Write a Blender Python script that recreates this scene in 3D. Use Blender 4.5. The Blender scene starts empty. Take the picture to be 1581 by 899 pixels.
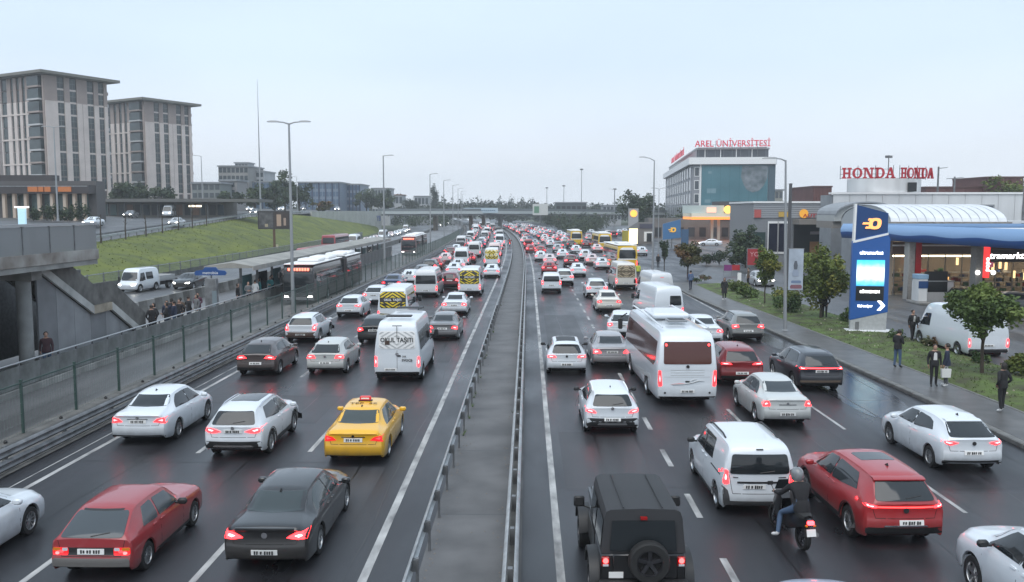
import bpy, bmesh, math, random
import numpy as np
from mathutils import Vector, Matrix
from mathutils.bvhtree import BVHTree

random.seed(7)
R = math.radians
S = bpy.context.scene
COL = S.collection

# ------------------------------------------------------------------ camera, sky, sun, exposure
CAM_H, FPX = 7.2, 1350.0
YAW, PITCH = math.atan(24.5 / FPX), math.atan(124.5 / FPX)
cam_d = bpy.data.cameras.new('camera')
cam = bpy.data.objects.new('camera', cam_d)
COL.objects.link(cam)
cam_d.sensor_width = 36
cam_d.lens = 36 * FPX / 1581
cam_d.clip_start = 0.1
cam_d.clip_end = 8000
cam.location = (0, 0, CAM_H)
cam.rotation_euler = (math.pi / 2 - PITCH, 0, YAW)
S.camera = cam

W = bpy.data.worlds.new('World')
S.world = W
W.use_nodes = True
wn = W.node_tree.nodes
wl = W.node_tree.links
wn.clear()
SUN_EL, SUN_ROT = R(58), R(195)
sky = wn.new('ShaderNodeTexSky')
sky.sky_type = 'NISHITA'
sky.sun_disc = False
sky.sun_elevation = SUN_EL
sky.sun_rotation = SUN_ROT
sky.air_density = 1.0
sky.dust_density = 5.0
sky.ozone_density = 1.0
mul = wn.new('ShaderNodeMixRGB'); mul.blend_type = 'MULTIPLY'; mul.inputs[0].default_value = 1
mul.inputs[2].default_value = (0.085, 0.085, 0.085, 1)
wl.new(sky.outputs[0], mul.inputs[1])
# the overcast layer: an even veil of cloud, palest and faintly pink at the horizon
tc = wn.new('ShaderNodeTexCoord')
sep = wn.new('ShaderNodeSeparateXYZ'); wl.new(tc.outputs['Generated'], sep.inputs[0])
ramp = wn.new('ShaderNodeValToRGB')
cr = ramp.color_ramp
cr.elements[0].position = 0.0; cr.elements[0].color = (0.59, 0.635, 0.70, 1)
cr.elements[1].position = 0.32; cr.elements[1].color = (0.485, 0.595, 0.715, 1)
e = cr.elements.new(0.06); e.color = (0.59, 0.635, 0.70, 1)
e = cr.elements.new(0.16); e.color = (0.49, 0.585, 0.705, 1)
wl.new(sep.outputs['Z'], ramp.inputs[0])
mp = wn.new('ShaderNodeMapping'); mp.inputs['Scale'].default_value = (1, 1, 3.2)
wl.new(tc.outputs['Generated'], mp.inputs[0])
nz = wn.new('ShaderNodeTexNoise'); nz.inputs['Scale'].default_value = 1.9; nz.inputs['Detail'].default_value = 4
wl.new(mp.outputs[0], nz.inputs['Vector'])
nr = wn.new('ShaderNodeMapRange'); nr.inputs[1].default_value = .3; nr.inputs[2].default_value = .7
nr.inputs[3].default_value = .94; nr.inputs[4].default_value = 1.05
wl.new(nz.outputs[0], nr.inputs[0])
cl = wn.new('ShaderNodeVectorMath'); cl.operation = 'SCALE'
wl.new(ramp.outputs[0], cl.inputs[0]); wl.new(nr.outputs[0], cl.inputs['Scale'])
mx = wn.new('ShaderNodeMixRGB'); mx.inputs[0].default_value = 0.9
wl.new(mul.outputs[0], mx.inputs[1]); wl.new(cl.outputs[0], mx.inputs[2])
bg = wn.new('ShaderNodeBackground'); bg.inputs[1].default_value = 1.0
wl.new(mx.outputs[0], bg.inputs[0])
wo = wn.new('ShaderNodeOutputWorld'); wl.new(bg.outputs[0], wo.inputs[0])

sun_d = bpy.data.lights.new('sun', 'SUN')
sun_d.energy = 1.2
sun_d.angle = R(60)
sun_d.color = (1.0, 0.97, 0.93)
sun = bpy.data.objects.new('sun', sun_d)
COL.objects.link(sun)
_az = SUN_ROT
_dir = Vector((math.sin(_az) * math.cos(SUN_EL), math.cos(_az) * math.cos(SUN_EL), math.sin(SUN_EL)))
sun.rotation_euler = (-_dir).to_track_quat('-Z', 'Y').to_euler()

S.view_settings.view_transform = 'Standard'
S.view_settings.look = 'None'
S.view_settings.gamma = 1
S.view_settings.exposure = 0.72
S.cycles.max_bounces = 6
S.cycles.volume_bounces = 2
S.cycles.diffuse_bounces = 2
S.cycles.glossy_bounces = 3
S.cycles.transparent_max_bounces = 8
S.cycles.sample_clamp_indirect = 4
S.cycles.caustics_reflective = False
S.cycles.caustics_refractive = False
S.cycles.use_denoising = True


def G(px, py, z=0.0):
    """ground point (height z) seen at a point of the photograph: used once, to survey the site"""
    u = (px - 790.5) / FPX; v = (py - 449.5) / FPX
    sy, cy, sp, cp = math.sin(YAW), math.cos(YAW), math.sin(PITCH), math.cos(PITCH)
    F = Vector((-sy * cp, cy * cp, -sp)); Rt = Vector((cy, sy, 0)); D = Vector((sy * sp, -cy * sp, -cp))
    d = F + u * Rt + v * D
    t = (z - CAM_H) / d.z
    return Vector((0, 0, CAM_H)) + t * d


def at_y(px, py, Y):
    u = (px - 790.5) / FPX; v = (py - 449.5) / FPX
    sy, cy, sp, cp = math.sin(YAW), math.cos(YAW), math.sin(PITCH), math.cos(PITCH)
    F = Vector((-sy * cp, cy * cp, -sp)); Rt = Vector((cy, sy, 0)); D = Vector((sy * sp, -cy * sp, -cp))
    d = F + u * Rt + v * D
    return Vector((0, 0, CAM_H)) + d * (Y / d.y)


def bend(Y):
    """the highway curves gently to the left beyond 90 m"""
    return -0.00015 * max(0.0, Y - 90) ** 2


def bend_rot(Y):
    return math.atan(0.0003 * max(0.0, Y - 90))


# ------------------------------------------------------------------ materials
MATS = {}


def nodes_of(m):
    nt = m.node_tree
    return nt.nodes, nt.links, nt.nodes['Principled BSDF']


def mat(name, c, rough=.6, metal=0, emit=0, ec=None, var=0, vs=6.0, bump=0, bs=40.0, coat=0, spec=.5, alpha=1, stretch=None, dirt=None):
    if name in MATS:
        return MATS[name]
    m = bpy.data.materials.new(name)
    m.use_nodes = True
    n, l, b = nodes_of(m)
    b.inputs['Base Color'].default_value = (*c, 1)
    b.inputs['Roughness'].default_value = rough
    b.inputs['Metallic'].default_value = metal
    b.inputs['Specular IOR Level'].default_value = spec
    b.inputs['Coat Weight'].default_value = coat
    b.inputs['Coat Roughness'].default_value = .05
    b.inputs['Alpha'].default_value = alpha
    if emit:
        b.inputs['Emission Color'].default_value = (*(ec or c), 1)
        b.inputs['Emission Strength'].default_value = emit
    if var or bump:
        t = n.new('ShaderNodeTexCoord')
        src = t.outputs['Object']
        if stretch:
            q = n.new('ShaderNodeMapping'); q.inputs['Scale'].default_value = stretch
            l.new(src, q.inputs[0]); src = q.outputs[0]
    if var:
        z = n.new('ShaderNodeTexNoise'); z.inputs['Scale'].default_value = vs; z.inputs['Detail'].default_value = 6
        l.new(src, z.inputs['Vector'])
        r = n.new('ShaderNodeMapRange'); r.inputs[1].default_value = .3; r.inputs[2].default_value = .7
        l.new(z.outputs[0], r.inputs[0])
        k = n.new('ShaderNodeMixRGB')
        l.new(r.outputs[0], k.inputs[0])
        d = dirt or tuple(x * (1 - var) for x in c)
        k.inputs[1].default_value = (*d, 1)
        k.inputs[2].default_value = (*[min(1, x * (1 + var * .35)) for x in c], 1)
        l.new(k.outputs[0], b.inputs['Base Color'])
    if bump:
        z = n.new('ShaderNodeTexNoise'); z.inputs['Scale'].default_value = bs; z.inputs['Detail'].default_value = 4
        l.new(src, z.inputs['Vector'])
        u = n.new('ShaderNodeBump'); u.inputs['Strength'].default_value = bump; u.inputs['Distance'].default_value = .02
        l.new(z.outputs[0], u.inputs['Height'])
        l.new(u.outputs[0], b.inputs['Normal'])
    MATS[name] = m
    return m


def paint_mat():
    """car lacquer; the colour is the object's own colour, with road film on the lower body"""
    m = bpy.data.materials.new('car_paint'); m.use_nodes = True
    n, l, b = nodes_of(m)
    o = n.new('ShaderNodeObjectInfo')
    t = n.new('ShaderNodeTexCoord')
    s = n.new('ShaderNodeSeparateXYZ'); l.new(t.outputs['Object'], s.inputs[0])
    z = n.new('ShaderNodeTexNoise'); z.inputs['Scale'].default_value = 3.5; z.inputs['Detail'].default_value = 5
    l.new(t.outputs['Object'], z.inputs['Vector'])
    r = n.new('ShaderNodeMapRange'); r.inputs[1].default_value = .85; r.inputs[2].default_value = .2
    r.inputs[3].default_value = 0.0; r.inputs[4].default_value = .8
    l.new(s.outputs['Z'], r.inputs[0])
    q = n.new('ShaderNodeMath'); q.operation = 'MULTIPLY'; l.new(r.outputs[0], q.inputs[0]); l.new(z.outputs[0], q.inputs[1])
    k = n.new('ShaderNodeMixRGB'); l.new(q.outputs[0], k.inputs[0]); l.new(o.outputs['Color'], k.inputs[1])
    k.inputs[2].default_value = (.10, .09, .08, 1)
    l.new(k.outputs[0], b.inputs['Base Color'])
    b.inputs['Roughness'].default_value = .32
    b.inputs['Coat Weight'].default_value = .7
    b.inputs['Coat Roughness'].default_value = .06
    MATS['paint'] = m
    return m


def lamp_mat(name, k):
    """a lamp lens: hue is the object's colour, brightness its alpha"""
    m = bpy.data.materials.new(name); m.use_nodes = True
    n, l, b = nodes_of(m)
    o = n.new('ShaderNodeObjectInfo')
    l.new(o.outputs['Color'], b.inputs['Base Color']); l.new(o.outputs['Color'], b.inputs['Emission Color'])
    q = n.new('ShaderNodeMath'); q.operation = 'MULTIPLY'; q.inputs[1].default_value = k
    l.new(o.outputs['Alpha'], q.inputs[0]); l.new(q.outputs[0], b.inputs['Emission Strength'])
    b.inputs['Roughness'].default_value = .15
    MATS[name] = m
    return m


def road_mat(name, base, wet, seam=True):
    """wet asphalt: fine aggregate, wheel-track wear along the lanes, damp patches that shine"""
    m = bpy.data.materials.new(name); m.use_nodes = True
    n, l, b = nodes_of(m)
    t = n.new('ShaderNodeTexCoord')
    def noise(sc, det, scale):
        q = n.new('ShaderNodeMapping'); q.inputs['Scale'].default_value = scale
        l.new(t.outputs['Object'], q.inputs[0])
        z = n.new('ShaderNodeTexNoise'); z.inputs['Scale'].default_value = sc; z.inputs['Detail'].default_value = det
        l.new(q.outputs[0], z.inputs['Vector'])
        return z.outputs[0]
    def rng(src, a, bb, c, d):
        r = n.new('ShaderNodeMapRange'); r.inputs[1].default_value = a; r.inputs[2].default_value = bb
        r.inputs[3].default_value = c; r.inputs[4].default_value = d
        l.new(src, r.inputs[0]); return r.outputs[0]
    track = noise(1.0, 3, (1.1, .012, 1))
    patch = noise(.35, 5, (1, .35, 1))
    grit = noise(30, 3, (1, 1, 1))
    a = n.new('ShaderNodeMath'); a.operation = 'ADD'
    l.new(rng(track, .3, .7, -.38, .36), a.inputs[0]); l.new(rng(patch, .32, .68, -.26, .32), a.inputs[1])
    a2 = n.new('ShaderNodeMath'); a2.operation = 'ADD'
    l.new(a.outputs[0], a2.inputs[0]); l.new(rng(grit, .3, .7, .8, 1.2), a2.inputs[1])
    v = n.new('ShaderNodeVectorMath'); v.operation = 'SCALE'; v.inputs[0].default_value = base
    l.new(a2.outputs[0], v.inputs['Scale'])
    l.new(v.outputs[0], b.inputs['Base Color'])
    a3 = n.new('ShaderNodeMath'); a3.operation = 'ADD'
    l.new(rng(patch, .35, .65, wet[0], wet[1]), a3.inputs[0]); l.new(rng(track, .3, .7, -.05, .07), a3.inputs[1])
    l.new(a3.outputs[0], b.inputs['Roughness'])
    b.inputs['Specular IOR Level'].default_value = .42
    u = n.new('ShaderNodeBump'); u.inputs['Strength'].default_value = .25; u.inputs['Distance'].default_value = .012
    l.new(grit, u.inputs['Height']); l.new(u.outputs[0], b.inputs['Normal'])
    MATS[name] = m
    return m


paint_mat()
lamp_mat('lamp_red', 5.0)
lamp_mat('lamp_white', 14.0)
M_GLASS = mat('car_glass', (.018, .022, .025), .06, spec=.6)
M_BLACK = mat('black_plastic', (.018, .018, .019), .5)
M_TYRE = mat('tyre_rubber', (.014, .014, .014), .75)
M_RIM = mat('alloy_rim', (.42, .43, .44), .3, .9)
M_RIMD = mat('dark_rim', (.05, .05, .055), .35, .6)
M_CHROME = mat('chrome', (.6, .6, .62), .15, 1)
M_PLATE = mat('plate_white', (.75, .75, .73), .4)
M_INK = mat('plate_ink', (.03, .03, .03), .6)
M_UNDER = mat('underbody', (.008, .008, .008), .9)
M_WHITE = mat('white_plain', (.78, .78, .77), .45)
M_REFL = mat('red_lens', (.28, .01, .01), .2)
M_AMBER = mat('amber_lens', (.6, .2, .02), .25)
M_CLEAR = mat('clear_lens', (.55, .57, .6), .1)
M_YEL = mat('yellow_film', (.72, .55, .03), .5)
M_GREYF = mat('grey_film', (.45, .46, .46), .4)
M_ASPH = road_mat('wet_asphalt', (.024, .025, .029), (.26, .50))
M_ASPH2 = road_mat('damp_asphalt', (.075, .077, .082), (.3, .52))
M_BUSL = road_mat('bus_lane_asphalt', (.115, .115, .118), (.34, .6))
M_CONC = mat('concrete', (.29, .285, .27), .75, var=.45, vs=.9, bump=.25, bs=25)
M_CONCD = mat('dirty_concrete', (.16, .155, .145), .7, var=.5, vs=1.3, bump=.3, bs=18)
M_STEEL = mat('galvanised_steel', (.40, .42, .43), .45, .25, var=.3, vs=3)
M_STEELD = mat('weathered_steel', (.19, .195, .20), .5, .3, var=.45, vs=2.5)
M_MARK = mat('road_paint', (.44, .44, .43), .5, var=.55, vs=2.5, dirt=(.13, .13, .13), stretch=(1, .35, 1))
M_GRASS = mat('meadow_grass', (.118, .138, .014), .9, var=.42, vs=.35, bump=.6, bs=14, dirt=(.055, .075, .018))
M_GRASS2 = mat('verge_grass', (.075, .120, .022), .9, var=.6, vs=1.2, bump=.8, bs=10, dirt=(.045, .038, .02))
M_GREENP = mat('green_post', (.035, .07, .06), .55)
M_POLE = mat('lamp_pole', (.33, .34, .35), .45, .5)
M_BARK = mat('bark', (.06, .045, .032), .9, var=.4, vs=12)


# ------------------------------------------------------------------ mesh building
class MB:
    def __init__(self):
        self.v = []; self.f = []; self.mi = []; self.cur = 0; self.M = None

    def add(self, vs, fs, mi=None):
        o = len(self.v)
        if self.M is not None:
            vs = [self.M @ Vector(p) for p in vs]
        self.v += [tuple(p) for p in vs]
        self.f += [tuple(i + o for i in q) for q in fs]
        self.mi += [self.cur if mi is None else mi] * len(fs)
        return self

    def box(self, c, s, rz=0, ch=0, rx=0):
        x, y, z = s[0] / 2, s[1] / 2, s[2] / 2
        if ch:
            k = min(ch, x * .9, y * .9, z * .9)
            vs = []
            for sx in (-1, 1):
                for sy in (-1, 1):
                    for sz in (-1, 1):
                        vs += [(sx * (x - k), sy * (y - k), sz * z), (sx * (x - k), sy * y, sz * (z - k)), (sx * x, sy * (y - k), sz * (z - k))]
            bm = bmesh.new()
            for p in vs: bm.verts.new(p)
            bmesh.ops.convex_hull(bm, input=bm.verts)
            bmesh.ops.dissolve_limit(bm, angle_limit=.01, verts=bm.verts, edges=bm.edges)
            bm.verts.index_update()
            vs = [p.co.copy() for p in bm.verts]
            fs = [[q.index for q in f.verts] for f in bm.faces]
            bm.free()
        else:
            vs = [(-x, -y, -z), (x, -y, -z), (x, y, -z), (-x, y, -z), (-x, -y, z), (x, -y, z), (x, y, z), (-x, y, z)]
            fs = [(0, 3, 2, 1), (4, 5, 6, 7), (0, 1, 5, 4), (1, 2, 6, 5), (2, 3, 7, 6), (3, 0, 4, 7)]
        m = Matrix.Translation(c) @ Matrix.Rotation(rz, 4, 'Z') @ Matrix.Rotation(rx, 4, 'X')
        return self.add([m @ Vector(p) for p in vs], fs)

    def b2(self, x0, x1, y0, y1, z0, z1, ch=0):
        return self.box(((x0 + x1) / 2, (y0 + y1) / 2, (z0 + z1) / 2), (abs(x1 - x0), abs(y1 - y0), abs(z1 - z0)), ch=ch)

    def tube(self, pts, r, n=8, cap=True):
        pts = [Vector(p) for p in pts]
        rs = r if isinstance(r, (list, tuple)) else [r] * len(pts)
        vs = []; fs = []
        up = None
        for i, p in enumerate(pts):
            d = (pts[min(i + 1, len(pts) - 1)] - pts[max(i - 1, 0)]).normalized()
            if up is None or abs(d.dot(up)) > .95:
                up = Vector((0, 0, 1)) if abs(d.z) < .9 else Vector((1, 0, 0))
            a = d.cross(up).normalized(); b = d.cross(a).normalized()
            for k in range(n):
                t = 2 * math.pi * k / n
                vs.append(p + (a * math.cos(t) + b * math.sin(t)) * rs[i])
        for i in range(len(pts) - 1):
            for k in range(n):
                a0 = i * n + k; a1 = i * n + (k + 1) % n
                fs.append((a0, a1, a1 + n, a0 + n))
        if cap:
            fs.append(tuple(range(n))); fs.append(tuple(range((len(pts) - 1) * n, len(pts) * n))[::-1])
        return self.add(vs, fs)

    def prism(self, poly, d0, d1, axis='z'):
        """polygon extruded along an axis: z -> (x,y), y -> (x,z), x -> (y,z)"""
        n = len(poly)
        def P(a, b, d):
            return (a, b, d) if axis == 'z' else ((a, d, b) if axis == 'y' else (d, a, b))
        vs = [P(a, b, d0) for a, b in poly] + [P(a, b, d1) for a, b in poly]
        fs = [tuple(range(n))[::-1], tuple(range(n, 2 * n))]
        fs += [(i, (i + 1) % n, n + (i + 1) % n, n + i) for i in range(n)]
        return self.add(vs, fs)

    def lathe(self, prof, n=20, axis='z', c=(0, 0, 0), close=True):
        """prof: (radius, height)"""
        vs = []; fs = []
        for r, h in prof:
            for k in range(n):
                t = 2 * math.pi * k / n
                a, b = r * math.cos(t), r * math.sin(t)
                p = (a, b, h) if axis == 'z' else ((h, a, b) if axis == 'x' else (a, h, b))
                vs.append((p[0] + c[0], p[1] + c[1], p[2] + c[2]))
        for i in range(len(prof) - 1):
            for k in range(n):
                fs.append((i * n + k, i * n + (k + 1) % n, (i + 1) * n + (k + 1) % n, (i + 1) * n + k))
        if close:
            fs.append(tuple(range(n))[::-1]); fs.append(tuple(range((len(prof) - 1) * n, len(prof) * n)))
        return self.add(vs, fs)

    def grid(self, rows):
        nu = len(rows[0]); vs = [p for r in rows for p in r]
        fs = [(i * nu + j, i * nu + j + 1, (i + 1) * nu + j + 1, (i + 1) * nu + j) for i in range(len(rows) - 1) for j in range(nu - 1)]
        return self.add(vs, fs)

    def mesh(self, name, mats, smooth=False, fix=True):
        me = bpy.data.meshes.new(name)
        me.from_pydata(self.v, [], self.f)
        for m in (mats if isinstance(mats, (list, tuple)) else [mats]):
            me.materials.append(m)
        if any(self.mi):
            me.polygons.foreach_set('material_index', self.mi)
        if fix:
            bm = bmesh.new(); bm.from_mesh(me)
            bmesh.ops.recalc_face_normals(bm, faces=bm.faces)
            bm.to_mesh(me); bm.free()
        if smooth:
            me.polygons.foreach_set('use_smooth', [True] * len(me.polygons))
            if smooth is not True:
                me.set_sharp_from_angle(angle=R(smooth))
        me.update()
        return me

    def build(self, name, mats, parent=None, smooth=False, fix=True, **tags):
        o = bpy.data.objects.new(name, self.mesh(name, mats, smooth, fix))
        COL.objects.link(o)
        if parent is not None:
            o.parent = parent
        for k, v in tags.items():
            o[k] = v
        return o


def thing(name, label, cat, loc=(0, 0, 0), rz=0, group=None):
    o = bpy.data.objects.new(name, None)
    o.empty_display_size = .3
    COL.objects.link(o)
    o.location = loc; o.rotation_euler = (0, 0, rz)
    o['label'] = label; o['category'] = cat
    if group: o['group'] = group
    return o


def tag(o, label, cat, group=None):
    o['label'] = label; o['category'] = cat
    if group: o['group'] = group
    return o


def copy_part(o, parent):
    c = o.copy(); COL.objects.link(c); c.parent = parent
    for ch in list(o.children):
        copy_part(ch, c)
    return c


def dup(root, loc, rz, label, group=None, cat=None):
    r = root.copy(); COL.objects.link(r)
    r.location = loc; r.rotation_euler = (0, 0, rz)
    r['label'] = label
    if cat: r['category'] = cat
    if group: r['group'] = group
    for ch in list(root.children):
        copy_part(ch, r)
    return r


def inst(name, me, parent, loc=(0, 0, 0), rz=0, **tags):
    o = bpy.data.objects.new(name, me); COL.objects.link(o)
    if parent is not None: o.parent = parent
    o.location = loc; o.rotation_euler = (0, 0, rz)
    for k, v in tags.items(): o[k] = v
    return o


def struct(mb, name, m, **k):
    return mb.build(name, m, kind='structure', **k)


def text_mesh(s, size, m, extrude=.02, bold=0.0, align='CENTER', shear=0, sx=1.0, spacing=1.0):
    cu = bpy.data.curves.new('lettering', 'FONT')
    cu.body = s; cu.size = size; cu.extrude = extrude; cu.offset = bold; cu.align_x = align; cu.align_y = 'CENTER'
    cu.shear = shear; cu.space_character = spacing; cu.resolution_u = 2
    o = bpy.data.objects.new('lettering', cu); COL.objects.link(o)
    dg = bpy.context.evaluated_depsgraph_get()
    me = bpy.data.meshes.new_from_object(o.evaluated_get(dg))
    bpy.data.objects.remove(o); bpy.data.curves.remove(cu)
    for v in me.vertices: v.co.x *= sx
    me.materials.clear(); me.materials.append(m)
    return me


def lettering(name, s, size, m, parent, loc, face=0.0, extrude=.02, tilt=90, **k):
    """flat letters standing upright, their face turned by 'face' about z (0 looks towards -y)"""
    o = bpy.data.objects.new(name, text_mesh(s, size, m, extrude, **k)); COL.objects.link(o)
    if parent is not None: o.parent = parent
    o.location = loc; o.rotation_euler = (R(tilt), 0, face)
    return o

# ------------------------------------------------------------------ vehicles: a body lofted from sections, everything else fitted onto its surface
def pchip(t, y, tq):
    t = np.asarray(t, float); y = np.asarray(y, float); tq = np.asarray(tq, float)
    h = np.diff(t); d = np.diff(y) / h
    n = len(t); m = np.zeros(n)
    for i in range(1, n - 1):
        if d[i - 1] * d[i] > 0:
            w1 = 2 * h[i] + h[i - 1]; w2 = h[i] + 2 * h[i - 1]
            m[i] = (w1 + w2) / (w1 / d[i - 1] + w2 / d[i])
    m[0], m[-1] = d[0], d[-1]
    i = np.clip(np.searchsorted(t, tq, side='right') - 1, 0, n - 2)
    s = (tq - t[i]) / h[i]
    return ((2 * s**3 - 3 * s**2 + 1) * y[i] + (s**3 - 2 * s**2 + s) * h[i] * m[i]
            + (-2 * s**3 + 3 * s**2) * y[i + 1] + (s**3 - s**2) * h[i] * m[i + 1])


def loft(rows, wheels, rear=((0, 0),), front=((0, 0),), br=.07, bf=.12, step=.09, crown=.03, lod=0):
    A = np.array(rows, float)
    t = np.concatenate([[0], np.cumsum(np.hypot(np.hypot(np.diff(A[:, 0]), np.diff(A[:, 3])), .02))])
    tq = []
    for i in range(len(t) - 1):
        k = max(1, int(math.ceil((t[i + 1] - t[i]) / step)))
        tq += list(t[i] + (t[i + 1] - t[i]) * np.arange(k) / k)
    tq.append(t[-1])
    yy = pchip(t, A[:, 0], np.linspace(0, t[-1], 600)); tt = np.linspace(0, t[-1], 600)
    for yc, r in wheels:
        for k in ((-1, -.985, -.93, -.83, -.68, -.45, -.2, .2, .45, .68, .83, .93, .985, 1) if not lod else (-1, -.93, -.6, 0, .6, .93, 1)):
            tq.append(float(np.interp(yc + k * r, yy, tt)))
    tq = np.unique(np.round(tq, 4))
    P = np.stack([pchip(t, A[:, c], tq) for c in range(7)], 1)
    L0, L1 = A[0, 0], A[-1, 0]
    rz, rd = zip(*rear); fz, fd = zip(*front)
    V = []
    for ri, (y, zl, zb, zt, hw, hb, ht) in enumerate(P):
        gap = max(zt - zb, .02); rr = min(.09, .35 * gap); s = zb - zl
        bow = .018 if gap > .25 else 0
        h = [(hw * .95, zl), (hw * .985, zl + .07 * s), (hw, zl + .36 * s), (hw, zl + .58 * s), (hw * .992, zl + .82 * s), (hb + (hw * .99 - hb) * .35, zl + .95 * s), (hb, zb)]
        for k in (.33, .66):
            h.append((hb + (ht - hb) * k + bow, zb + (zt - rr - zb) * k))
        h += [(ht, zt - rr), (ht - .025, zt - rr * .38), (ht - .085, zt - rr * .04), (ht * .55, zt + crown * .65), (0, zt + crown)]
        za = None
        for yc, r in wheels:
            if abs(y - yc) < r:
                za = max(za or 0, math.sqrt(max(0, r * r - (y - yc) ** 2)) + .31 * (r / .37))
        half = []
        for k, (x, z) in enumerate(h):
            if za is not None and z < za + .012 * k and k < 6:
                z = za + .012 * k
            half.append((x, z))
        full = [(-x, z) for x, z in half[:-1]] + half[::-1]
        out = []
        for x, z in full:
            yv = y
            if ri == 0: yv += float(np.interp(z, rz, rd))
            if ri == len(P) - 1: yv -= float(np.interp(z, fz, fd))
            q = 1 - min(1, abs(x) / max(hw, .01)) ** 2.4
            yv -= br * q * max(0, 1 - (y - L0) / .9)
            yv += bf * q * max(0, 1 - (L1 - y) / 1.1)
            out.append((x, yv, z))
        V.append(out)
    mb = MB(); mb.grid(V)
    for ring, end in ((V[0], 0), (V[-1], 1)):
        M = len(ring) // 2
        rowsc = []
        for j in range(M):
            a = ring[j]; b = ring[len(ring) - 1 - j]
            line = []
            hwx = P[0 if not end else -1][4]
            for k in range(9):
                s = k / 8
                x = a[0] + (b[0] - a[0]) * s
                q = 1 - min(1, abs(x) / hwx) ** 2.4
                qa = 1 - min(1, abs(a[0]) / hwx) ** 2.4
                y = a[1] + (b[1] - a[1]) * s + ((-br if not end else bf) * (q - qa))
                line.append((x, y, a[2]))
            rowsc.append(line)
        if end: rowsc = [l[::-1] for l in rowsc]
        mb.grid(rowsc)
        n = len(ring)
        top = [tuple(rowsc[-1][k]) for k in range(9)]
        mb.add(top + [ring[M]], [(k, k + 1, 9) for k in range(8)])
    return mb


def round_poly(p, r):
    out = []
    n = len(p)
    for i in range(n):
        a, b, c = Vector(p[i - 1]), Vector(p[i]), Vector(p[(i + 1) % n])
        ra = min(r, (a - b).length * .45); rc = min(r, (c - b).length * .45)
        p0 = b + (a - b).normalized() * ra; p1 = b + (c - b).normalized() * rc
        for s in (0, .33, .67, 1):
            out.append((1 - s) ** 2 * p0 + 2 * s * (1 - s) * b + s * s * p1)
    return out


def span(poly, v):
    xs = []
    n = len(poly)
    for i in range(n):
        a, b = poly[i], poly[(i + 1) % n]
        if (a[1] - v) * (b[1] - v) <= 0 and abs(a[1] - b[1]) > 1e-9:
            xs.append(a[0] + (b[0] - a[0]) * (v - a[1]) / (b[1] - a[1]))
    return (min(xs), max(xs)) if xs else None


AX = {'rear': (lambda a, b: Vector((a, -4, b)), Vector((0, 1, 0))), 'front': (lambda a, b: Vector((a, 30, b)), Vector((0, -1, 0))),
      'right': (lambda a, b: Vector((5, a, b)), Vector((-1, 0, 0))), 'left': (lambda a, b: Vector((-5, a, b)), Vector((1, 0, 0))),
      'top': (lambda a, b: Vector((a, b, 6)), Vector((0, 0, -1)))}


def project(bvh, a, b, axis, ca=0, cb=0):
    f, d = AX[axis]
    for k in range(14):
        s = 1 - k * .035
        h, nrm, _, _ = bvh.ray_cast(f(ca + (a - ca) * s, cb + (b - cb) * s), d)
        if h is not None:
            return h, d
    return f(a, b) + d * 4, d


def decal_mesh(bvh, name, poly, axis, m, off=.006, r=.04, nu=8, nv=7, skirt=.03):
    P = round_poly(poly, r) if r else [Vector(q) for q in poly]
    lo, hi = min(q[1] for q in P), max(q[1] for q in P)
    ca = sum(q[0] for q in P) / len(P); cb = (lo + hi) / 2
    rows = []
    for i in range(nv):
        v = lo + (hi - lo) * (.5 - .5 * math.cos(math.pi * (i + .02) / (nv - 1 + .04)))
        sp = span(P, v)
        if sp is None: continue
        line = []
        for j in range(nu):
            h, d = project(bvh, sp[0] + (sp[1] - sp[0]) * j / (nu - 1), v, axis, ca, cb)
            line.append(h - d * off)
        rows.append(line)
    mb = MB(); mb.grid(rows)
    _, d = AX[axis]
    if skirt:
        border = rows[0] + [q[-1] for q in rows[1:]] + rows[-1][-2::-1] + [q[0] for q in rows[-2:0:-1]]
        n = len(border)
        mb.add(list(border) + [p + d * (off + skirt) for p in border], [(i, (i + 1) % n, n + (i + 1) % n, n + i) for i in range(n)])
    return mb.mesh(name, m, 40, fix=True)


WHEELS = {}


def wheel_meshes(r, style=0, w=.2, dark=False):
    k = (round(r, 2), style, w, dark)
    if k not in WHEELS:
        t = MB()
        t.lathe([(r * .62, -w / 2), (r * .93, -w / 2), (r * .985, -w * .4), (r, -w * .25), (r, w * .25), (r * .985, w * .4), (r * .93, w / 2), (r * .62, w / 2), (r * .6, w * .3)], 24, 'x', close=False)
        q = MB()
        m = M_RIMD if dark else M_RIM
        q.cur = 1
        q.lathe([(.001, w * .16), (r * .60, w * .16)], 20, 'x', close=False)
        q.cur = 0
        q.lathe([(r * .655, w * .50), (r * .60, w * .50), (r * .575, w * .40), (r * .59, w * .1)], 24, 'x', close=False)
        ns = {0: 5, 1: 10, 2: 0}[style]
        for i in range(ns):
            q.M = Matrix.Rotation(2 * math.pi * i / ns, 4, 'X')
            s = .085 if ns == 5 else .045
            q.add([(w * .36, -r * s, r * .1), (w * .36, r * s, r * .1), (w * .43, r * s * 1.1, r * .6), (w * .43, -r * s * 1.1, r * .6),
                   (w * .16, -r * s * 1.5, r * .1), (w * .16, r * s * 1.5, r * .1), (w * .16, r * s * 1.5, r * .6), (w * .16, -r * s * 1.5, r * .6)],
                  [(0, 1, 2, 3), (0, 3, 7, 4), (1, 5, 6, 2)])
        q.M = None
        if style == 2:
            q.lathe([(.001, w * .42), (r * .2, w * .42), (r * .3, w * .3), (r * .5, w * .3), (r * .58, w * .42)], 20, 'x', close=False)
        else:
            q.lathe([(.001, w * .41), (r * .13, w * .40), (r * .16, w * .2)], 12, 'x', close=False)
        WHEELS[k] = (t.mesh('wheel', M_TYRE, 40), q.mesh('rim', [m, M_UNDER], 30))
    return WHEELS[k]


TPL = {}
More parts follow.
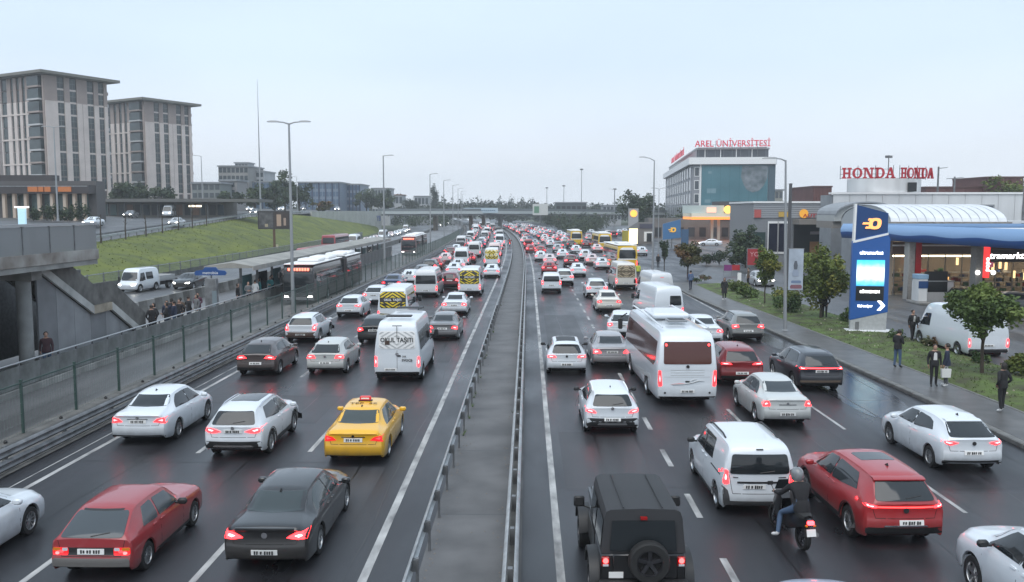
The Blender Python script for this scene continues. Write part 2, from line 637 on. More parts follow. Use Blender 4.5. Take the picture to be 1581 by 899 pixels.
#            y    zl   zb    zt    hw    hb    ht
TPL['sedan'] = dict(L=4.5, W=1.79, H=1.475, ax=(1.02, 3.66), r=.315, rows=[
    (0.00, .30, .86, .97, .80, .745, .69), (.10, .26, .91, 1.035, .855, .80, .72), (.40, .22, .95, 1.075, .885, .83, .70),
    (.66, .20, .955, 1.10, .89, .84, .66), (1.02, .20, .95, 1.29, .895, .845, .60), (1.40, .20, .945, 1.43, .895, .845, .575),
    (2.0, .19, .93, 1.475, .895, .84, .575), (2.55, .19, .91, 1.455, .895, .835, .575), (3.0, .19, .90, 1.27, .895, .83, .62),
    (3.42, .19, .885, 1.02, .89, .82, .69), (3.9, .20, .83, .945, .88, .80, .66), (4.3, .22, .72, .82, .82, .72, .58), (4.5, .28, .55, .66, .68, .60, .48)],
    rear=((0, .13), (.28, .13), (.36, .03), (.52, 0), (.64, .02), (.69, .065), (.93, .055), (.97, .02), (1.1, .05)),
    rg=[(-.63, 1.125), (.63, 1.125), (.535, 1.395), (-.535, 1.395)], wg=[(-.68, 1.03), (.68, 1.03), (.545, 1.42), (-.545, 1.42)],
    sg=[[(.98, 1.01), (2.05, .985), (2.07, 1.375), (1.55, 1.36), (1.26, 1.24)], [(2.13, .985), (3.20, .965), (2.98, 1.10), (2.58, 1.365), (2.13, 1.375)]],
    tl=[(.50, .76), (.84, .72), (.84, .90), (.56, .905)], plate=.76, hl=[(.42, .60), (.74, .64), (.76, .74), (.45, .68)], low=(.30, .42))
TPL['hatch'] = dict(L=4.1, W=1.76, H=1.46, ax=(.72, 3.28), r=.31, rows=[
    (0.00, .30, .88, .97, .795, .745, .70), (.08, .26, .93, 1.04, .835, .79, .675), (.34, .22, .95, 1.21, .865, .82, .625),
    (.64, .21, .95, 1.375, .875, .83, .58), (.95, .20, .95, 1.43, .88, .835, .57), (1.2, .19, .94, 1.46, .88, .835, .58),
    (2.1, .19, .92, 1.455, .88, .83, .585), (2.4, .19, .91, 1.40, .88, .83, .595), (2.75, .19, .905, 1.23, .88, .83, .64),
    (3.12, .19, .895, 1.02, .875, .815, .69), (3.5, .20, .84, .945, .87, .80, .67), (3.9, .22, .74, .83, .82, .73, .60), (4.1, .28, .56, .68, .70, .62, .50)],
    rear=((0, .12), (.28, .12), (.36, .03), (.5, 0), (.62, .02), (.67, .06), (.92, .045), (1.0, .03)),
    rg=[(-.64, 1.05), (.64, 1.05), (.515, 1.365), (-.515, 1.365)], wg=[(-.67, 1.03), (.67, 1.03), (.55, 1.40), (-.55, 1.40)],
    sg=[[(.74, 1.07), (1.82, .985), (1.84, 1.36), (1.25, 1.345), (.98, 1.27)], [(1.90, .98), (2.95, .965), (2.72, 1.11), (2.38, 1.345), (1.90, 1.37)]],
    tl=[(.52, .78), (.82, .75), (.82, .95), (.57, .94)], plate=.80, hl=[(.42, .62), (.74, .66), (.76, .77), (.45, .71)], low=(.30, .44))
TPL['suv'] = dict(L=4.4, W=1.84, H=1.63, ax=(.86, 3.5), r=.345, rows=[
    (0.00, .36, .95, 1.05, .83, .785, .73), (.06, .32, 1.00, 1.13, .87, .83, .70), (.24, .28, 1.04, 1.36, .905, .86, .645),
    (.42, .26, 1.05, 1.53, .915, .865, .60), (.66, .25, 1.05, 1.60, .92, .87, .595), (1.3, .24, 1.04, 1.63, .92, .87, .60),
    (2.2, .24, 1.02, 1.62, .92, .865, .605), (2.55, .24, 1.01, 1.55, .92, .865, .615), (2.95, .24, 1.005, 1.35, .92, .865, .66),
    (3.32, .24, 1.0, 1.13, .915, .85, .71), (3.75, .25, .95, 1.06, .91, .84, .70), (4.2, .28, .84, .95, .86, .77, .63), (4.4, .34, .64, .78, .74, .66, .53)],
    rear=((0, .12), (.34, .12), (.42, .03), (.58, 0), (.70, .02), (.75, .06), (1.0, .045), (1.1, .03)),
    rg=[(-.66, 1.14), (.66, 1.14), (.545, 1.50), (-.545, 1.50)], wg=[(-.69, 1.15), (.69, 1.15), (.57, 1.56), (-.57, 1.56)],
    sg=[[(.62, 1.16), (1.95, 1.085), (1.97, 1.52), (.92, 1.49)], [(2.03, 1.08), (3.15, 1.065), (2.9, 1.22), (2.55, 1.49), (2.03, 1.525)]],
    tl=[(.50, .90), (.86, .85), (.86, 1.05), (.56, 1.06)], plate=.92, hl=[(.45, .74), (.78, .78), (.80, .90), (.48, .84)], low=(.36, .56))
TPL['minivan'] = dict(L=4.36, W=1.75, H=1.81, ax=(.72, 3.52), r=.32, rows=[
    (0.00, .32, 1.00, 1.14, .83, .81, .78), (.035, .28, 1.06, 1.40, .855, .83, .755), (.10, .26, 1.08, 1.68, .865, .835, .725), (.22, .25, 1.08, 1.775, .87, .84, .705),
    (.6, .22, 1.07, 1.81, .875, .845, .70), (2.2, .21, 1.05, 1.80, .875, .845, .695), (2.55, .21, 1.04, 1.74, .875, .845, .69), (2.95, .21, 1.03, 1.46, .875, .84, .71),
    (3.4, .21, 1.01, 1.14, .87, .83, .73), (3.8, .22, .95, 1.06, .86, .81, .70), (4.2, .26, .82, .92, .81, .74, .62), (4.36, .32, .62, .75, .70, .64, .52)],
    rear=((0, .10), (.30, .10), (.40, .02), (.5, 0), (.60, .02), (.64, .05), (1.2, .035)),
    rg=[(-.70, 1.12), (.70, 1.12), (.64, 1.60), (-.64, 1.60)], wg=[(-.70, 1.16), (.70, 1.16), (.62, 1.70), (-.62, 1.70)],
    sg=[[(1.18, 1.13), (2.02, 1.12), (2.04, 1.66), (1.24, 1.66)], [(2.12, 1.12), (3.2, 1.10), (2.62, 1.64), (2.12, 1.66)]],
    tl=[(.70, .86), (.85, .86), (.85, 1.22), (.74, 1.22)], plate=.80, hl=[(.42, .72), (.74, .74), (.76, .9), (.45, .86)], low=(.32, .50))
TPL['van'] = dict(L=6.0, W=2.0, H=2.70, ax=(1.0, 4.95), r=.35, rows=[
    (0.00, .40, 1.15, 1.28, .935, .925, .905), (.035, .36, 1.20, 1.9, .965, .95, .875), (.09, .34, 1.2, 2.45, .98, .965, .82), (.20, .33, 1.2, 2.63, .985, .97, .79),
    (.55, .33, 1.2, 2.70, .99, .975, .78), (4.1, .32, 1.18, 2.70, .99, .975, .775), (4.5, .32, 1.16, 2.58, .99, .97, .77), (4.9, .32, 1.15, 2.10, .985, .96, .80),
    (5.35, .32, 1.12, 1.32, .98, .93, .80), (5.75, .34, 1.02, 1.15, .94, .86, .72), (6.0, .40, .72, .86, .80, .74, .60)],
    rear=((0, .08), (.40, .08), (.48, .01), (.58, 0), (.64, .03), (1.3, .03)),
    rg=[(-.79, 1.42), (.79, 1.42), (.73, 2.22), (-.73, 2.22)], wg=[(-.80, 1.36), (.80, 1.36), (.70, 2.30), (-.70, 2.30)],
    sg=[[(.35, 1.42), (1.95, 1.42), (1.95, 2.20), (.35, 2.20)], [(2.05, 1.42), (3.75, 1.42), (3.75, 2.20), (2.05, 2.20)], [(3.9, 1.30), (5.0, 1.28), (4.72, 1.75), (4.5, 2.06), (3.9, 2.08)]],
    tl=[(.84, .72), (.95, .72), (.95, 1.18), (.86, 1.18)], plate=.72, hl=[(.5, .82), (.84, .86), (.86, 1.08), (.55, .98)], low=(.40, .56))
TPL['coach'] = dict(L=8.6, W=2.28, H=2.92, ax=(2.3, 6.6), r=.43, rows=[
    (0.00, .36, 1.2, 1.36, 1.05, 1.045, 1.03), (.05, .33, 1.25, 2.0, 1.09, 1.08, 1.02), (.16, .32, 1.28, 2.55, 1.115, 1.105, .99), (.36, .31, 1.3, 2.78, 1.13, 1.12, .97),
    (.9, .30, 1.3, 2.86, 1.14, 1.13, .95), (7.6, .30, 1.3, 2.86, 1.14, 1.13, .95), (8.1, .30, 1.3, 2.7, 1.13, 1.12, .96), (8.45, .32, 1.2, 2.0, 1.08, 1.07, .98), (8.6, .36, 1.0, 1.2, 1.0, .99, .94)],
    rear=((0, .10), (.36, .10), (.42, .02), (.55, 0), (.75, .0), (.82, .03), (1.4, .03)),
    rg=[(-.88, 1.66), (.88, 1.66), (.86, 2.50), (-.86, 2.50)], wg=[(-.95, 1.2), (.95, 1.2), (.88, 2.55), (-.88, 2.55)],
    sg=[[(.5, 1.5), (8.05, 1.42), (7.9, 2.52), (.62, 2.50)]],
    tl=[(.92, .80), (1.07, .80), (1.07, 1.42), (.97, 1.42)], plate=.86, hl=[(.6, .6), (.95, .62), (.96, .85), (.65, .8)], low=(.36, .44))
TPL['bus'] = dict(L=12.0, W=2.5, H=3.08, ax=(3.2, 9.2), r=.48, rows=[
    (0.00, .34, 1.2, 1.4, 1.18, 1.175, 1.16), (.04, .32, 1.25, 2.4, 1.22, 1.21, 1.15), (.12, .31, 1.25, 2.9, 1.235, 1.23, 1.12), (.4, .30, 1.25, 3.05, 1.245, 1.24, 1.10),
    (11.5, .30, 1.2, 3.05, 1.245, 1.24, 1.10), (11.85, .31, 1.15, 2.9, 1.23, 1.22, 1.12), (11.96, .32, 1.1, 2.2, 1.20, 1.19, 1.14), (12.0, .36, 1.0, 1.2, 1.15, 1.14, 1.10)],
    rear=((0, .06), (.34, .06), (.45, 0), (1.5, .01)),
    rg=[(-1.0, 1.55), (1.0, 1.55), (.98, 2.62), (-.98, 2.62)], wg=[(-1.1, .95), (1.1, .95), (1.04, 2.62), (-1.04, 2.62)],
    sg=[[(.4, 1.1), (11.6, 1.1), (11.55, 2.62), (.45, 2.62)]],
    tl=[(1.02, .70), (1.17, .70), (1.17, 1.3), (1.06, 1.3)], plate=.62, hl=[(.75, .5), (1.1, .52), (1.1, .72), (.8, .70)], low=(.34, .42))
TPL['oldhatch'] = dict(L=3.82, W=1.62, H=1.40, ax=(.72, 3.17), r=.285, rows=[
    (0.00, .34, .84, .91, .76, .735, .71), (.05, .28, .88, .955, .785, .755, .69), (.40, .22, .885, 1.20, .80, .765, .62), (.66, .21, .885, 1.345, .805, .77, .575),
    (.85, .20, .88, 1.385, .81, .77, .565), (1.3, .2, .88, 1.40, .81, .77, .57), (1.95, .2, .87, 1.385, .81, .77, .575), (2.2, .2, .865, 1.26, .81, .765, .61),
    (2.62, .2, .855, .94, .805, .76, .67), (3.1, .21, .83, .885, .80, .75, .69), (3.65, .25, .77, .82, .775, .72, .66), (3.82, .34, .62, .70, .73, .68, .62)],
    rear=((0, .03), (.34, .03), (.38, -.03), (.54, -.03), (.56, .02), (1.0, .03)),
    rg=[(-.62, .955), (.62, .955), (.51, 1.325), (-.51, 1.325)], wg=[(-.65, .95), (.65, .95), (.53, 1.33), (-.53, 1.33)],
    sg=[[(.62, .955), (1.30, .93), (1.32, 1.305), (.92, 1.30)], [(1.37, .925), (2.38, .91), (1.98, 1.29), (1.39, 1.305)]],
    tl=[(.44, .60), (.755, .60), (.755, .75), (.44, .75)], plate=.675, hl=[(.45, .55), (.68, .55), (.68, .70), (.45, .70)], low=(.36, .54))


class Veh:
    """one vehicle built from a template scaled to its real length, width and height; rear end at y=0, front towards +y"""

    def __init__(s, name, label, cat, kind, color, L=None, Wd=None, H=None, lit=1.0, lod=0, group=None, rim=0, dark_rim=False, **k):
        T = TPL[kind]; s.T = T; s.lod = lod; s.kind = kind
        L = L or T['L']; Wd = Wd or T['W']; H = H or T['H']
        s.sy, s.sx, s.sz = L / T['L'], Wd / T['W'], (H * .975 - .03) / T['H']
        s.L, s.W, s.H = L, Wd, H
        s.color = (*color, 1); s.lit = lit
        s.root = thing(name, label, cat, group=group)
        rows = [(r[0] * s.sy, r[1] * s.sz, r[2] * s.sz, r[3] * s.sz, r[4] * s.sx, r[5] * s.sx, r[6] * s.sx) for r in k.get('rows', T['rows'])]
        r = k.get('r', T['r']); ax = [a * s.sy for a in T['ax']]
        s.r = r; s.ax = ax
        rear = [(z * s.sz, d) for z, d in k.get('rear', T['rear'])]
        big = kind in ('van', 'coach', 'bus')
        mb = loft(rows, [(a, r * 1.17) for a in ax], rear, ((0, .1), (.4, .02), (.6, 0), (1, .05)), br=k.get('br', .05 if big else .075), bf=.08 if big else .13,
                  step=(.12 if lod == 0 else .22) if not big else (.3 if lod == 0 else .5), lod=lod)
        me = mb.mesh('body', MATS['paint'], 38)
        s.body = inst('body', me, s.root); s.body.color = s.color
        s.bvh = BVHTree.FromPolygons([Vector(v) for v in mb.v], mb.f)
        u = MB()
        cw = Wd / 2 - .25
        u.b2(-cw, cw, .30, L - .4, .20 * s.sz + .03, .62 * s.sz)
        u.b2(-cw - .17, cw + .17, ax[0] + r * 1.17, ax[1] - r * 1.17, .20, .55)
        inst('underbody', u.mesh('underbody', M_UNDER), s.root)
        tm, rm = wheel_meshes(r, rim, .2 if not big else .24, dark_rim)
        for a in ax:
            for sd in (1, -1):
                w = inst('wheel', tm, s.root, (sd * (Wd / 2 - .125), a, r), 0 if sd > 0 else math.pi)
                inst('rim', rm, w)
        s.glass(k)
        s.lamps(k)

    def P(s, poly, axis):
        q = (s.sx, s.sz) if axis in ('rear', 'front') else ((s.sy, s.sz) if axis in ('left', 'right') else (s.sx, s.sy))
        return [(a * q[0], b * q[1]) for a, b in poly]

    def decal(s, name, poly, axis, m, off=.006, r=.04, parent=None, color=None, raw=False, n=None, skirt=.03, label=None, both=False):
        if both:
            s.decal(name, [(-a, b) for a, b in poly] if axis in ('rear', 'front', 'top') else poly, 'left' if axis == 'right' else axis, m, off, r, parent, color, raw, n, skirt, label)
        pl = poly if raw else s.P(poly, axis)
        nu, nv = n or ((8, 7) if not s.lod else (4, 4))
        o = inst(name, decal_mesh(s.bvh, name, pl, axis, m, off, r, nu, nv, skirt), parent or s.root)
        if color: o.color = color
        if label: o['label'] = label
        return o

    def glass(s, k):
        T = s.T
        g = k.get('glass_mat', M_GLASS)
        rg = k.get('rg', T['rg']); sg = k.get('sg', T['sg'])
        hi = None if s.lod else (12, 11)
        if rg: s.rw = s.decal('rear_window', rg, 'rear', g, r=.06, off=.016, n=hi)
        s.decal('windscreen', k.get('wg', T['wg']), 'front', g, r=.06, off=.014)
        for p in sg:
            for ax in ('left', 'right'):
                s.decal('side_window', p, ax, g, r=.05, off=.010)
        if not s.lod and s.kind in ('sedan', 'hatch', 'suv', 'oldhatch', 'minivan'):
            # dark pillar strip between the door windows, door handles, door seam
            for ax, sd in (('left', -1), ('right', 1)):
                a = sg[0]; b = sg[1]
                if k.get('dark_pillar', True):
                    s.decal('door_pillar', [(a[1][0] + .005, a[1][1]), (b[0][0] - .005, b[0][1]), (b[-1][0] - .005, b[-1][1]), (a[2][0] + .005, a[2][1])], ax, M_BLACK, off=.003, r=0, n=(2, 4))
                zz = a[1][1] - .10
                for yy in (a[1][0] - .28, b[0][0] + .0 + .02 - .12 + .12):
                    s.decal('door_handle', [(yy, zz), (yy + .19, zz), (yy + .19, zz + .035), (yy, zz + .035)], ax, MATS['paint'], off=.022, r=.015, n=(3, 3)).color = s.color
                for yy in (a[1][0] + .03, a[1][0] - 1.02, b[0][0] + 1.12):
                    if yy > s.T['ax'][0] + .38 and yy < s.T['ax'][1] - .30:
                        s.decal('door_seam', [(yy, .36), (yy + .012, .36), (yy + .012, zz + .02), (yy, zz + .02)], ax, M_UNDER, off=.0015, r=0, n=(2, 4), skirt=.004)
        if not s.lod and s.kind in ('sedan', 'hatch', 'suv', 'minivan', 'oldhatch'):
            hw = T['W'] / 2
            z0, z1 = {'sedan': (.66, .96), 'hatch': (.66, 1.0), 'suv': (.74, 1.08), 'minivan': (.62, 1.10), 'oldhatch': (.57, .90)}[s.kind]
            for sd in (-1, 1):
                s.decal('tailgate_seam', [(sd * hw * .70, z0), (sd * (hw * .70 + .011), z0), (sd * (hw * .80 + .011), z1), (sd * hw * .80, z1)], 'rear', M_UNDER, off=.0015, r=0, n=(2, 5), skirt=.004)
            s.decal('tailgate_seam', [(-hw * .70, z0), (hw * .70, z0), (hw * .70, z0 + .012), (-hw * .70, z0 + .012)], 'rear', M_UNDER, off=.0015, r=0, n=(10, 2), skirt=.004)

    def lamps(s, k):
        T = s.T
        tl = k.get('tl', T['tl'])
        for sd in (-1, 1):
            p = [(a * sd, b) for a, b in tl]
            o = s.decal('taillight', p, 'rear', MATS['lamp_red'], off=.012, r=.03, color=(1, .025, .03, s.lit))
            if s.lod == 0 and k.get('tl_core', True):
                cx = sum(q[0] for q in p) / len(p); cz = sum(q[1] for q in p) / len(p)
                s.decal('lamp_core', [(cx + (a - cx) * .45, cz + (b - cz) * .4) for a, b in p], 'rear', MATS['lamp_red'], off=.018, r=.02, n=(4, 3), parent=o, color=(1, .12, .13, s.lit * 2.0 if s.lit > .1 else s.lit))
            s.decal('headlight', [(a * sd, b) for a, b in k.get('hl', T['hl'])], 'front', MATS['lamp_white'] if k.get('heads') else M_CLEAR, off=.01, r=.03, n=(5, 4), color=(1, .97, .9, 1.0))
        lo = k.get('low', T['low'])
        hw = T['W'] / 2 * .93
        if k.get('low_mat', M_BLACK) is not None:
            s.decal('bumper', [(-hw, lo[0] + .01), (hw, lo[0] + .01), (hw, lo[1]), (-hw, lo[1])], 'rear', k.get('low_mat', M_BLACK), off=.012, r=.05, n=(10, 5))
        pz = k.get('plate', T['plate']); px = k.get('plate_x', 0)
        o = s.decal('licence_plate', [(px - .26 / s.sx, pz - .056), (px + .26 / s.sx, pz - .056), (px + .26 / s.sx, pz + .056), (px - .26 / s.sx, pz + .056)], 'rear', M_PLATE, off=.02, r=0, n=(2, 2))
        if s.lod == 0:
            mb = MB()
            x = px * s.sx - .20
            for w_ in random.choice(((.05, .05, 0, .055, .05, 0, .05, .05, .05), (.05, .05, 0, .055, .05, .05, 0, .05, .05), (.05, .05, 0, .06, 0, .05, .045, .05, .05))):
                if w_:
                    hh = random.uniform(.030, .04)
                    pts = []
                    for a, b in ((x, -hh), (x + w_ * random.uniform(.45, .75), -hh), (x + w_ * .7, hh), (x, hh)):
                        h, d = project(s.bvh, a, pz * s.sz + b, 'rear'); pts.append(h - d * .024)
                    yy = min(p.y for p in pts)
                    mb.add([(p.x, yy - .003, p.z) for p in pts], [(0, 1, 2, 3)])
                    x += w_
                else:
                    x += .022
            inst('plate_characters', mb.mesh('plate_characters', M_INK), o)
            if k.get('third', True):
                rg = k.get('rg', T['rg'])
                zt = max(q[1] for q in rg) - .03 if rg else 1.3
                if 'third_z' in k: zt = k['third_z']
                s.decal('brake_light', [(-.14, zt - .02), (.14, zt - .02), (.14, zt + .015), (-.14, zt + .015)], 'rear', MATS['lamp_red'], off=.012, r=0, n=(4, 2), color=(1, .03, .03, k.get('third_lit', .03)))
        # door mirrors
        if s.kind not in ('bus', 'coach'):
            my, mz, hx = k.get('mirror', {'sedan': (3.02, 1.02, .86), 'hatch': (2.72, 1.02, .85), 'suv': (2.92, 1.13, .89), 'minivan': (3.0, 1.14, .87), 'van': (4.85, 1.42, .98), 'oldhatch': (2.2, .95, .78)}[s.kind])
            for sd in (-1, 1):
                mb = MB()
                x0 = hx * s.sx
                if s.kind == 'van':
                    mb.box((sd * (x0 + .17), my * s.sy, mz * s.sz + .1), (.20, .14, .36), ch=.04)
                    mb.box((sd * (x0 + .04), my * s.sy, mz * s.sz + .02), (.2, .06, .06))
                else:
                    mb.box((sd * (x0 + .13), my * s.sy, mz * s.sz), (.2, .12, .13), ch=.035)
                    mb.box((sd * (x0 + .02), my * s.sy + .02, mz * s.sz - .04), (.12, .05, .04))
                mm = M_BLACK if (s.kind in ('van', 'minivan', 'oldhatch') or k.get('black_mirror')) else MATS['paint']
                inst('mirror', mb.mesh('mirror', mm, 40), s.root).color = s.color

    # optional fittings
    def rails(s, y0, y1, m, x=.60, up=.05):
        for sd in (-1, 1):
            pts = []
            for i in range(7):
                y = y0 + (y1 - y0) * i / 6
                h, d = project(s.bvh, sd * x * s.sx, y * s.sy, 'top')
                pts.append(h + Vector((0, 0, up if 0 < i < 6 else 0)))
            MB().tube(pts, .022, 6).build('roof_rail', m, s.root, 40)

    def antenna(s, y=.75):
        h, d = project(s.bvh, 0, y * s.sy, 'top')
        mb = MB()
        mb.add([(h.x - .02, h.y + .10, h.z - .01), (h.x + .02, h.y + .10, h.z - .01), (h.x + .02, h.y - .06, h.z - .01), (h.x - .02, h.y - .06, h.z - .01), (h.x, h.y - .05, h.z + .07)],
               [(0, 1, 2, 3), (0, 1, 4), (1, 2, 4), (2, 3, 4), (3, 0, 4)])
        mb.build('antenna', M_BLACK, s.root)

    def wiper(s, z=None):
        rg = s.T['rg']; z = z or (rg[0][1] + .05)
        a, d = project(s.bvh, 0, z * s.sz, 'rear'); b, _ = project(s.bvh, .34, (z + .05) * s.sz, 'rear')
        MB().tube([a - d * .02, b - d * .02], .012, 5).build('wiper', M_BLACK, s.root)

    def spoiler(s, z, hw, m, depth=.16, y=0.0):
        h, d = project(s.bvh, 0, z * s.sz, 'rear')
        mb = MB()
        yb = h.y + y
        rows = []
        for dz, dy in ((0.0, .14), (.035, .10), (.03, -.02), (0, -depth), (-.03, -depth + .01), (-.03, .05)):
            rows.append([(hw * u * s.sx, yb + dy + .06 * abs(u) ** 2.5, z * s.sz + dz - .02 * abs(u) ** 3) for u in (-1, -.66, -.33, 0, .33, .66, 1)])
        mb.grid(rows)
        inst('spoiler', mb.mesh('spoiler', m, 40), s.root).color = s.color

    def emblem(s, z, r=.05, m=None):
        h, d = project(s.bvh, 0, z * s.sz, 'rear')
        MB().lathe([(r * 1.0, -.012), (r, .0), (r * .8, .01), (.001, .012)], 14, 'y', c=(h.x, h.y - .012, h.z)).build('emblem', m or M_CHROME, s.root, 40)

    def arches(s, m=None, w=.07):
        for a in s.ax:
            for ax in ('left', 'right'):
                mb = MB(); r0 = s.r * 1.17
                rows = [[], []]
                zc = .31 * (r0 / .37)
                _, d = AX[ax]
                for i in range(15):
                    t = math.pi * (i / 14)
                    for q, rr in enumerate((r0 + .004, r0 + w)):
                        h, _ = project(s.bvh, a + math.cos(t) * rr, max(zc + math.sin(t) * rr, .3), ax, a, .8)
                        rows[q].append(h - d * .012)
                rows.insert(0, [p + d * .05 for p in rows[0]])
                rows.append([p + d * .03 for p in rows[-1]])
                mb.grid(rows)
                mb.build('wheel_arch_trim', m or M_BLACK, s.root, 40)

    def sill(s, z0=.28, z1=.42, m=None):
        y0 = s.ax[0] / s.sy + s.r * 1.2; y1 = s.ax[1] / s.sy - s.r * 1.2
        for ax in ('left', 'right'):
            s.decal('sill_trim', [(y0, z0), (y1, z0), (y1, z1), (y0, z1)], ax, m or M_BLACK, off=.012, r=.02, n=(8, 3))

    def put(s, x, y, rot=0.0):
        s.root.location = (x, y, 0); s.root.rotation_euler = (0, 0, rot)
        return s

# ------------------------------------------------------------------ the near vehicles, one by one
C_WHITE = (.66, .70, .735); C_OFFW = (.58, .60, .615); C_SILVER = (.38, .395, .41); C_BLACK = (.010, .0105, .012)
C_GREY = (.11, .115, .125); C_BROWN = (.060, .045, .043); C_RED = (.33, .020, .024); C_YELLOW = (.78, .42, .015); C_BLUE = (.03, .05, .12)
G_JAM = 'vehicles queueing on the highway'


def clip_rect(poly, x0, x1, z0, z1):
    def cut(p, f, g):
        out = []
        for i in range(len(p)):
            a, b = p[i - 1], p[i]
            fa, fb = f(a), f(b)
            if (fa >= 0) != (fb >= 0):
                t = fa / (fa - fb); out.append((a[0] + (b[0] - a[0]) * t, a[1] + (b[1] - a[1]) * t))
            if fb >= 0: out.append(b)
        return out
    for f in (lambda q: q[0] - x0, lambda q: x1 - q[0], lambda q: q[1] - z0, lambda q: z1 - q[1]):
        poly = cut(poly, f, None)
        if len(poly) < 3: return []
    return poly


def chevrons(s, x0, x1, z0, z1, back, stripe, sw=.10, gap=.10, band=.16, words=None, ink=None, wsize=.2, sx=.9):
    """reflective film on the rear doors: nested chevrons above and below a lettered band"""
    f = s.decal('reflective_film', [(x0, z0), (x1, z0), (x1, z1), (x0, z1)], 'rear', back, off=.012, r=.10, raw=True)
    mb = MB(); zc = (z0 + z1) / 2; hw = (x1 - x0) / 2 - .03
    for up in (1, -1):
        k = 0
        while k < 14:
            zt = zc + up * (band + .02 + k * (sw + gap))
            for sd in (-1, 1):
                sl = .62
                p = [(0, zt), (sd * hw, zt - up * sl * hw), (sd * hw, zt - up * (sl * hw - sw)), (0, zt + up * sw)]
                lo, hi = (zc + band, z1 - .03) if up > 0 else (z0 + .03, zc - band)
                q = clip_rect(p, -hw, hw, lo, hi)
                if len(q) >= 3:
                    pts = []
                    for a, b in q:
                        h, d = project(s.bvh, a, b, 'rear'); pts.append(h - d * .019)
                    mb.add(pts, [tuple(range(len(pts)))])
            k += 1
    mb.build('chevron_stripes', stripe, f, fix=False)
    if words:
        h, d = project(s.bvh, 0, zc, 'rear')
        lettering('lettering', words, wsize, ink, f, (0, h.y - .03, zc), extrude=.004, bold=.006, sx=sx)
    return f


def top_text(s, txt, y, size, m, sx=1.0):
    h, d = project(s.bvh, 0, y, 'top')
    o = lettering('lettering', txt, size, m, s.root, (0, y, h.z + .012), tilt=0, extrude=.003, sx=sx)
    return o


def name_badge(s, z, x=.32, w=.16):
    h, d = project(s.bvh, x, z, 'rear')
    MB().b2(x - w / 2, x + w / 2, h.y - .008, h.y + .02, z - .012, z + .012).build('badge', M_CHROME, s.root)


# --- left carriageway, front rows
v = Veh('sedan_car', 'white sedan at the left edge of the picture, only its bonnet and front wheel showing', 'car', 'sedan', C_WHITE, L=4.6, Wd=1.81, lit=.5, group=G_JAM, rim=1)
v.antenna(); v.put(-11.95, 15.0)

v = Veh('hatchback_car', 'old boxy red hatchback with a grey rear bumper and wide sloping rear window', 'car', 'oldhatch', (.30, .028, .034), lit=.05, group=G_JAM, rim=1,
        low_mat=mat('grey_bumper', (.12, .115, .11), .6), low=(.335, .545), br=.03, third=False, dark_pillar=False, glass_mat=mat('pale_glass', (.055, .066, .074), .1))
v.decal('tail_panel', [(-.46, .60), (.46, .60), (.46, .755), (-.46, .755)], 'rear', M_BLACK, off=.004, r=.02)
v.decal('window_trim', [(-.54, 1.325), (.54, 1.325), (.55, 1.35), (-.55, 1.35)], 'rear', M_BLACK, off=.012, r=0, n=(8, 2))
for sd in (-1, 1):
    v.decal('lamp_core', [(sd * .62, .615), (sd * .70, .615), (sd * .70, .67), (sd * .62, .67)], 'rear', MATS['lamp_red'], off=.02, r=.02, n=(4, 4), color=(1, .05, .05, 1.3))
    v.decal('reversing_light', [(sd * .45, .69), (sd * .56, .69), (sd * .56, .75), (sd * .45, .75)], 'rear', M_CLEAR, off=.018, r=.01, n=(3, 3))
    v.decal('indicator_lamp', [(sd * .60, .69), (sd * .75, .69), (sd * .75, .75), (sd * .60, .75)], 'rear', M_AMBER, off=.018, r=.01, n=(3, 3))
v.wiper(.985); v.sill(.22, .30); v.put(-8.42, 16.2)

v = Veh('sedan_car', 'black sedan with lit brake lights and a chrome badge, beside the old red hatchback', 'car', 'sedan', C_BLACK, L=4.6, Wd=1.76, H=1.44, third_lit=.9, lit=1.0, group=G_JAM, rim=1,
        tl=[(.42, .80), (.66, .75), (.85, .76), (.85, .93), (.66, .93)], plate=.50, low=(.27, .34), glass_mat=mat('smoky_glass', (.04, .052, .055), .08))
v.antenna(1.2); v.emblem(.86, .06); v.spoiler(1.0, .60, MATS['paint'], .03); v.put(-5.2, 16.7)

v = Veh('sedan_car', 'white sedan in the leftmost lane alongside the mesh fence, ahead of the cut-off white car', 'car', 'sedan', C_WHITE, L=4.4, Wd=1.77, H=1.52, lit=.45, group=G_JAM, rim=1,
        tl=[(.46, .77), (.86, .73), (.86, .92), (.62, .89)], plate=.79, low=(.27, .36))
v.antenna(1.5); v.emblem(.90, .05); v.decal('chrome_strip', [(-.32, .855), (.32, .855), (.32, .88), (-.32, .88)], 'rear', M_CHROME, off=.012, r=0, n=(6, 2)); v.put(-11.9, 26.0, .01)

v = Veh('crossover_car', 'white crossover with silver roof rails and dark glass roof, second row middle lane', 'car', 'suv', C_WHITE, L=4.25, Wd=1.77, H=1.58, lit=.7, group=G_JAM, rim=1,
        tl=[(.34, .92), (.60, .87), (.86, .90), (.88, 1.08), (.62, 1.02)], plate=.93, low=(.37, .62))
v.decal('glass_roof', [(-.44, 1.05), (.44, 1.05), (.44, 2.35), (-.44, 2.35)], 'top', M_GLASS, off=.006, r=.08)
v.rails(.75, 2.5, M_CHROME, .585); v.arches(w=.06); v.sill(.26, .42); v.wiper(); v.emblem(1.04, .05)
v.decal('bumper_guard', [(-.62, .44), (.62, .44), (.55, .50), (-.55, .50)], 'rear', M_CHROME, off=.03, r=.03); v.put(-8.48, 24.55)

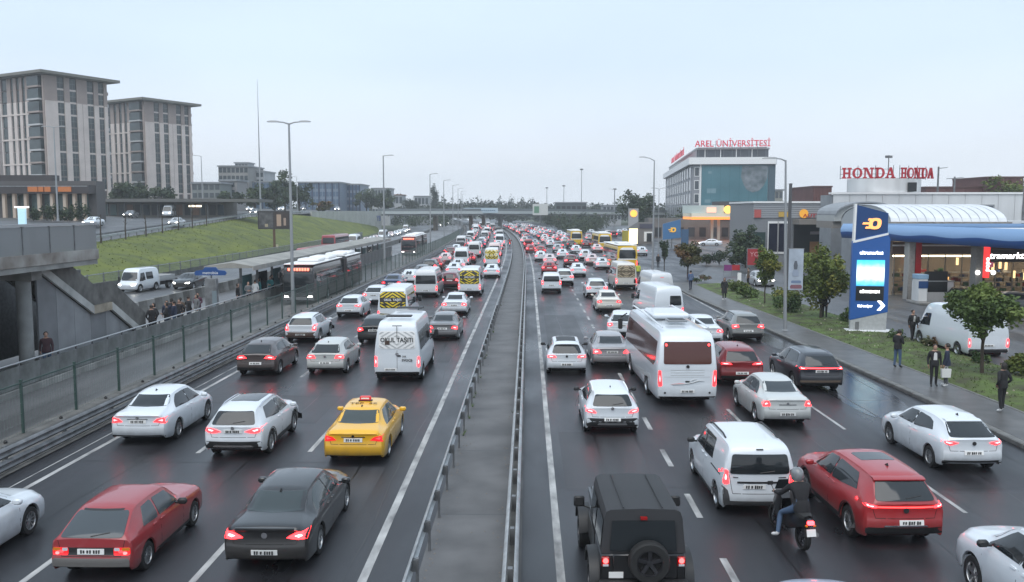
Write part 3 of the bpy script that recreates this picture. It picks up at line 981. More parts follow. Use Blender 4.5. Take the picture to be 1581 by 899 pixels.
v = Veh('taxi', 'yellow taxi with a small red roof sign', 'taxi', 'sedan', C_YELLOW, L=4.4, Wd=1.77, H=1.51, lit=.06, group=G_JAM, rim=2,
        tl=[(.46, .77), (.86, .73), (.86, .92), (.62, .89)], plate=.79, low=(.27, .335), third_lit=0, glass_mat=mat('taxi_glass', (.05, .062, .062), .08))
h, d = project(v.bvh, 0, 2.0, 'top')
q = MB(); q.box((0, 1.95, h.z + .075), (.34, .13, .14), ch=.03); q.build('roof_sign', mat('taxi_sign', (.35, .012, .02), .25, emit=.25, ec=(.8, .05, .05)), v.root)
q = MB(); q.box((0, 1.95, h.z + .005), (.40, .18, .03)); q.build('sign_base', M_BLACK, v.root)
q = MB(); q.b2(-.12, .12, 1.883, 1.88, h.z + .06, h.z + .10); q.build('sign_lettering', M_WHITE, v.root)
top_text(v, 'TEP  30', 1.62, .2, mat('faded_ink', (.12, .07, .02), .7), 1.3)
v.antenna(1.42); v.emblem(.90, .04); v.decal('chrome_strip', [(-.34, .865), (.34, .865), (.34, .89), (-.34, .89)], 'rear', M_CHROME, off=.012, r=0, n=(6, 2)); v.put(-4.9, 24.0)

v = Veh('hatchback_car', 'dark brown hatchback in the leftmost lane, behind the white crossover with brown lower bumper', 'car', 'hatch', C_BROWN, L=4.25, Wd=1.78, H=1.50, lit=.9, group=G_JAM, rim=0,
        tl=[(.36, .83), (.83, .80), (.83, .93), (.50, .95)], plate=.62)
v.antenna(.9); v.put(-11.78, 37.2)
v = Veh('hatchback_car', 'silver hatchback beside the tall white school van', 'car', 'hatch', (.50, .515, .50), L=4.07, Wd=1.75, H=1.46, lit=.75, group=G_JAM, rim=0,
        tl=[(.42, .80), (.83, .79), (.83, .96), (.50, .95)], plate=.60, low=(.27, .36), glass_mat=M_GLASS)
v.antenna(.75); v.emblem(.89, .05); v.put(-8.85, 37.6)

v = Veh('school_van', 'tall white school van with grey chevrons and OKUL TAŞITI lettering on its rear doors', 'van', 'van', C_WHITE, L=5.9, Wd=1.99, H=2.68, lit=.9, group=G_JAM, rg=[], third=False, plate=.60, plate_x=-.28, rim=2, low=(.38, .50))
f = chevrons(v, -.76, .76, 1.45, 2.19, M_WHITE, M_GREYF, sw=.07, gap=.10, band=.135, words='OKUL TAŞITI', ink=mat('dark_film', (.055, .06, .06), .4), wsize=.27, sx=.86)
h, d = project(v.bvh, 0, 1.3, 'rear')
q = MB(); q.b2(-.006, .006, h.y - .004, h.y + .03, .62, 2.42); q.build('door_seam', M_UNDER, v.root)
q = MB(); q.b2(-.50, -.30, h.y - .035, h.y, 1.62, 1.80, ch=.02); q.build('sticker_patch', mat('brown_patch', (.06, .035, .025), .6), v.root)
v.decal('door_handle', [(.02, 1.18), (.16, 1.18), (.16, 1.24), (.02, 1.24)], 'rear', M_BLACK, off=.03, r=.01, n=(3, 3)); v.emblem(1.28, .07)
lettering('lettering', 'SVOCB', .14, M_INK, v.root, (.42, h.y - .02, .97), extrude=.004, bold=.003)
lettering('lettering', '313', .10, M_INK, v.root, (.30, h.y - .02, 1.13), extrude=.004, bold=.003)
q = MB(); q.b2(-.6, .6, 4.0, 4.5, v.H + .01, v.H + .06); q.build('roof_hatch', M_BLACK, v.root)
q = MB(); q.b2(-.55, .55, .6, .95, v.H + .025, v.H + .10, ch=.03); q.build('roof_vent', M_BLACK, v.root)
v.decal('roof_seam', [(-.2, 2.50), (.2, 2.50), (.2, 2.53), (-.2, 2.53)], 'rear', M_UNDER, off=.004, r=0, n=(4, 2)); v.put(-5.45, 36.0)

v = Veh('crossover_car', 'white crossover with a black tailgate window and brown lower bumper, ahead of the brown car', 'car', 'suv', C_WHITE, L=4.2, Wd=1.78, H=1.55, lit=.75, group=G_JAM, rim=0,
        tl=[(.66, .80), (.86, .80), (.86, 1.14), (.72, 1.14)], plate=.55, low_mat=mat('brown_plastic', (.085, .055, .045), .6), low=(.37, .70), third=False)
v.rails(.75, 2.4, M_BLACK, .585, .03); v.arches(w=.06); v.put(-12.3, 46.7)
v = Veh('hatchback_car', 'black car half hidden by the tall white school van, one brake light glowing', 'car', 'hatch', C_BLACK, L=4.2, Wd=1.79, H=1.5, lit=.9, group=G_JAM, plate=.80); v.emblem(.92, .05); v.put(-8.3, 46.4)
v = Veh('sedan_car', 'grey sedan showing past the right side of the tall white school van', 'car', 'sedan', (.16, .16, .165), lit=.8, group=G_JAM); v.put(-4.7, 47.6)
v = Veh('hatchback_car', 'white hatchback in the leftmost lane next to the first articulated bus', 'car', 'hatch', C_WHITE, lit=.8, group=G_JAM, tl=[(.40, .84), (.83, .82), (.83, .98), (.5, .93)], plate=.55); v.put(-12.0, 58.0)
v = Veh('school_van', 'white school van with yellow and black chevrons, behind the tall white one', 'van', 'van', C_WHITE, L=5.6, Wd=1.97, H=2.55, lit=.9, group=G_JAM, rg=[], third=False, rim=2)
chevrons(v, -.80, .80, 1.25, 2.26, mat('film_black', (.03, .03, .03), .4), M_YEL, sw=.10, gap=.09, band=.14, words='OKUL  TAŞITI', ink=M_WHITE, wsize=.19, sx=.9); v.put(-8.25, 53.0)
v = Veh('hatchback_car', 'white car peeking out left of the yellow-chevron school van', 'car', 'hatch', C_WHITE, lit=.9, group=G_JAM); v.put(-11.75, 66.0)
v = Veh('sedan_car', 'dark blue sedan in the leftmost lane, nearest dark car ahead of the first articulated bus', 'car', 'sedan', C_BLUE, lit=.3, group=G_JAM); v.put(-12.2, 77.5)
v = Veh('minibus', 'white minibus with a wide dark rear window, left of the small yellow-chevron school bus', 'minibus', 'van', C_OFFW, L=5.8, Wd=2.0, H=2.45, lit=.5, group=G_JAM, rg=[(-.84, 1.35), (.84, 1.35), (.80, 2.15), (-.80, 2.15)], rim=2); v.put(-8.4, 71.5)
v = Veh('school_van', 'school minibus with a full rear panel of yellow chevrons, behind a white sedan', 'van', 'van', C_WHITE, L=5.6, Wd=1.97, H=2.45, lit=.9, group=G_JAM, rg=[], third=False, rim=2)
chevrons(v, -.82, .82, 1.05, 2.2, mat('film_black', (.03, .03, .03), .4), M_YEL, sw=.11, gap=.09, band=.12, words='OKUL TAŞITI', ink=M_WHITE, wsize=.16); v.put(-4.9, 73.0)
v = Veh('sedan_car', 'white sedan alone in the lane beside the median, in front of the yellow-chevron minibus', 'car', 'sedan', C_WHITE, lit=.8, group=G_JAM, low=(.27, .33)); v.put(-5.05, 59.5)

# --- right carriageway, front rows
v = Veh('minivan', 'white leisure van with black roof rails and large dark rear window', 'van', 'minivan', C_WHITE, lit=.65, group=G_JAM, plate=.80, plate_x=-.12, third=False, rim=2,
        low_mat=mat('grey_plastic', (.05, .05, .052), .6), low=(.30, .44))
v.decal('tailgate_strip', [(-.52, .885), (.52, .885), (.52, .93), (-.52, .93)], 'rear', M_BLACK, off=.018, r=.01)
v.decal('roof_vent', [(-.08, 1.70), (.08, 1.70), (.08, 1.725), (-.08, 1.725)], 'rear', M_BLACK, off=.02, r=0, n=(4, 2))
for sd in (-1, 1):
    v.decal('corner_bumper', [(sd * .66, .32), (sd * .87, .32), (sd * .87, .84), (sd * .72, .70)], 'rear', MATS['grey_plastic'], off=.014, r=.04)
v.decal('badge', [(.44, 1.02), (.62, 1.02), (.62, 1.045), (.44, 1.045)], 'rear', M_CHROME, off=.012, r=0, n=(3, 2))
v.decal('badge', [(-.62, 1.02), (-.50, 1.02), (-.50, 1.045), (-.62, 1.045)], 'rear', M_CHROME, off=.012, r=0, n=(3, 2))
v.decal('sticker', [(.58, .60), (.68, .60), (.68, .69), (.58, .69)], 'rear', M_GREYF, off=.012, r=.04, n=(4, 4))
v.rails(.75, 2.45, M_BLACK, .62, .055); v.wiper(1.15)
for ax in ('left', 'right'):
    v.decal('slide_rail', [(.30, 1.0), (1.25, 1.0), (1.25, 1.03), (.30, 1.03)], ax, M_BLACK, off=.008, r=0, n=(6, 2))
v.sill(.24, .34); v.put(5.42, 20.05, .015)

v = Veh('crossover_car', 'red crossover coupe with a full-width light strip, beside the motorcycle', 'car', 'suv', C_RED, L=4.45, Wd=1.78, H=1.62, lit=1.0, third_lit=.9, group=G_JAM, rim=1, dark_rim=False,
        tl=[(.62, .97), (.90, .99), (.90, 1.08), (.62, 1.03)], plate=.66, plate_x=.12, low=(.36, .54))
v.decal('light_strip', [(-.62, .985), (.62, .985), (.62, 1.015), (-.62, 1.015)], 'rear', MATS['lamp_red'], off=.012, r=.01, n=(12, 3), color=(1, .04, .04, .6))
v.decal('bumper_trim', [(-.5, .56), (.5, .56), (.46, .60), (-.46, .60)], 'rear', M_CHROME, off=.02, r=.02)
v.antenna(.95); v.wiper(1.19); v.emblem(.93, .06, M_BLACK); v.spoiler(1.54, .58, MATS['paint'], .10); v.arches(w=.05); v.sill(.26, .40)
v.decal('sunroof', [(-.40, 1.35), (.40, 1.35), (.40, 2.0), (-.40, 2.0)], 'top', M_GLASS, off=.005, r=.06); v.put(8.0, 18.15, .035)

v = Veh('hatchback_car', 'white hatchback close to the right kerb with slim red tail lights', 'car', 'hatch', C_WHITE, L=4.05, Wd=1.77, H=1.51, lit=.6, group=G_JAM, rim=1,
        tl=[(.40, .90), (.62, .82), (.84, .90), (.84, .97)], plate=.62, low=(.27, .40))
v.antenna(.95); v.emblem(.88, .055, M_BLACK); v.spoiler(1.395, .50, MATS['paint'], .10); v.put(12.17, 23.6, .03)

v = Veh('sedan_car', 'pearl white sedan to the right of the white coach, between it and the kerb lane', 'car', 'sedan', (.52, .54, .53), L=4.2, Wd=1.70, H=1.52, lit=.6, group=G_JAM, rim=2,
        tl=[(.58, .76), (.85, .74), (.85, .93), (.66, .95)], plate=.50, low=(.27, .32), third=False, glass_mat=mat('grey_glass', (.045, .055, .062), .1))
v.emblem(.86, .04); v.decal('chrome_strip', [(-.3, .80), (.3, .80), (.3, .825), (-.3, .825)], 'rear', M_CHROME, off=.012, r=0, n=(6, 2)); v.put(8.6, 28.6, .02)

v = Veh('crossover_car', 'white crossover with black lower bumper behind the white coach', 'car', 'suv', C_WHITE, L=4.18, Wd=1.78, H=1.50, lit=.9, group=G_JAM, rim=0,
        tl=[(.52, .88), (.88, .92), (.88, 1.06), (.60, .98)], plate=.66, low=(.36, .70), black_mirror=True)
v.rails(.75, 2.3, MATS['paint'], .585, .02); v.antenna(.9); v.wiper(1.19); v.emblem(1.06, .05)
v.decal('rear_guard', [(-.5, .45), (.5, .45), (.45, .53), (-.45, .53)], 'rear', M_RIM, off=.02, r=.03); v.put(2.70, 27.4)

v = Veh('coach', 'white coach with a wide brownish rear window, tallest vehicle in the near traffic', 'coach', 'coach', C_WHITE, lit=.45, group=G_JAM, rim=2,
        glass_mat=mat('brown_glass', (.085, .030, .024), .12), third=False, plate=.62, plate_n=9, low=(.36, .42))
for sd in (-1, 1):
    v.decal('marker_lamp', [(sd * .74, 2.34), (sd * .82, 2.34), (sd * .82, 2.43), (sd * .74, 2.43)], 'rear', MATS['lamp_red'], off=.02, r=.03, n=(4, 4), color=(1, .03, .03, 1.0))
    v.decal('lamp_housing', [(sd * .90, .66), (sd * 1.085, .66), (sd * 1.085, 1.50), (sd * .99, 1.50)], 'rear', M_CLEAR, off=.006, r=.05)
    v.decal('fog_lamp', [(sd * .78, .52), (sd * .86, .52), (sd * .86, .60), (sd * .78, .60)], 'rear', M_BLACK, off=.012, r=.03, n=(4, 4))
for z in (1.22, 1.32, 1.42):
    v.decal('vent_groove', [(-.62, z), (.62, z), (.62, z + .022), (-.62, z + .022)], 'rear', M_GREYF, off=.004, r=0, n=(8, 2))
v.decal('engine_hatch_seam', [(-.84, 1.155), (.84, 1.155), (.84, 1.17), (-.84, 1.17)], 'rear', M_GREYF, off=.004, r=0, n=(8, 2))
h, d = project(v.bvh, 0, 1.0, 'rear')
q = MB(); q.tube([(-.55, h.y - .012, .84), (-.2, h.y - .012, .86), (.15, h.y - .012, .91), (.42, h.y - .012, .99), (.62, h.y - .012, .98)], [.008, .02, .022, .018, .006], 6)
q.tube([(.05, h.y - .012, .93), (.22, h.y - .012, 1.03), (.35, h.y - .012, 1.05)], [.008, .018, .004], 6); q.build('swirl_graphic', M_GREYF, v.root)
q = MB(); q.tube([(-.62, h.y - .012, .86), (-.3, h.y - .012, .885), (.0, h.y - .012, .89)], [.004, .012, .004], 6); q.build('swirl_graphic', mat('pink_film', (.6, .2, .2), .4), v.root)
for ax in ('left', 'right'):
    v.decal('side_swoosh', [(1.0, .75), (5.0, .62), (5.3, .72), (1.4, 1.02)], ax, M_GREYF, off=.005, r=.1)
v.emblem(1.57, .06, M_BLACK); v.decal('vent_cap', [(-.08, .96), (.08, .96), (.08, 1.02), (-.08, 1.02)], 'rear', M_BLACK, off=.012, r=0, n=(3, 3))
q = MB(); q.b2(-.75, .75, 3.2, 5.4, v.H - .04, v.H + .17, ch=.08); q.build('air_conditioner', MATS['paint'], v.root).color = (*C_WHITE, 1)
q = MB(); q.b2(-.38, .38, 1.9, 2.6, v.H - .02, v.H + .06, ch=.02); q.build('roof_hatch', mat('grey_hatch', (.2, .21, .22), .4), v.root)
q = MB(); q.b2(-.3, .3, 2.0, 2.5, v.H + .06, v.H + .075); q.build('hatch_glass', M_BLACK, v.root)
for sd in (-1, 1):
    q = MB(); q.tube([(sd * .85, .5, v.H - .03), (sd * .86, 3, v.H + .02), (sd * .86, 7.5, v.H + .02), (sd * .85, 8.0, v.H - .05)], .035, 6); q.build('roof_edge', MATS['paint'], v.root).color = (*C_WHITE, 1)
    q = MB(); q.box((sd * 1.32, 8.5, 2.0), (.2, .14, .5), ch=.04); q.tube([(sd * 1.05, 8.3, 2.5), (sd * 1.3, 8.5, 2.3)], .03, 6); q.build('mirror', M_BLACK, v.root)
v.put(5.85, 31.7, .03)

v = Veh('crossover_car', 'dark red crossover partly hidden to the right of the white coach', 'car', 'suv', (.20, .014, .018), lit=1.0, group=G_JAM, tl=[(.40, .98), (.86, .98), (.88, 1.07), (.5, 1.05)], plate=.62, third=False, low=(.36, .50))
v.antenna(.9); v.put(8.75, 35.4)
v = Veh('crossover_car', 'black crossover with a continuous red light bar, in the kerb lane by the pavement', 'car', 'suv', (.013, .016, .024), L=4.3, Wd=1.82, lit=.9, group=G_JAM, plate=.91, rim=0,
        tl=[(.60, 1.00), (.90, 1.00), (.90, 1.09), (.60, 1.07)], third=False, low_mat=mat('tan_trim', (.16, .12, .09), .5), low=(.44, .54))
v.decal('light_strip', [(-.62, 1.02), (.62, 1.02), (.62, 1.06), (-.62, 1.06)], 'rear', MATS['lamp_red'], off=.012, r=.01, n=(12, 3), color=(1, .05, .06, .7))
v.decal('bumper', [(-.85, .34), (.85, .34), (.85, .44), (-.85, .44)], 'rear', M_BLACK, off=.012, r=.03)
v.rails(.8, 2.4, M_CHROME, .60, .03); v.wiper(1.2); v.put(11.62, 34.3, .03)
v = Veh('crossover_car', 'silver grey crossover in the kerb lane, farther along than the black one', 'car', 'suv', (.20, .205, .20), lit=.8, third_lit=.8, group=G_JAM, plate=.70); v.rails(.8, 2.4, M_BLACK, .60, .03); v.put(12.0, 47.4)
v = Veh('sedan_car', 'white sedan mostly hidden between the coach and the silver grey crossover', 'car', 'sedan', C_WHITE, lit=.8, group=G_JAM); v.put(9.6, 46.5)
v = Veh('sedan_car', 'pinkish silver sedan left of the white coach with all brake lights lit', 'car', 'sedan', (.30, .29, .30), L=4.7, Wd=1.83, lit=.9, third_lit=.8, group=G_JAM, tl=[(.46, .76), (.88, .73), (.88, .93), (.6, .93)], plate=.82, low=(.27, .36)); v.put(3.85, 39.4)
v = Veh('crossover_car', 'white crossover with a black roof, beside the median barrier, next after the black off-road car', 'car', 'suv', C_WHITE, L=4.2, Wd=1.79, H=1.53, lit=.8, group=G_JAM,
        tl=[(.46, .93), (.88, .93), (.88, 1.04), (.55, 1.03)], plate=.60, low=(.33, .42), third=False, black_mirror=True)
v.decal('black_roof', [(-.60, .72), (.60, .72), (.60, 2.55), (-.60, 2.55)], 'top', M_BLACK, off=.006, r=.1); v.emblem(.99, .05, M_BLACK); v.spoiler(1.5, .5, M_BLACK, .08); v.put(1.70, 37.6)
v = Veh('hatchback_car', 'white hatchback tucked in front of the pinkish silver sedan, left of the coach', 'car', 'hatch', C_WHITE, lit=1.0, group=G_JAM); v.put(5.3, 48.8, -.12)
v = Veh('sedan_car', 'cream white sedan between the lane dashes and the long white panel van', 'car', 'sedan', (.70, .67, .60), lit=.4, group=G_JAM, plate=.55, low=(.26, .30)); v.put(5.75, 61.5)
v = Veh('crossover_car', 'white crossover directly ahead of the cream white sedan', 'car', 'suv', C_WHITE, lit=.6, group=G_JAM); v.put(5.65, 71.0)

v = Veh('panel_van', 'long white panel van with one dark rear window, just ahead of the coach', 'van', 'van', C_WHITE, L=6.0, Wd=2.0, H=2.45, lit=.7, group=G_JAM, rg=[(.04, 1.35), (.80, 1.35), (.76, 2.05), (.04, 2.05)], sg=[TPL['van']['sg'][2]], third=False, rim=2)
v.put(9.0, 55.5, .13)
v = Veh('panel_van', 'white panel van with windowless rear doors, ahead of the long white panel van', 'van', 'van', C_OFFW, L=5.6, Wd=2.0, H=2.35, lit=.8, group=G_JAM, rg=[], sg=[TPL['van']['sg'][2]], rim=2, third_z=2.3)
v.decal('door_handle', [(-.30, 1.62), (-.14, 1.62), (-.14, 1.76), (-.30, 1.76)], 'rear', M_BLACK, off=.012, r=.02, n=(3, 3)); v.put(10.6, 69.0, .10)
v = Veh('school_van', 'beige white school minibus with round chevron panel, in front of the yellow city bus', 'van', 'van', (.60, .58, .53), L=5.8, Wd=2.0, H=2.55, lit=1.0, group=G_JAM, rg=[], rim=2, third_z=2.42)
chevrons(v, -.80, .80, 1.15, 2.25, mat('film_brown', (.10, .075, .045), .4), mat('film_cream', (.62, .52, .35), .5), sw=.07, gap=.11, band=.10); v.put(8.9, 79.0, .04)
v = Veh('minivan', 'small white van with a dark rear window, close to the median barrier', 'van', 'minivan', C_WHITE, lit=.7, group=G_JAM, plate=.78, rim=2, third=False); v.put(2.05, 75.5)
v = Veh('crossover_car', 'white crossover just ahead and right of the small white van', 'car', 'suv', C_WHITE, lit=.5, group=G_JAM); v.put(3.5, 83.0)

# ------------------------------------------------------------------ black jeep in the foreground
def jeep():
    r = thing('off_road_car', 'black boxy off-road car with a spare wheel on its tailgate, beside the median barrier', 'car', (2.08, 15.25, 0), .02, G_JAM)
    mb_ = mat('off_road_black', (.010, .010, .011), .35, coat=.5, var=.3, vs=3)
    mt = mat('hard_top_grey', (.030, .031, .034), .72, bump=.25, bs=120)
    q = MB()
    q.b2(-.77, .77, .0, 2.55, .52, 1.06, ch=.04); q.build('body', mb_, r, 40)
    q = MB()
    q.prism([(-.62, .72), (.62, .72), (.66, 1.08), (-.66, 1.08)], 2.55, 3.75, 'y'); q.box((0, 3.1, 1.08), (1.22, 1.25, .06), ch=.03); q.build('bonnet', mb_, r, 40)
    q = MB()      # hard top: upright, slightly tapering cabin
    rows = []
    for y, k, z in ((.02, 1, 0), (.06, .985, .0), (1.0, .985, 0), (2.15, .97, 0), (2.22, .965, -.03)):
        rows.append([(sx * w * k, y + dy, zz + (z if zz > 1.5 else 0)) for sx, w, zz, dy in ((-1, .765, 1.055, 0), (-1, .70, 1.70, 0), (-1, .665, 1.81, .03), (-1, .58, 1.845, .05), (0, 0, 1.86, .06), (1, .58, 1.845, .05), (1, .665, 1.81, .03), (1, .70, 1.70, 0), (1, .765, 1.055, 0))])
    q.grid(rows)
    for ring, fl in ((rows[0], 0), (rows[-1], 1)):
        q.add(ring, [tuple(range(9))])
    q.build('hard_top', mt, r, 40)
    q = MB()
    for x in (-.35, .35): q.tube([(x, .1, 1.875), (x, 2.1, 1.865)], .012, 5)
    q.build('roof_rib', mt, r)
    q = MB(); q.prism([(-.60, 1.12), (.60, 1.12), (.56, 1.66), (-.56, 1.66)], -.02, .035, 'y'); q.build('rear_window', M_GLASS, r)
    for sd in (-1, 1):
        q = MB(); pts = [(.12, 1.14), (1.02, 1.14), (1.02, 1.64), (.12, 1.64)]
        q.add([(sd * (.765 - (z - 1.055) * .10 + .006), y, z) for y, z in pts], [(0, 1, 2, 3)]); q.build('side_window', M_GLASS, r)
        q = MB(); pts = [(1.14, 1.12), (2.05, 1.12), (1.98, 1.64), (1.14, 1.64)]
        q.add([(sd * (.765 - (z - 1.055) * .10 + .006), y, z) for y, z in pts], [(0, 1, 2, 3)]); q.build('door_window', M_GLASS, r)
        q = MB(); q.b2(sd * .772, sd * .782, 1.08, 2.18, .56, 1.05); q.build('door', mb_, r)
        for yc in (.62, 3.05):
            q = MB(); pr = []
            for i in range(9):
                t = math.pi * i / 8
                pr.append((yc + .56 * math.cos(t), .52 + .44 * math.sin(t)))
            inn = [(yc + .47 * math.cos(math.pi * i / 8), .52 + .36 * math.sin(math.pi * i / 8)) for i in range(9)]
            n = 9
            vs = [(sd * .70, a, b) for a, b in pr] + [(sd * .95, a, b - .03) for a, b in pr] + [(sd * .95, a, b - .03) for a, b in inn] + [(sd * .70, a, b) for a, b in inn]
            q.add(vs, [(k * n + i, k * n + i + 1, (k + 1) * n + i + 1, (k + 1) * n + i) for k in range(3) for i in range(n - 1)])
            q.build('fender', M_BLACK, r, 40)
        q = MB(); q.box((sd * .98, 2.22, 1.28), (.22, .10, .22), ch=.03); q.tube([(sd * .76, 2.2, 1.14), (sd * .93, 2.22, 1.2)], .018, 6); q.build('mirror', M_BLACK, r, 40)
        q = MB(); q.b2(sd * .68 - .075, sd * .68 + .075, -.075, .0, .84, 1.02, ch=.02); tl = q.build('taillight', M_REFL, r)
        q = MB(); q.lathe([(.001, -.088), (.048, -.083), (.05, -.07)], 14, 'y', c=(sd * .68, 0, .955)); o = q.build('lamp_core', MATS['lamp_red'], tl, 40); o.color = (1, .04, .04, 1.3)
        q = MB(); q.b2(sd * .68 - .05, sd * .68 + .05, -.08, -.07, .855, .895); q.build('reversing_light', M_CLEAR, tl)
        tm, rm = wheel_meshes(.38, 0, .24, True)
        for yc in (.62, 3.05):
            w = inst('wheel', tm, r, (sd * .80, yc, .38), 0 if sd > 0 else math.pi); inst('rim', rm, w)
    q = MB(); q.b2(-.80, .80, -.18, .0, .42, .60, ch=.03); q.build('rear_bumper', M_BLACK, r, 40)
    q = MB(); q.b2(-.55, .62, -.045, .0, .60, 1.06, ch=.02); q.build('tailgate', mb_, r, 40)
    tm, rm = wheel_meshes(.37, 0, .23, True)
    w = inst('spare_wheel', tm, r, (.08, -.17, .98), -math.pi / 2); inst('rim', rm, w)
    q = MB(); q.b2(-.62, -.36, -.06, -.045, .63, .74); q.build('licence_plate', M_PLATE, r)
    q = MB(); q.prism([(-.62, 1.06), (.62, 1.06), (.55, 1.52), (-.55, 1.52)], 2.28, 2.34, 'y'); q.build('windscreen', M_GLASS, r)
    q = MB(); q.b2(-.06, .06, -.06, .02, 1.70, 1.74); q.build('brake_light', M_REFL, r)
    for sd in (-1, 1):
        q = MB(); q.lathe([(.001, 3.79), (.09, 3.78), (.10, 3.74)], 14, 'y', c=(sd * .42, 0, .9)); q.build('headlight', M_CLEAR, r, 40)


jeep()
v = Veh('crossover_car', 'white car at the lower right corner with a dark side window and black mirror', 'car', 'suv', C_WHITE, L=4.3, Wd=1.8, H=1.74, lit=.5, group=G_JAM, black_mirror=True, third=False); v.put(9.3, 12.75)
v = Veh('sedan_car', 'pale blue car right of the black off-road car, only its roof showing', 'car', 'sedan', (.45, .50, .60), lit=.5, group=G_JAM, third=False); v.put(4.95, 10.4)


# ------------------------------------------------------------------ people: one continuous body grown from a posed skeleton
SKINC = mat('skin', (.36, .21, .15), .55)


def sub(a, b): return Vector(a) - Vector(b)


def figure(name, label, J, cloth, loc, rz, group=None, hair='hair', hood=False, skirt=None, cat='person', no_head=False, scale=1.0):
    """J: joint positions in metres; cloth: dict jacket, trousers, shoes -> material"""
    E = [('pelvis', 'waist'), ('waist', 'chest'), ('chest', 'neck'), ('neck', 'skull')]
    for s in 'LR':
        E += [('chest', 'sh' + s), ('sh' + s, 'el' + s), ('el' + s, 'wr' + s), ('wr' + s, 'pa' + s),
              ('pelvis', 'hp' + s), ('hp' + s, 'kn' + s), ('kn' + s, 'an' + s), ('an' + s, 'to' + s)]
    RAD = dict(pelvis=(.155, .115), waist=(.15, .11), chest=(.165, .115), neck=(.055, .055), skull=(.06, .06), sh=(.075, .075), el=(.055, .055), wr=(.036, .036), pa=(.04, .024),
               hp=(.095, .095), kn=(.066, .066), an=(.048, .048), to=(.045, .035))
    names = list(J)
    names = ['pelvis'] + [n for n in names if n != 'pelvis']
    me = bpy.data.meshes.new('body')
    me.from_pydata([J[n] for n in names], [(names.index(a), names.index(b)) for a, b in E], [])
    ob = bpy.data.objects.new('body', me); COL.objects.link(ob)
    mod = ob.modifiers.new('skin', 'SKIN'); mod.use_smooth_shade = True
    sv = me.skin_vertices[0].data
    for i, n in enumerate(names):
        sv[i].radius = RAD.get(n) or RAD[n[:2]]
        sv[i].use_root = (n == 'pelvis')
    sm = ob.modifiers.new('sub', 'SUBSURF'); sm.levels = 1; sm.render_levels = 1
    dg = bpy.context.evaluated_depsgraph_get()
    out = bpy.data.meshes.new_from_object(ob.evaluated_get(dg))
    bpy.data.objects.remove(ob)
    mb = MB()
    mats = [cloth['jacket'], cloth['trousers'], SKINC, cloth['shoes']]
    segs = [(a, b, Vector(J[a]), Vector(J[b])) for a, b in E]
    def near(p):
        best = None
        for a, b, A, B in segs:
            t = max(0, min(1, (p - A).dot(B - A) / max((B - A).length_squared, 1e-9)))
            d = (p - A - (B - A) * t).length
            if best is None or d < best[0]: best = (d, a, b, t)
        return best
    vs = [v.co.copy() for v in out.vertices]
    for pl in out.polygons:
        c = sum((vs[i] for i in pl.vertices), Vector()) / len(pl.vertices)
        _, a, b, t = near(c)
        k = 0
        if b[:2] in ('hp', 'kn', 'an'): k = 1
        if a == 'pelvis' and b == 'waist' and t < .15: k = 1
        if b[:2] == 'to' or (b[:2] == 'an' and t > .93): k = 3
        if b[:2] == 'pa' or b == 'skull' or (b == 'neck' and t > .7): k = 2
        mb.mi.append(k)
        mb.f.append(tuple(pl.vertices))
    mb.v = [tuple(p) for p in vs]
    # head with a face, fingers and thumb, all in the same surface
    H = Vector(J['skull']); up = (H - Vector(J['neck'])).normalized()
    hc = H + up * .075
    f = Vector(J.get('look', (0, 1, 0))).normalized() if False else Vector(LOOK)
    prof = [(-.115, .045), (-.085, .066), (-.04, .078), (0, .084), (.045, .082), (.085, .062), (.112, .03)]
    rows = []
    for z, rr in prof:
        rows.append([(hc.x + rr * .92 * math.cos(t), hc.y + rr * 1.12 * math.sin(t) + (.012 if z < -.03 else 0), hc.z + z) for t in [2 * math.pi * i / 12 for i in range(13)]])
    mb.cur = 2; mb.grid(rows)
    mb.add([(hc.x, hc.y, hc.z + .12)] + rows[-1], [(0, i, i + 1) for i in range(1, 13)])
    mb.add([(hc.x - .015, hc.y + .088, hc.z - .03), (hc.x + .015, hc.y + .088, hc.z - .03), (hc.x, hc.y + .118, hc.z - .028), (hc.x, hc.y + .09, hc.z + .015)], [(0, 1, 2), (0, 2, 3), (1, 3, 2)])
    for sd in (-1, 1):
        mb.box((hc.x + sd * .08, hc.y - .005, hc.z - .005), (.018, .035, .06), ch=.008)
    for s, sd in (('L', -1), ('R', 1)):
        w, p = Vector(J['wr' + s]), Vector(J['pa' + s])
        d = (p - w).normalized(); side = d.cross(Vector((1, 0, 0)))
        side = Vector((0, 1, 0)) if side.length < .2 else side.normalized()
        inn = Vector((-sd, 0, 0))
        for i, ln in enumerate((.072, .082, .077, .06)):
            o = p + side * (.028 - .019 * i)
            mb.tube([o, o + d * ln * .6 + inn * .008, o + d * ln + inn * .028], [.0095, .009, .0065], 5)
        o = w + (p - w) * .35 + side * .03
        mb.tube([o, o + d * .035 + side * .025 + inn * .01, o + d * .07 + side * .028 + inn * .02], [.011, .010, .007], 5)
    r = thing(name, label, cat, loc, rz, group)
    r.scale = (scale,) * 3
    body = mb.build('body', mats, r, True, fix=False)
    if hair and not no_head:
        q = MB(); rows = []
        dep = {'hair': -.02, 'long': -.20, 'hood': -.12}[hair]
        for z, rr in ((dep, .085), (-.02, .094), (.03, .096), (.075, .080), (.108, .05), (.126, .012)):
            rows.append([(hc.x + rr * math.cos(t), hc.y - .012 + rr * 1.12 * math.sin(t) * (1 if math.sin(t) < .3 or z > .06 else .72), hc.z + z) for t in [2 * math.pi * i / 12 for i in range(13)]])
        q.grid(rows); q.build('hood' if hair == 'hood' else 'hair', cloth.get('hair', mat('dark_hair', (.02, .016, .013), .7)), r, True)
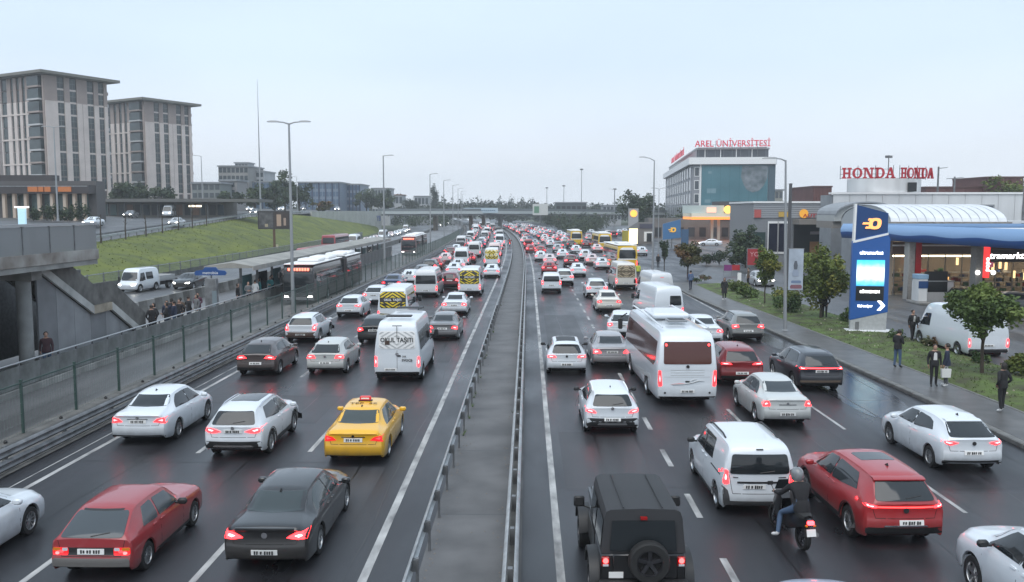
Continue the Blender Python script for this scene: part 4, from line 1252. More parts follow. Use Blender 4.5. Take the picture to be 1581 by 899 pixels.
    if not skirt:
        q = MB(); P0 = Vector(J['pelvis']); P1 = Vector(J['waist']); rows = []
        for t, a, b in ((-.45, .185, .150), (.1, .185, .15), (.75, .172, .132), (1.0, .15, .11)):
            c = P0 + (P1 - P0) * t
            rows.append([(c.x + a * math.cos(u), c.y + b * math.sin(u), c.z) for u in [2 * math.pi * i / 14 for i in range(15)]])
        q.grid(rows); q.build('jacket_hem', cloth['jacket'], r, True)
    if skirt:
        q = MB(); P0 = Vector(J['pelvis'])
        q.lathe([(.17, .25), (.19, .0), (.235, -.42)], 14, c=(P0.x, P0.y, P0.z), close=False); q.build('coat_skirt', cloth['jacket'], r, True)
    return r


LOOK = (0, 1, 0)


def stand(arm=0, step=.0, lean=0.0, bow=0.0):
    J = dict(pelvis=(0, 0, .95), waist=(0, lean * .3, 1.13), chest=(0, lean * .8, 1.37), neck=(0, lean + bow * .3, 1.50), skull=(0, lean + bow, 1.565 - bow * .25))
    for s, sd in (('L', -1), ('R', 1)):
        st = step * sd
        J['sh' + s] = (sd * .185, lean * .8, 1.40)
        if arm == 0:      # hanging
            J['el' + s] = (sd * .235, -.03 - st * .3, 1.13); J['wr' + s] = (sd * .235, .05 - st * .6, .90); J['pa' + s] = (sd * .232, .07 - st * .6, .83)
        elif arm == 1:    # hands together in front, holding something
            J['el' + s] = (sd * .25, .02, 1.14); J['wr' + s] = (sd * .10, .24, 1.10); J['pa' + s] = (sd * .055, .29, 1.12)
        elif arm == 2:    # hands in the pockets
            J['el' + s] = (sd * .29, -.10, 1.14); J['wr' + s] = (sd * .20, .06, .97); J['pa' + s] = (sd * .18, .09, .91)
        elif arm == 3:    # right hand raised to the face
            if sd > 0: J['elR'] = (.26, .12, 1.20); J['wrR'] = (.13, .26, 1.40); J['paR'] = (.10, .24, 1.47)
            else: J['elL'] = (-.24, -.03, 1.13); J['wrL'] = (-.235, .06, .90); J['paL'] = (-.23, .08, .83)
        J['hp' + s] = (sd * .095, 0, .90)
        J['kn' + s] = (sd * .10, .02 + st * .55, .49); J['an' + s] = (sd * .105, -.01 + st * (1.0 if st > 0 else 1.1), .085); J['to' + s] = (sd * .125, .15 + st, .04)
    return J


K_BLK = mat('black_cloth', (.012, .012, .014), .85); K_NAVY = mat('navy_cloth', (.018, .025, .05), .85); K_DENIM = mat('denim', (.06, .10, .17), .85)
K_GREYC = mat('grey_cloth', (.12, .125, .13), .85); K_WHT = mat('white_cloth', (.6, .6, .58), .8); K_SHOE = mat('dark_shoe', (.02, .02, .02), .6)
K_WSHOE = mat('white_shoe', (.65, .65, .64), .5); K_BROWNC = mat('brown_cloth', (.09, .06, .04), .85); K_REDC = mat('red_cloth', (.25, .03, .03), .85); K_TEAL = mat('teal_cloth', (.03, .16, .17), .85)


def cl(j, t, s=None): return dict(jacket=j, trousers=t, shoes=s or K_SHOE)


# ------------------------------------------------------------------ motorcycle and rider
def motorcycle(loc, rz):
    r = thing('motorcycle', 'black scooter motorcycle with a lit red tail lamp, beside the red crossover coupe', 'motorcycle', loc, rz, G_JAM)
    body = mat('scooter_black', (.012, .012, .014), .3, coat=.5)
    for y, n in ((0.0, 'rear_wheel'), (1.32, 'front_wheel')):
        t = MB(); t.lathe([(.19, -.05), (.255, -.06), (.285, -.035), (.29, 0), (.285, .035), (.255, .06), (.19, .05)], 22, 'x', close=False); w = t.build(n, M_TYRE, r, 40); w.location = (0, y, .29)
        t = MB(); t.lathe([(.20, -.03), (.18, -.03), (.18, .03), (.20, .03)], 20, 'x', close=False)
        for i in range(5):
            t.M = Matrix.Rotation(2 * math.pi * i / 5, 4, 'X'); t.box((0, 0, .1), (.03, .03, .18))
        t.M = None; t.lathe([(.04, -.06), (.04, .06)], 10, 'x'); t.build('rim', M_RIMD, w, 40)
    q = MB(); sec = []
    for y, w, z0, z1 in ((-.30, .05, .66, .74), (-.18, .12, .56, .78), (.1, .16, .46, .77), (.4, .17, .34, .74), (.62, .14, .28, .60), (.8, .13, .26, .42)):
        sec.append([(-w * .6, y, z0), (-w, y, (z0 + z1) / 2), (-w * .75, y, z1), (0, y, z1 + .015), (w * .75, y, z1), (w, y, (z0 + z1) / 2), (w * .6, y, z0), (-w * .6, y, z0)])
    q.grid(sec); q.add(sec[0], [tuple(range(7))]); q.build('body', body, r, 40)
    q = MB(); sec = []
    for y, w, z in ((-.22, .10, .80), (-.05, .15, .82), (.25, .15, .79), (.55, .12, .77)):
        sec.append([(-w, y, z - .06), (-w * .9, y, z), (0, y, z + .02), (w * .9, y, z), (w, y, z - .06)])
    q.grid(sec); q.build('seat', mat('seat_black', (.02, .02, .02), .7), r, 40)
    q = MB(); sec = []
    for y, w, z0, z1 in ((.82, .16, .32, .86), (.95, .20, .34, 1.0), (1.12, .17, .48, .98), (1.28, .07, .62, .84)):
        sec.append([(-w * .7, y, z0), (-w, y, (z0 + z1) / 2), (-w * .6, y, z1), (w * .6, y, z1), (w, y, (z0 + z1) / 2), (w * .7, y, z0)])
    q.grid(sec); q.build('front_fairing', body, r, 40)
    q = MB(); q.b2(-.15, .15, .55, .95, .27, .33); q.build('footboard', M_BLACK, r)
    q = MB(); q.tube([(-.34, .80, 1.04), (-.2, .9, 1.02), (0, .95, 1.0), (.2, .9, 1.02), (.34, .80, 1.04)], .017, 6); q.build('handlebar', M_BLACK, r, 40)
    q = MB(); q.tube([(0, 1.05, .85), (.07, 1.2, .6), (.07, 1.32, .29)], .025, 6); q.tube([(0, 1.05, .85), (-.07, 1.2, .6), (-.07, 1.32, .29)], .025, 6); q.build('fork', M_CHROME, r, 40)
    q = MB(); q.add([(-.17, 1.06, 1.0), (.17, 1.06, 1.0), (.12, .98, 1.24), (-.12, .98, 1.24)], [(0, 1, 2, 3)]); q.build('windshield', M_GLASS, r)
    q = MB(); q.tube([(.13, .35, .3), (.15, 0, .36), (.16, -.28, .42)], [.03, .05, .055], 9); q.build('exhaust', M_STEELD, r, 40)
    q = MB(); q.b2(-.07, .07, -.36, -.28, .66, .74, ch=.015); o = q.build('taillight', MATS['lamp_red'], r); o.color = (1, .04, .05, 1.2)
    q = MB(); q.box((0, -.36, .50), (.20, .015, .15), rx=-.25); q.build('licence_plate', M_PLATE, r)
    q = MB(); q.tube([(0, -.2, .62), (0, -.33, .42)], .03, 5); q.build('plate_holder', M_BLACK, r)
    for sd in (-1, 1):
        q = MB(); q.tube([(sd * .28, .84, 1.03), (sd * .36, .84, 1.2)], .008, 5); q.box((sd * .38, .83, 1.22), (.13, .03, .09), ch=.012); q.build('mirror', M_BLACK, r)
        q = MB(); q.b2(sd * .09 - .02, sd * .09 + .02, -.34, -.29, .62, .65); q.build('indicator_lamp', M_AMBER, r)
    return r


motorcycle((5.86, 18.15, 0), .16)
J = dict(pelvis=(0, .10, .90), waist=(0, .13, 1.07), chest=(0, .24, 1.30), neck=(0, .30, 1.42), skull=(0, .33, 1.48))
for s, sd in (('L', -1), ('R', 1)):
    J['sh' + s] = (sd * .19, .25, 1.33); J['el' + s] = (sd * .34, .42, 1.11); J['wr' + s] = (sd * .32, .72, 1.06); J['pa' + s] = (sd * .31, .79, 1.05)
    J['hp' + s] = (sd * .11, .12, .87)
    if sd < 0:
        J['knL'] = (-.27, .52, .66); J['anL'] = (-.40, .36, .24); J['toL'] = (-.46, .52, .19)
    else:
        J['knR'] = (.20, .56, .72); J['anR'] = (.17, .60, .37); J['toR'] = (.17, .76, .34)
rd = figure('person', 'motorcycle rider in a black jacket and jeans with a grey helmet and white shoes', J, cl(K_BLK, K_DENIM, K_WSHOE), (5.86, 18.15, 0), .16, hair=None)
q = MB(); hc = Vector((0, .345, 1.56))
rows = []
for z, rr in ((-.15, .10), (-.12, .128), (-.05, .142), (.02, .142), (.08, .122), (.125, .08), (.148, .02)):
    rows.append([(hc.x + rr * .93 * math.cos(t), hc.y + rr * 1.1 * math.sin(t), hc.z + z) for t in [2 * math.pi * i / 20 for i in range(21)]])
q.grid(rows)
hm = q.build('helmet', mat('helmet_grey', (.20, .21, .22), .3, coat=.5, var=.3, vs=8), rd, True)
q = MB(); q.grid([[(hc.x + .15 * .93 * math.cos(t), hc.y + .15 * 1.1 * math.sin(t), hc.z + z) for t in [math.pi * (.15 + .7 * i / 8) for i in range(9)]] for z in (-.07, .0, .05)])
q.build('visor', M_GLASS, hm, True)

# ------------------------------------------------------------------ the setting: ground, road surfaces, markings
def ys(y0, y1, st=6.0):
    n = max(1, int((y1 - y0) / st)); return [y0 + (y1 - y0) * i / n for i in range(n + 1)]


def strip(x0, x1, y0, y1, z, st=6.0, nx=1, mb=None, zf=None):
    f0 = x0 if callable(x0) else (lambda y: x0); f1 = x1 if callable(x1) else (lambda y: x1)
    mb = mb or MB()
    mb.grid([[(f0(y) + (f1(y) - f0(y)) * i / nx + bend(y), y, z) for i in range(nx + 1)] for y in ys(y0, y1, st)])
    return mb


def solid_strip(x0, x1, y0, y1, z0, z1, mb=None, st=6.0, ch=0.0):
    f0 = x0 if callable(x0) else (lambda y: x0); f1 = x1 if callable(x1) else (lambda y: x1)
    mb = mb or MB()
    rows = [[(f0(y) + bend(y), y, z0), (f0(y) + bend(y), y, z1 - ch), (f0(y) + bend(y) + ch, y, z1), (f1(y) + bend(y) - ch, y, z1), (f1(y) + bend(y), y, z1 - ch), (f1(y) + bend(y), y, z0)] for y in ys(y0, y1, st)]
    mb.grid(rows); n = 6
    mb.add(rows[0], [tuple(range(n))]); mb.add(rows[-1], [tuple(range(n))])
    return mb


def frange_(a, b, s): return [a + s * i for i in range(int((b - a) / s))]


YE = 760.0
M_FIELD = mat('far_ground', (.07, .085, .05), .9, var=.4, vs=.02)
g = MB(); xs = [-3000, -900, -300, -120, -60, 0, 40, 120, 400, 1000, 3000]
g.grid([[(x, y, -.06) for x in xs] for y in [-60, 0, 60, 150, 300, 600, 1200, 3000, 6000]]); struct(g, 'ground', M_FIELD)

struct(strip(-14.2, -2.15, -6, YE, 0.0), 'left_carriageway', M_ASPH)
struct(strip(-.12, lambda y: 15.2 if y < 85 else min(34, 15.2 + (y - 85) * .30), -6, YE, 0.0), 'right_carriageway', M_ASPH)
struct(strip(-27.3, -15.4, -6, YE, -.006), 'bus_lane_road', M_BUSL)
struct(strip(-39.2, -27.0, -6, YE, -.004), 'frontage_road', M_ASPH2)
struct(strip(-2.15, -.12, -6, YE, .07), 'median', mat('median_concrete', (.118, .116, .116), .6, var=.4, vs=.7, bump=.2, bs=20))
struct(strip(-15.45, -14.15, -6, YE, .03), 'verge_strip', M_CONCD)

# painted lines
def line(x, y0, y1, w, name, z=.005):
    struct(strip(x - w / 2, x + w / 2, y0, y1, z), name, M_MARK)


line(-3.22, -4, YE, .18, 'edge_line'); line(-13.05, -4, YE, .15, 'edge_line'); line(.66, -4, YE, .17, 'edge_line')
line(-13.5, -4, YE, .05, 'edge_line')
line(13.55, 60, 84, .12, 'edge_line')


def dashes(x, phase, ln, per, y1, name, w=.13, y0=-4):
    mb = MB(); y = phase
    while y < y1:
        if y > y0: strip(x - w / 2, x + w / 2, y, y + ln, .005, 20, 1, mb)
        y += per
    struct(mb, name, M_MARK)


dashes(-6.52, 13.6, 5.2, 11.9, 420, 'lane_marking', .14); dashes(-9.82, 13.4, 5.0, 11.9, 420, 'lane_marking', .14)
dashes(4.06, 15.9, 1.75, 4.15, 420, 'lane_marking', .15); dashes(7.27, 13.6, 2.6, 7.6, 420, 'lane_marking', .13); dashes(10.47, 20.5, 4.3, 8.0, 420, 'lane_marking', .11)
line(-27.9, 20, YE, .12, 'edge_line')

# repaired strips and sealed joints in the asphalt
M_PATCH = road_mat('patched_asphalt', (.040, .041, .045), (.36, .6)); M_SEAM = mat('tar_seam', (.012, .012, .013), .35)
for a, b, c, d in ((-9.6, -7.2, 29, 33.5), (-6.3, -4.0, 19.5, 24), (1.0, 3.4, 22, 28), (7.5, 9.9, 25.5, 28.4), (10.7, 13.2, 15, 22), (10.8, 12.6, 38, 47), (-12.6, -10.4, 32, 36), (-5.9, -3.7, 41, 52), (1.1, 3.2, 44, 60)):
    struct(strip(a, b, c, d, .0022), 'road_patch', M_PATCH)
rs = random.Random(4)
PM = road_mat('water_film', (.026, .027, .031), (.05, .22))
def puddle(cx, cy, rx, ry, seed):
    rp = random.Random(seed); n = 40; ph = [rp.uniform(0, 6.3) for _ in range(5)]
    ring = []
    for i in range(n):
        a = 2 * math.pi * i / n; k = 1 + sum(.13 / (j * .5 + 1) * math.sin((j + 2) * a + ph[j]) for j in range(5)); ring.append((cx + rx * k * math.cos(a), cy + ry * k * math.sin(a), .0030))
    q = MB(); q.add([(cx, cy, .0030)] + ring, [(0, 1 + i, 1 + (i + 1) % n) for i in range(n)]); struct(q, 'puddle', PM)
for a in ((13.15, 35.5, 1.25, 6.5, 1), (13.6, 48, .6, 4, 3)): puddle(*a)
for x, a, b in ((-11.3, 12, 70), (-8.1, 14, 60), (-4.7, 10, 80), (2.0, 10, 70), (5.4, 12, 60), (9.0, 12, 70), (12.4, 10, 60), (-3.7, 10, 80), (13.9, 12, 60)):
    q = MB(); rr = []; xx = x
    for y in ys(a, b, .6): xx += rs.uniform(-.04, .04); w = rs.uniform(.008, .028); rr.append([(xx - w, y, .0036), (xx + w, y, .0036)])
    q.grid(rr); struct(q, 'road_seam', M_SEAM)
for y in (14.2, 23.0, 31.5, 43.0, 57.0):
    for x0, x1 in ((-13.0, -3.3), (.8, 14.6)):
        q = MB(); rr = []; yy = y + rs.uniform(-2, 2)
        for i in range(25): yy += rs.uniform(-.05, .05); w = rs.uniform(.008, .02); rr.append([(x0 + (x1 - x0) * i / 24, yy - w, .0038), (x0 + (x1 - x0) * i / 24, yy + w, .0038)])
        q.grid(rr); struct(q, 'road_seam', M_SEAM)
kerb_x = lambda y: 14.98 if y < 32 else 14.98 - (y - 32) * .033 if y < 74 else 13.6
PAVE = 2.3
M_PAVE = mat('wet_pavement', (.105, .102, .10), .42, var=.35, vs=1.5, bump=.15, bs=14)
M_KERB = mat('kerb_stone', (.15, .148, .14), .6, var=.4, vs=2.0)
struct(solid_strip(lambda y: kerb_x(y) + .30, lambda y: kerb_x(y) + PAVE, -6, 86, 0, .15, st=3), 'pavement', M_PAVE)
KS = MB(); KS.box((0, 0, .075), (.28, 1.47, .17), ch=.03); ks = KS.mesh('kerb_stone', M_KERB)
KS = MB(); KS.box((0, 0, .075), (.12, .97, .18), ch=.02); ke = KS.mesh('edging_stone', M_KERB)
kroot = MB(); solid_strip(lambda y: kerb_x(y) + .02, lambda y: kerb_x(y) + .28, -6, 86, -.02, .10, kroot, 3); kr = struct(kroot, 'kerb', M_KERB)
y = 6.0
while y < 85:
    inst('kerb_stone', ks, kr, (kerb_x(y) + .15, y, 0), math.atan(.033) if 32 < y < 74 else 0); y += 1.5
er = struct(solid_strip(lambda y: kerb_x(y) + PAVE + .01, lambda y: kerb_x(y) + PAVE + .11, -6, 86, 0, .12, st=3), 'edging', M_KERB)
y = 8.0
while y < 85:
    inst('edging_stone', ke, er, (kerb_x(y) + PAVE + .06, y, .01), math.atan(.033) if 32 < y < 74 else 0); y += 1.0
q = MB(); q.b2(16.4, 17.0, 25.2, 27.2, .152, .158); struct(q, 'tactile_paving', mat('yellow_tile', (.45, .33, .06), .6))

# joints, grit and weeds on the median
q = MB()
for y in frange_(9, 120, 5.5): q.b2(-2.1, -.42, y, y + .03, .069, .0715)
struct(q, 'median_joint', M_SEAM)
rw_ = random.Random(12); q = MB()
for _ in range(900):
    y = rw_.uniform(12, 90); x = rw_.choice((-1.95, -.48)) + rw_.gauss(0, .07) if rw_.random() < .8 else rw_.uniform(-1.9, -.5); s_ = rw_.uniform(.008, .03)
    q.add([(x - s_, y - s_, .071), (x + s_, y - s_ * .6, .071), (x + s_ * .4, y + s_, .071), (x, y, .071 + s_ * .8)], [(0, 1, 3), (1, 2, 3), (2, 0, 3)])
q.build('grit', mat('grit_grey', (.19, .17, .15), .9), kind='stuff', fix=False)
q = MB()
for _ in range(46):
    y0 = rw_.uniform(12, 80); x0 = rw_.choice((-2.0, -.45, -14.2, -15.3)) + rw_.gauss(0, .03)
    for _k in range(14):
        a = rw_.uniform(0, 6.3); ln = rw_.uniform(.05, .18); q.add([(x0 + .012 * math.sin(a), y0 - .012 * math.cos(a), .05), (x0 - .012 * math.sin(a), y0 + .012 * math.cos(a), .05), (x0 + ln * .8 * math.cos(a), y0 + ln * .8 * math.sin(a), .06 + ln)], [(0, 1, 2)])
q.build('weeds', mat('weed_green', (.06, .10, .025), .8), kind='stuff', fix=False)

# right verge and forecourt
vx0 = lambda y: kerb_x(y) + PAVE + .11
vx1 = lambda y: 21.6 if y < 42 else 21.6 - (y - 42) * .03
rows = []
for y in ys(-6, 84, 1.2):
    a, b = vx0(y), vx1(y)
    rows.append([(a + (b - a) * i / 10, y, .11 + .13 * math.sin(math.pi * i / 10) + .03 * math.sin(y * 1.7 + i * 2.1)) for i in range(11)])
q = MB(); q.grid(rows); struct(q, 'grass_verge', M_GRASS2, smooth=True)
q = MB(); q.grid([[(vx1(y) - .05, y, .09), (130, y, .09)] for y in ys(-6, 84, 6)])
struct(q, 'forecourt', M_ASPH2)
q = MB(); q.grid([[((14.9 if y < 86 else min(34, 15.2 + (y - 85) * .30)) + bend(y), y, .012), (150, y, .012)] for y in ys(84, 420, 8)]); struct(q, 'forecourt', M_ASPH2)
# grass clumps on the verge
rng = random.Random(3)
q = MB()
for _ in range(5200):
    y = rng.uniform(12, 83) if rng.random() < .5 else rng.uniform(18, 55); a, b = vx0(y), vx1(y); u = rng.random()
    x = a + (b - a) * u; z = .10 + .13 * math.sin(math.pi * u)
    hgt = rng.uniform(.03, .12); t = rng.uniform(0, 6.3); w = .03
    lx, ly = rng.uniform(-.1, .1), rng.uniform(-.1, .1)
    q.add([(x - w * math.cos(t), y - w * math.sin(t), z), (x + w * math.cos(t), y + w * math.sin(t), z), (x + lx, y + ly, z + hgt)], [(0, 1, 2)])
q.build('grass', mat('grass_blades', (.070, .125, .026), .8, var=.5, vs=.8, dirt=(.08, .085, .03)), kind='stuff', fix=False)

# ------------------------------------------------------------------ left side: grass bank and the upper road
XE = [(-40, -52), (60, -53), (110, -54), (150, -57), (196, -62.5), (240, -59), (300, -52), (330, -50)]
ZE = [(-40, 1.0), (60, 2.2), (110, 3.3), (150, 4.6), (196, 5.75), (240, 6.4), (300, 6.6), (330, 6.6)]
itp = lambda T, y: float(np.interp(y, [a for a, _ in T], [b for _, b in T]))
xe = lambda y: itp(XE, y); ze = lambda y: itp(ZE, y)
xb = lambda y: -39.6 + bend(y) * 1.7
rows = []
for y in ys(-6, 300, 4):
    a, b = xb(y), xe(y)
    zt = ze(y) if y < 225 else ze(y) + (2.3 - ze(y)) * min(1, (y - 225) / 70)
    rows.append([(a + (b - a) * i / 12, y, -.02 + zt * ((i / 12) ** .85 * .55 + .45 * (3 * (i / 12) ** 2 - 2 * (i / 12) ** 3)) + (.10 * math.sin(y * .21 + i) + .06 * math.sin(y * .53 - i * 1.3)) * math.sin(math.pi * i / 12)) for i in range(13)])
q = MB(); q.grid(rows); struct(q, 'grass_bank', M_GRASS, smooth=True)
rt = random.Random(31); q = MB()
for _ in range(6500):
    y = rt.uniform(52, 230); u = rt.random() if rt.random() < .7 else rt.choice((rt.uniform(0, .06), rt.uniform(.94, 1)))
    i = int((y + 6) / 4); rw = rows[min(i, len(rows) - 1)]; k = u * 12; j = min(11, int(k)); f = k - j
    px_, pz = rw[j][0] + (rw[j + 1][0] - rw[j][0]) * f, rw[j][2] + (rw[j + 1][2] - rw[j][2]) * f
    h_ = rt.uniform(.05, .16); w = rt.uniform(.05, .12); a = rt.uniform(0, 3.1); q.cur = rt.choice((0, 0, 1))
    r2 = rows[min(i + 1, len(rows) - 1)]; fy = (y - rw[0][1]) / 4; px_ += (r2[j][0] - rw[j][0]) * fy; pz += (r2[j][2] - rw[j][2]) * fy
    q.add([(px_ - w * math.cos(a), y - w * math.sin(a), pz - .03), (px_ + w * math.cos(a), y + w * math.sin(a), pz - .03), (px_ + rt.uniform(-.1, .1), y + rt.uniform(-.1, .1), pz + h_)], [(0, 1, 2)])
q.build('grass', [mat('tuft_green', (.105, .135, .02), .9), mat('tuft_straw', (.115, .125, .035), .9)], kind='stuff', fix=False)
# upper road and plateau behind it
rows = []
for y in ys(-6, 340, 5):
    rows.append([(xe(y) - .02, y, ze(y)), (xe(y) - 7, y, ze(y) + .25 + max(0, 4.9 - ze(y)) * .35), (xe(y) - 15, y, ze(y) + .4 + max(0, 5.2 - ze(y)) * .75), (xe(y) - 22, y, ze(y) + .5 + max(0, 5.4 - ze(y)) * .85)])
q = MB(); q.grid(rows); struct(q, 'upper_road', M_ASPH2, smooth=True)
rows = []
for y in ys(-6, 340, 10):
    z = ze(y) + .5 + max(0, 5.4 - ze(y)) * .85
    rows.append([(xe(y) - 22, y, z), (xe(y) - 26, y, z + .2), (xe(y) - 40, y, z + .5), (-125, y, max(z + 1, 8.0)), (-300, y, 12.5), (-700, y, 14)])
q = MB(); q.grid(rows); struct(q, 'hillside', mat('dull_paving', (.10, .10, .098), .75, var=.4, vs=.2), smooth=True)
q = MB(); q.grid([[(-700, 340, 14), (-125, 340, 7.5), (-72, 340, 7.0)], [(-900, 800, 9), (-200, 800, 4), (-90, 800, 0)], [(-1400, 2000, 22), (-500, 2000, 12), (-260, 2000, 0)]]); struct(q, 'hillside', M_FIELD, smooth=True)
# upper road's painted edge
q = MB(); q.grid([[(xe(y) - .9, y, ze(y) + .05), (xe(y) - 1.1, y, ze(y) + .058)] for y in ys(50, 300, 4)]); struct(q, 'edge_line', M_MARK)


# ------------------------------------------------------------------ guardrails and fences
def wbeam(r, x, y0, y1, zt, m, name='rail', side=1, st=4.0, back=None):
    """pressed steel beam following the road"""
    mb = MB(); P = [(0, 0), (.05, -.03), (.075, -.08), (.03, -.13), (.03, -.18), (.075, -.23), (.05, -.28), (0, -.31)]
    mb.grid([[(x + bend(y) + side * a, y, zt + b) for a, b in P] for y in ys(y0, y1, st)])
    return mb.build(name, m, r, 40, fix=False)


def posts(r, x, ylist, h, m, size=(.09, .13), z0=0, name='post'):
    P = MB(); P.b2(-size[0] / 2, size[0] / 2, -size[1] / 2, size[1] / 2, z0, h); me = P.mesh(name, m)
    for y in ylist: inst(name, me, r, (x + bend(y), y, 0))


def far_posts(r, x, ylist, h, m, w=.1, z0=0, name='far_posts'):
    P = MB()
    for y in ylist: P.b2(x + bend(y) - w / 2, x + bend(y) + w / 2, y - w / 2, y + w / 2, z0, h)
    P.build(name, m, r, kind='stuff')


def frange(a, b, s):
    out = []
    while a < b: out.append(a); a += s
    return out


gr = thing('guardrail', 'galvanised steel guardrail on the left edge of the median, its posts two metres apart', 'guardrail', (0, 0, 0))
wbeam(gr, -2.13, 4, YE, .78, M_STEEL, side=-1); posts(gr, -2.06, frange(11.8, 130, 2.0), .72, M_STEELD, (.05, .10)); far_posts(gr, -2.05, frange(130, 420, 4), .76, M_STEELD)
BL = MB(); BL.b2(-.07, .07, -.06, .06, .48, .70); blk = BL.mesh('spacer', M_STEELD)
for y in frange(11.8, 60, 2.0): inst('spacer', blk, gr, (-2.11, y, 0))
gr = thing('guardrail', 'low double-sided barrier on the right edge of the median, dividing it from the right carriageway', 'guardrail', (0, 0, 0))
solid_strip(-.40, -.22, -6, YE, .05, .45, ch=.03).build('barrier_base', M_CONCD, gr, 30)
wbeam(gr, -.24, 4, YE, .82, M_STEEL, side=1); wbeam(gr, -.38, 4, YE, .82, M_STEEL, side=-1); posts(gr, -.31, frange(11.2, 130, 2.0), .80, M_STEELD); far_posts(gr, -.31, frange(130, 420, 4), .8, M_STEELD)
gr = thing('guardrail', 'dark weathered guardrail between the left carriageway and the green mesh fence', 'guardrail', (0, 0, 0))
wbeam(gr, -14.35, 6, YE, .72, M_STEELD, side=1); posts(gr, -14.45, frange(17.2, 130, 3.1), .72, M_STEELD); far_posts(gr, -14.45, frange(130, 400, 6), .72, M_STEELD)
wbeam(gr, -14.36, 6, YE, .36, M_STEELD, 'lower_rail', side=1)
solid_strip(-15.95, -15.40, -6, YE, 0, .30, ch=.04).build('concrete_plinth', M_CONCD, gr, 30)
BL = MB(); BL.lathe([(.05, 0), (.06, .05), (.02, .10)], 8); blk = BL.mesh('bolt_cap', M_BLACK)
for y in frange(18.6, 75, 3.1): inst('bolt_cap', blk, gr, (-15.52, y + .4, .30))

# green mesh fence
M_MESH = mat('fence_wire', (.17, .20, .19), .5, .2)
mf = thing('mesh_fence', 'green wire mesh fence between the highway and the bus lane', 'fence', (0, 0, 0))
def mesh_panel(ln, h, z0, dx=.16, t=.005, axis='y'):
    P = MB(); n = int(ln / dx)
    for i in range(1, n):
        y = i * ln / n; P.b2(-t, t, y - t / 2, y + t / 2, z0, z0 + h)
    for k in range(6):
        z = z0 + h * k / 5; P.b2(-t, t, 0, ln, z - t / 2, z + t / 2)
    return P.mesh('mesh_panel', M_MESH, fix=False)
FP = 3.2
pan = mesh_panel(FP, 1.55, .32)
P = MB(); P.b2(-.035, .035, -.035, .035, 0, 1.95); P.box((0, 0, 1.97), (.08, .08, .04)); pm = P.mesh('post', M_GREENP)
yl = frange(20.0, 250, FP)
for y in yl:
    a = -math.atan((bend(y + FP) - bend(y)) / FP)
    inst('post', pm, mf, (-15.68 + bend(y), y, 0)); inst('mesh_panel', pan, mf, (-15.68 + bend(y), y, 0), a)
solid_strip(-15.70, -15.66, 250, YE, .3, 1.8).build('far_panels', mat('fence_haze', (.17, .185, .185), .7), mf)
solid_strip(-15.70, -15.66, 20, 250, 1.86, 1.90).build('top_rail', M_GREENP, mf)

# platform of the bus line with its wall, rail and canopy
PX0, PX1 = -23.3, -19.75
pl = thing('bus_station', 'long bus stop platform with a beige canopy between the two bus lanes', 'bus station', (0, 0, 0))
solid_strip(PX0, PX1, 24, 128, 0, .30, ch=.03).build('platform', M_CONC, pl, 30)
WPN = MB(); WPN.b2(-.03, .03, .03, 1.42, .34, 1.16); wpn = WPN.mesh('wall_panel', mat('grimy_panel', (.17, .18, .175), .4, var=.5, vs=1.6, dirt=(.09, .096, .092)))
WPP = MB(); WPP.b2(-.035, .035, -.03, .03, .28, 1.30); wpp = WPP.mesh('wall_post', M_STEELD)
for y in frange(26, 76, 1.45):
    inst('wall_panel', wpn, pl, (PX1 - .05, y, 0)); inst('wall_post', wpp, pl, (PX1 - .05, y, 0))
q = MB(); q.tube([(PX1 - .05, 26, 1.30), (PX1 - .05, 76.5, 1.30)], .035, 8); q.build('handrail', mat('pale_rail', (.42, .43, .44), .4, .5), pl, 40)
q = MB(); q.tube([(PX1 - .10, 26, 1.05), (PX1 - .10, 76.5, 1.05)], .022, 6); q.build('handrail', MATS['pale_rail'], pl, 40)
# second half of the platform fence, beside the standing bus
WPN = MB(); WPN.b2(-.03, .03, .03, 2.37, .30, 2.0); wpn2 = WPN.mesh('wall_panel', mat('grey_panel', (.12, .125, .125), .45, var=.4, vs=1.2))
for y in frange(76.5, 126, 2.4):
    inst('wall_panel', wpn2, pl, (PX1 - .05, y, 0))
M_CANO = mat('canopy_beige', (.29, .28, .25), .6, var=.35, vs=.8)
c0, c1 = 63, 127
seg = 0
for y in frange(c0, c1, 8.0):
    q = MB(); q.prism([(PX0 - .25, 3.0), (PX1 - .2, 3.02), (PX1 - .2, 3.16), (-21.5, 3.42), (PX0 - .25, 3.16)], y + .03, y + 7.97, 'y'); q.build('roof_section', M_CANO, pl)
    q = MB(); q.b2(PX1 - .24, PX1 - .18, y + .02, y + 7.98, 2.84, 3.18); q.build('fascia', mat('fascia_beige', (.34, .33, .30), .5, var=.3, vs=1.5), pl)
    for yy in (y + 2, y + 6):
        q = MB(); q.b2(-21.6, -21.45, yy - .08, yy + .08, .3, 3.05); q.b2(PX0, PX1 - .2, yy - .05, yy + .05, 2.92, 3.02); q.build('column', M_STEELD, pl)
        q = MB(); q.b2(-21.55, -21.50, yy + .4, yy + 2.6, .5, 2.3); q.build('shelter_screen', mat('teal_screen', (.05, .13, .14), .3) if int(yy) % 3 else mat('dark_screen', (.03, .04, .045), .2), pl)
        q = MB(); q.b2(-21.4, -20.95, yy + .5, yy + 2.4, .70, .76); q.build('bench', M_STEEL, pl)
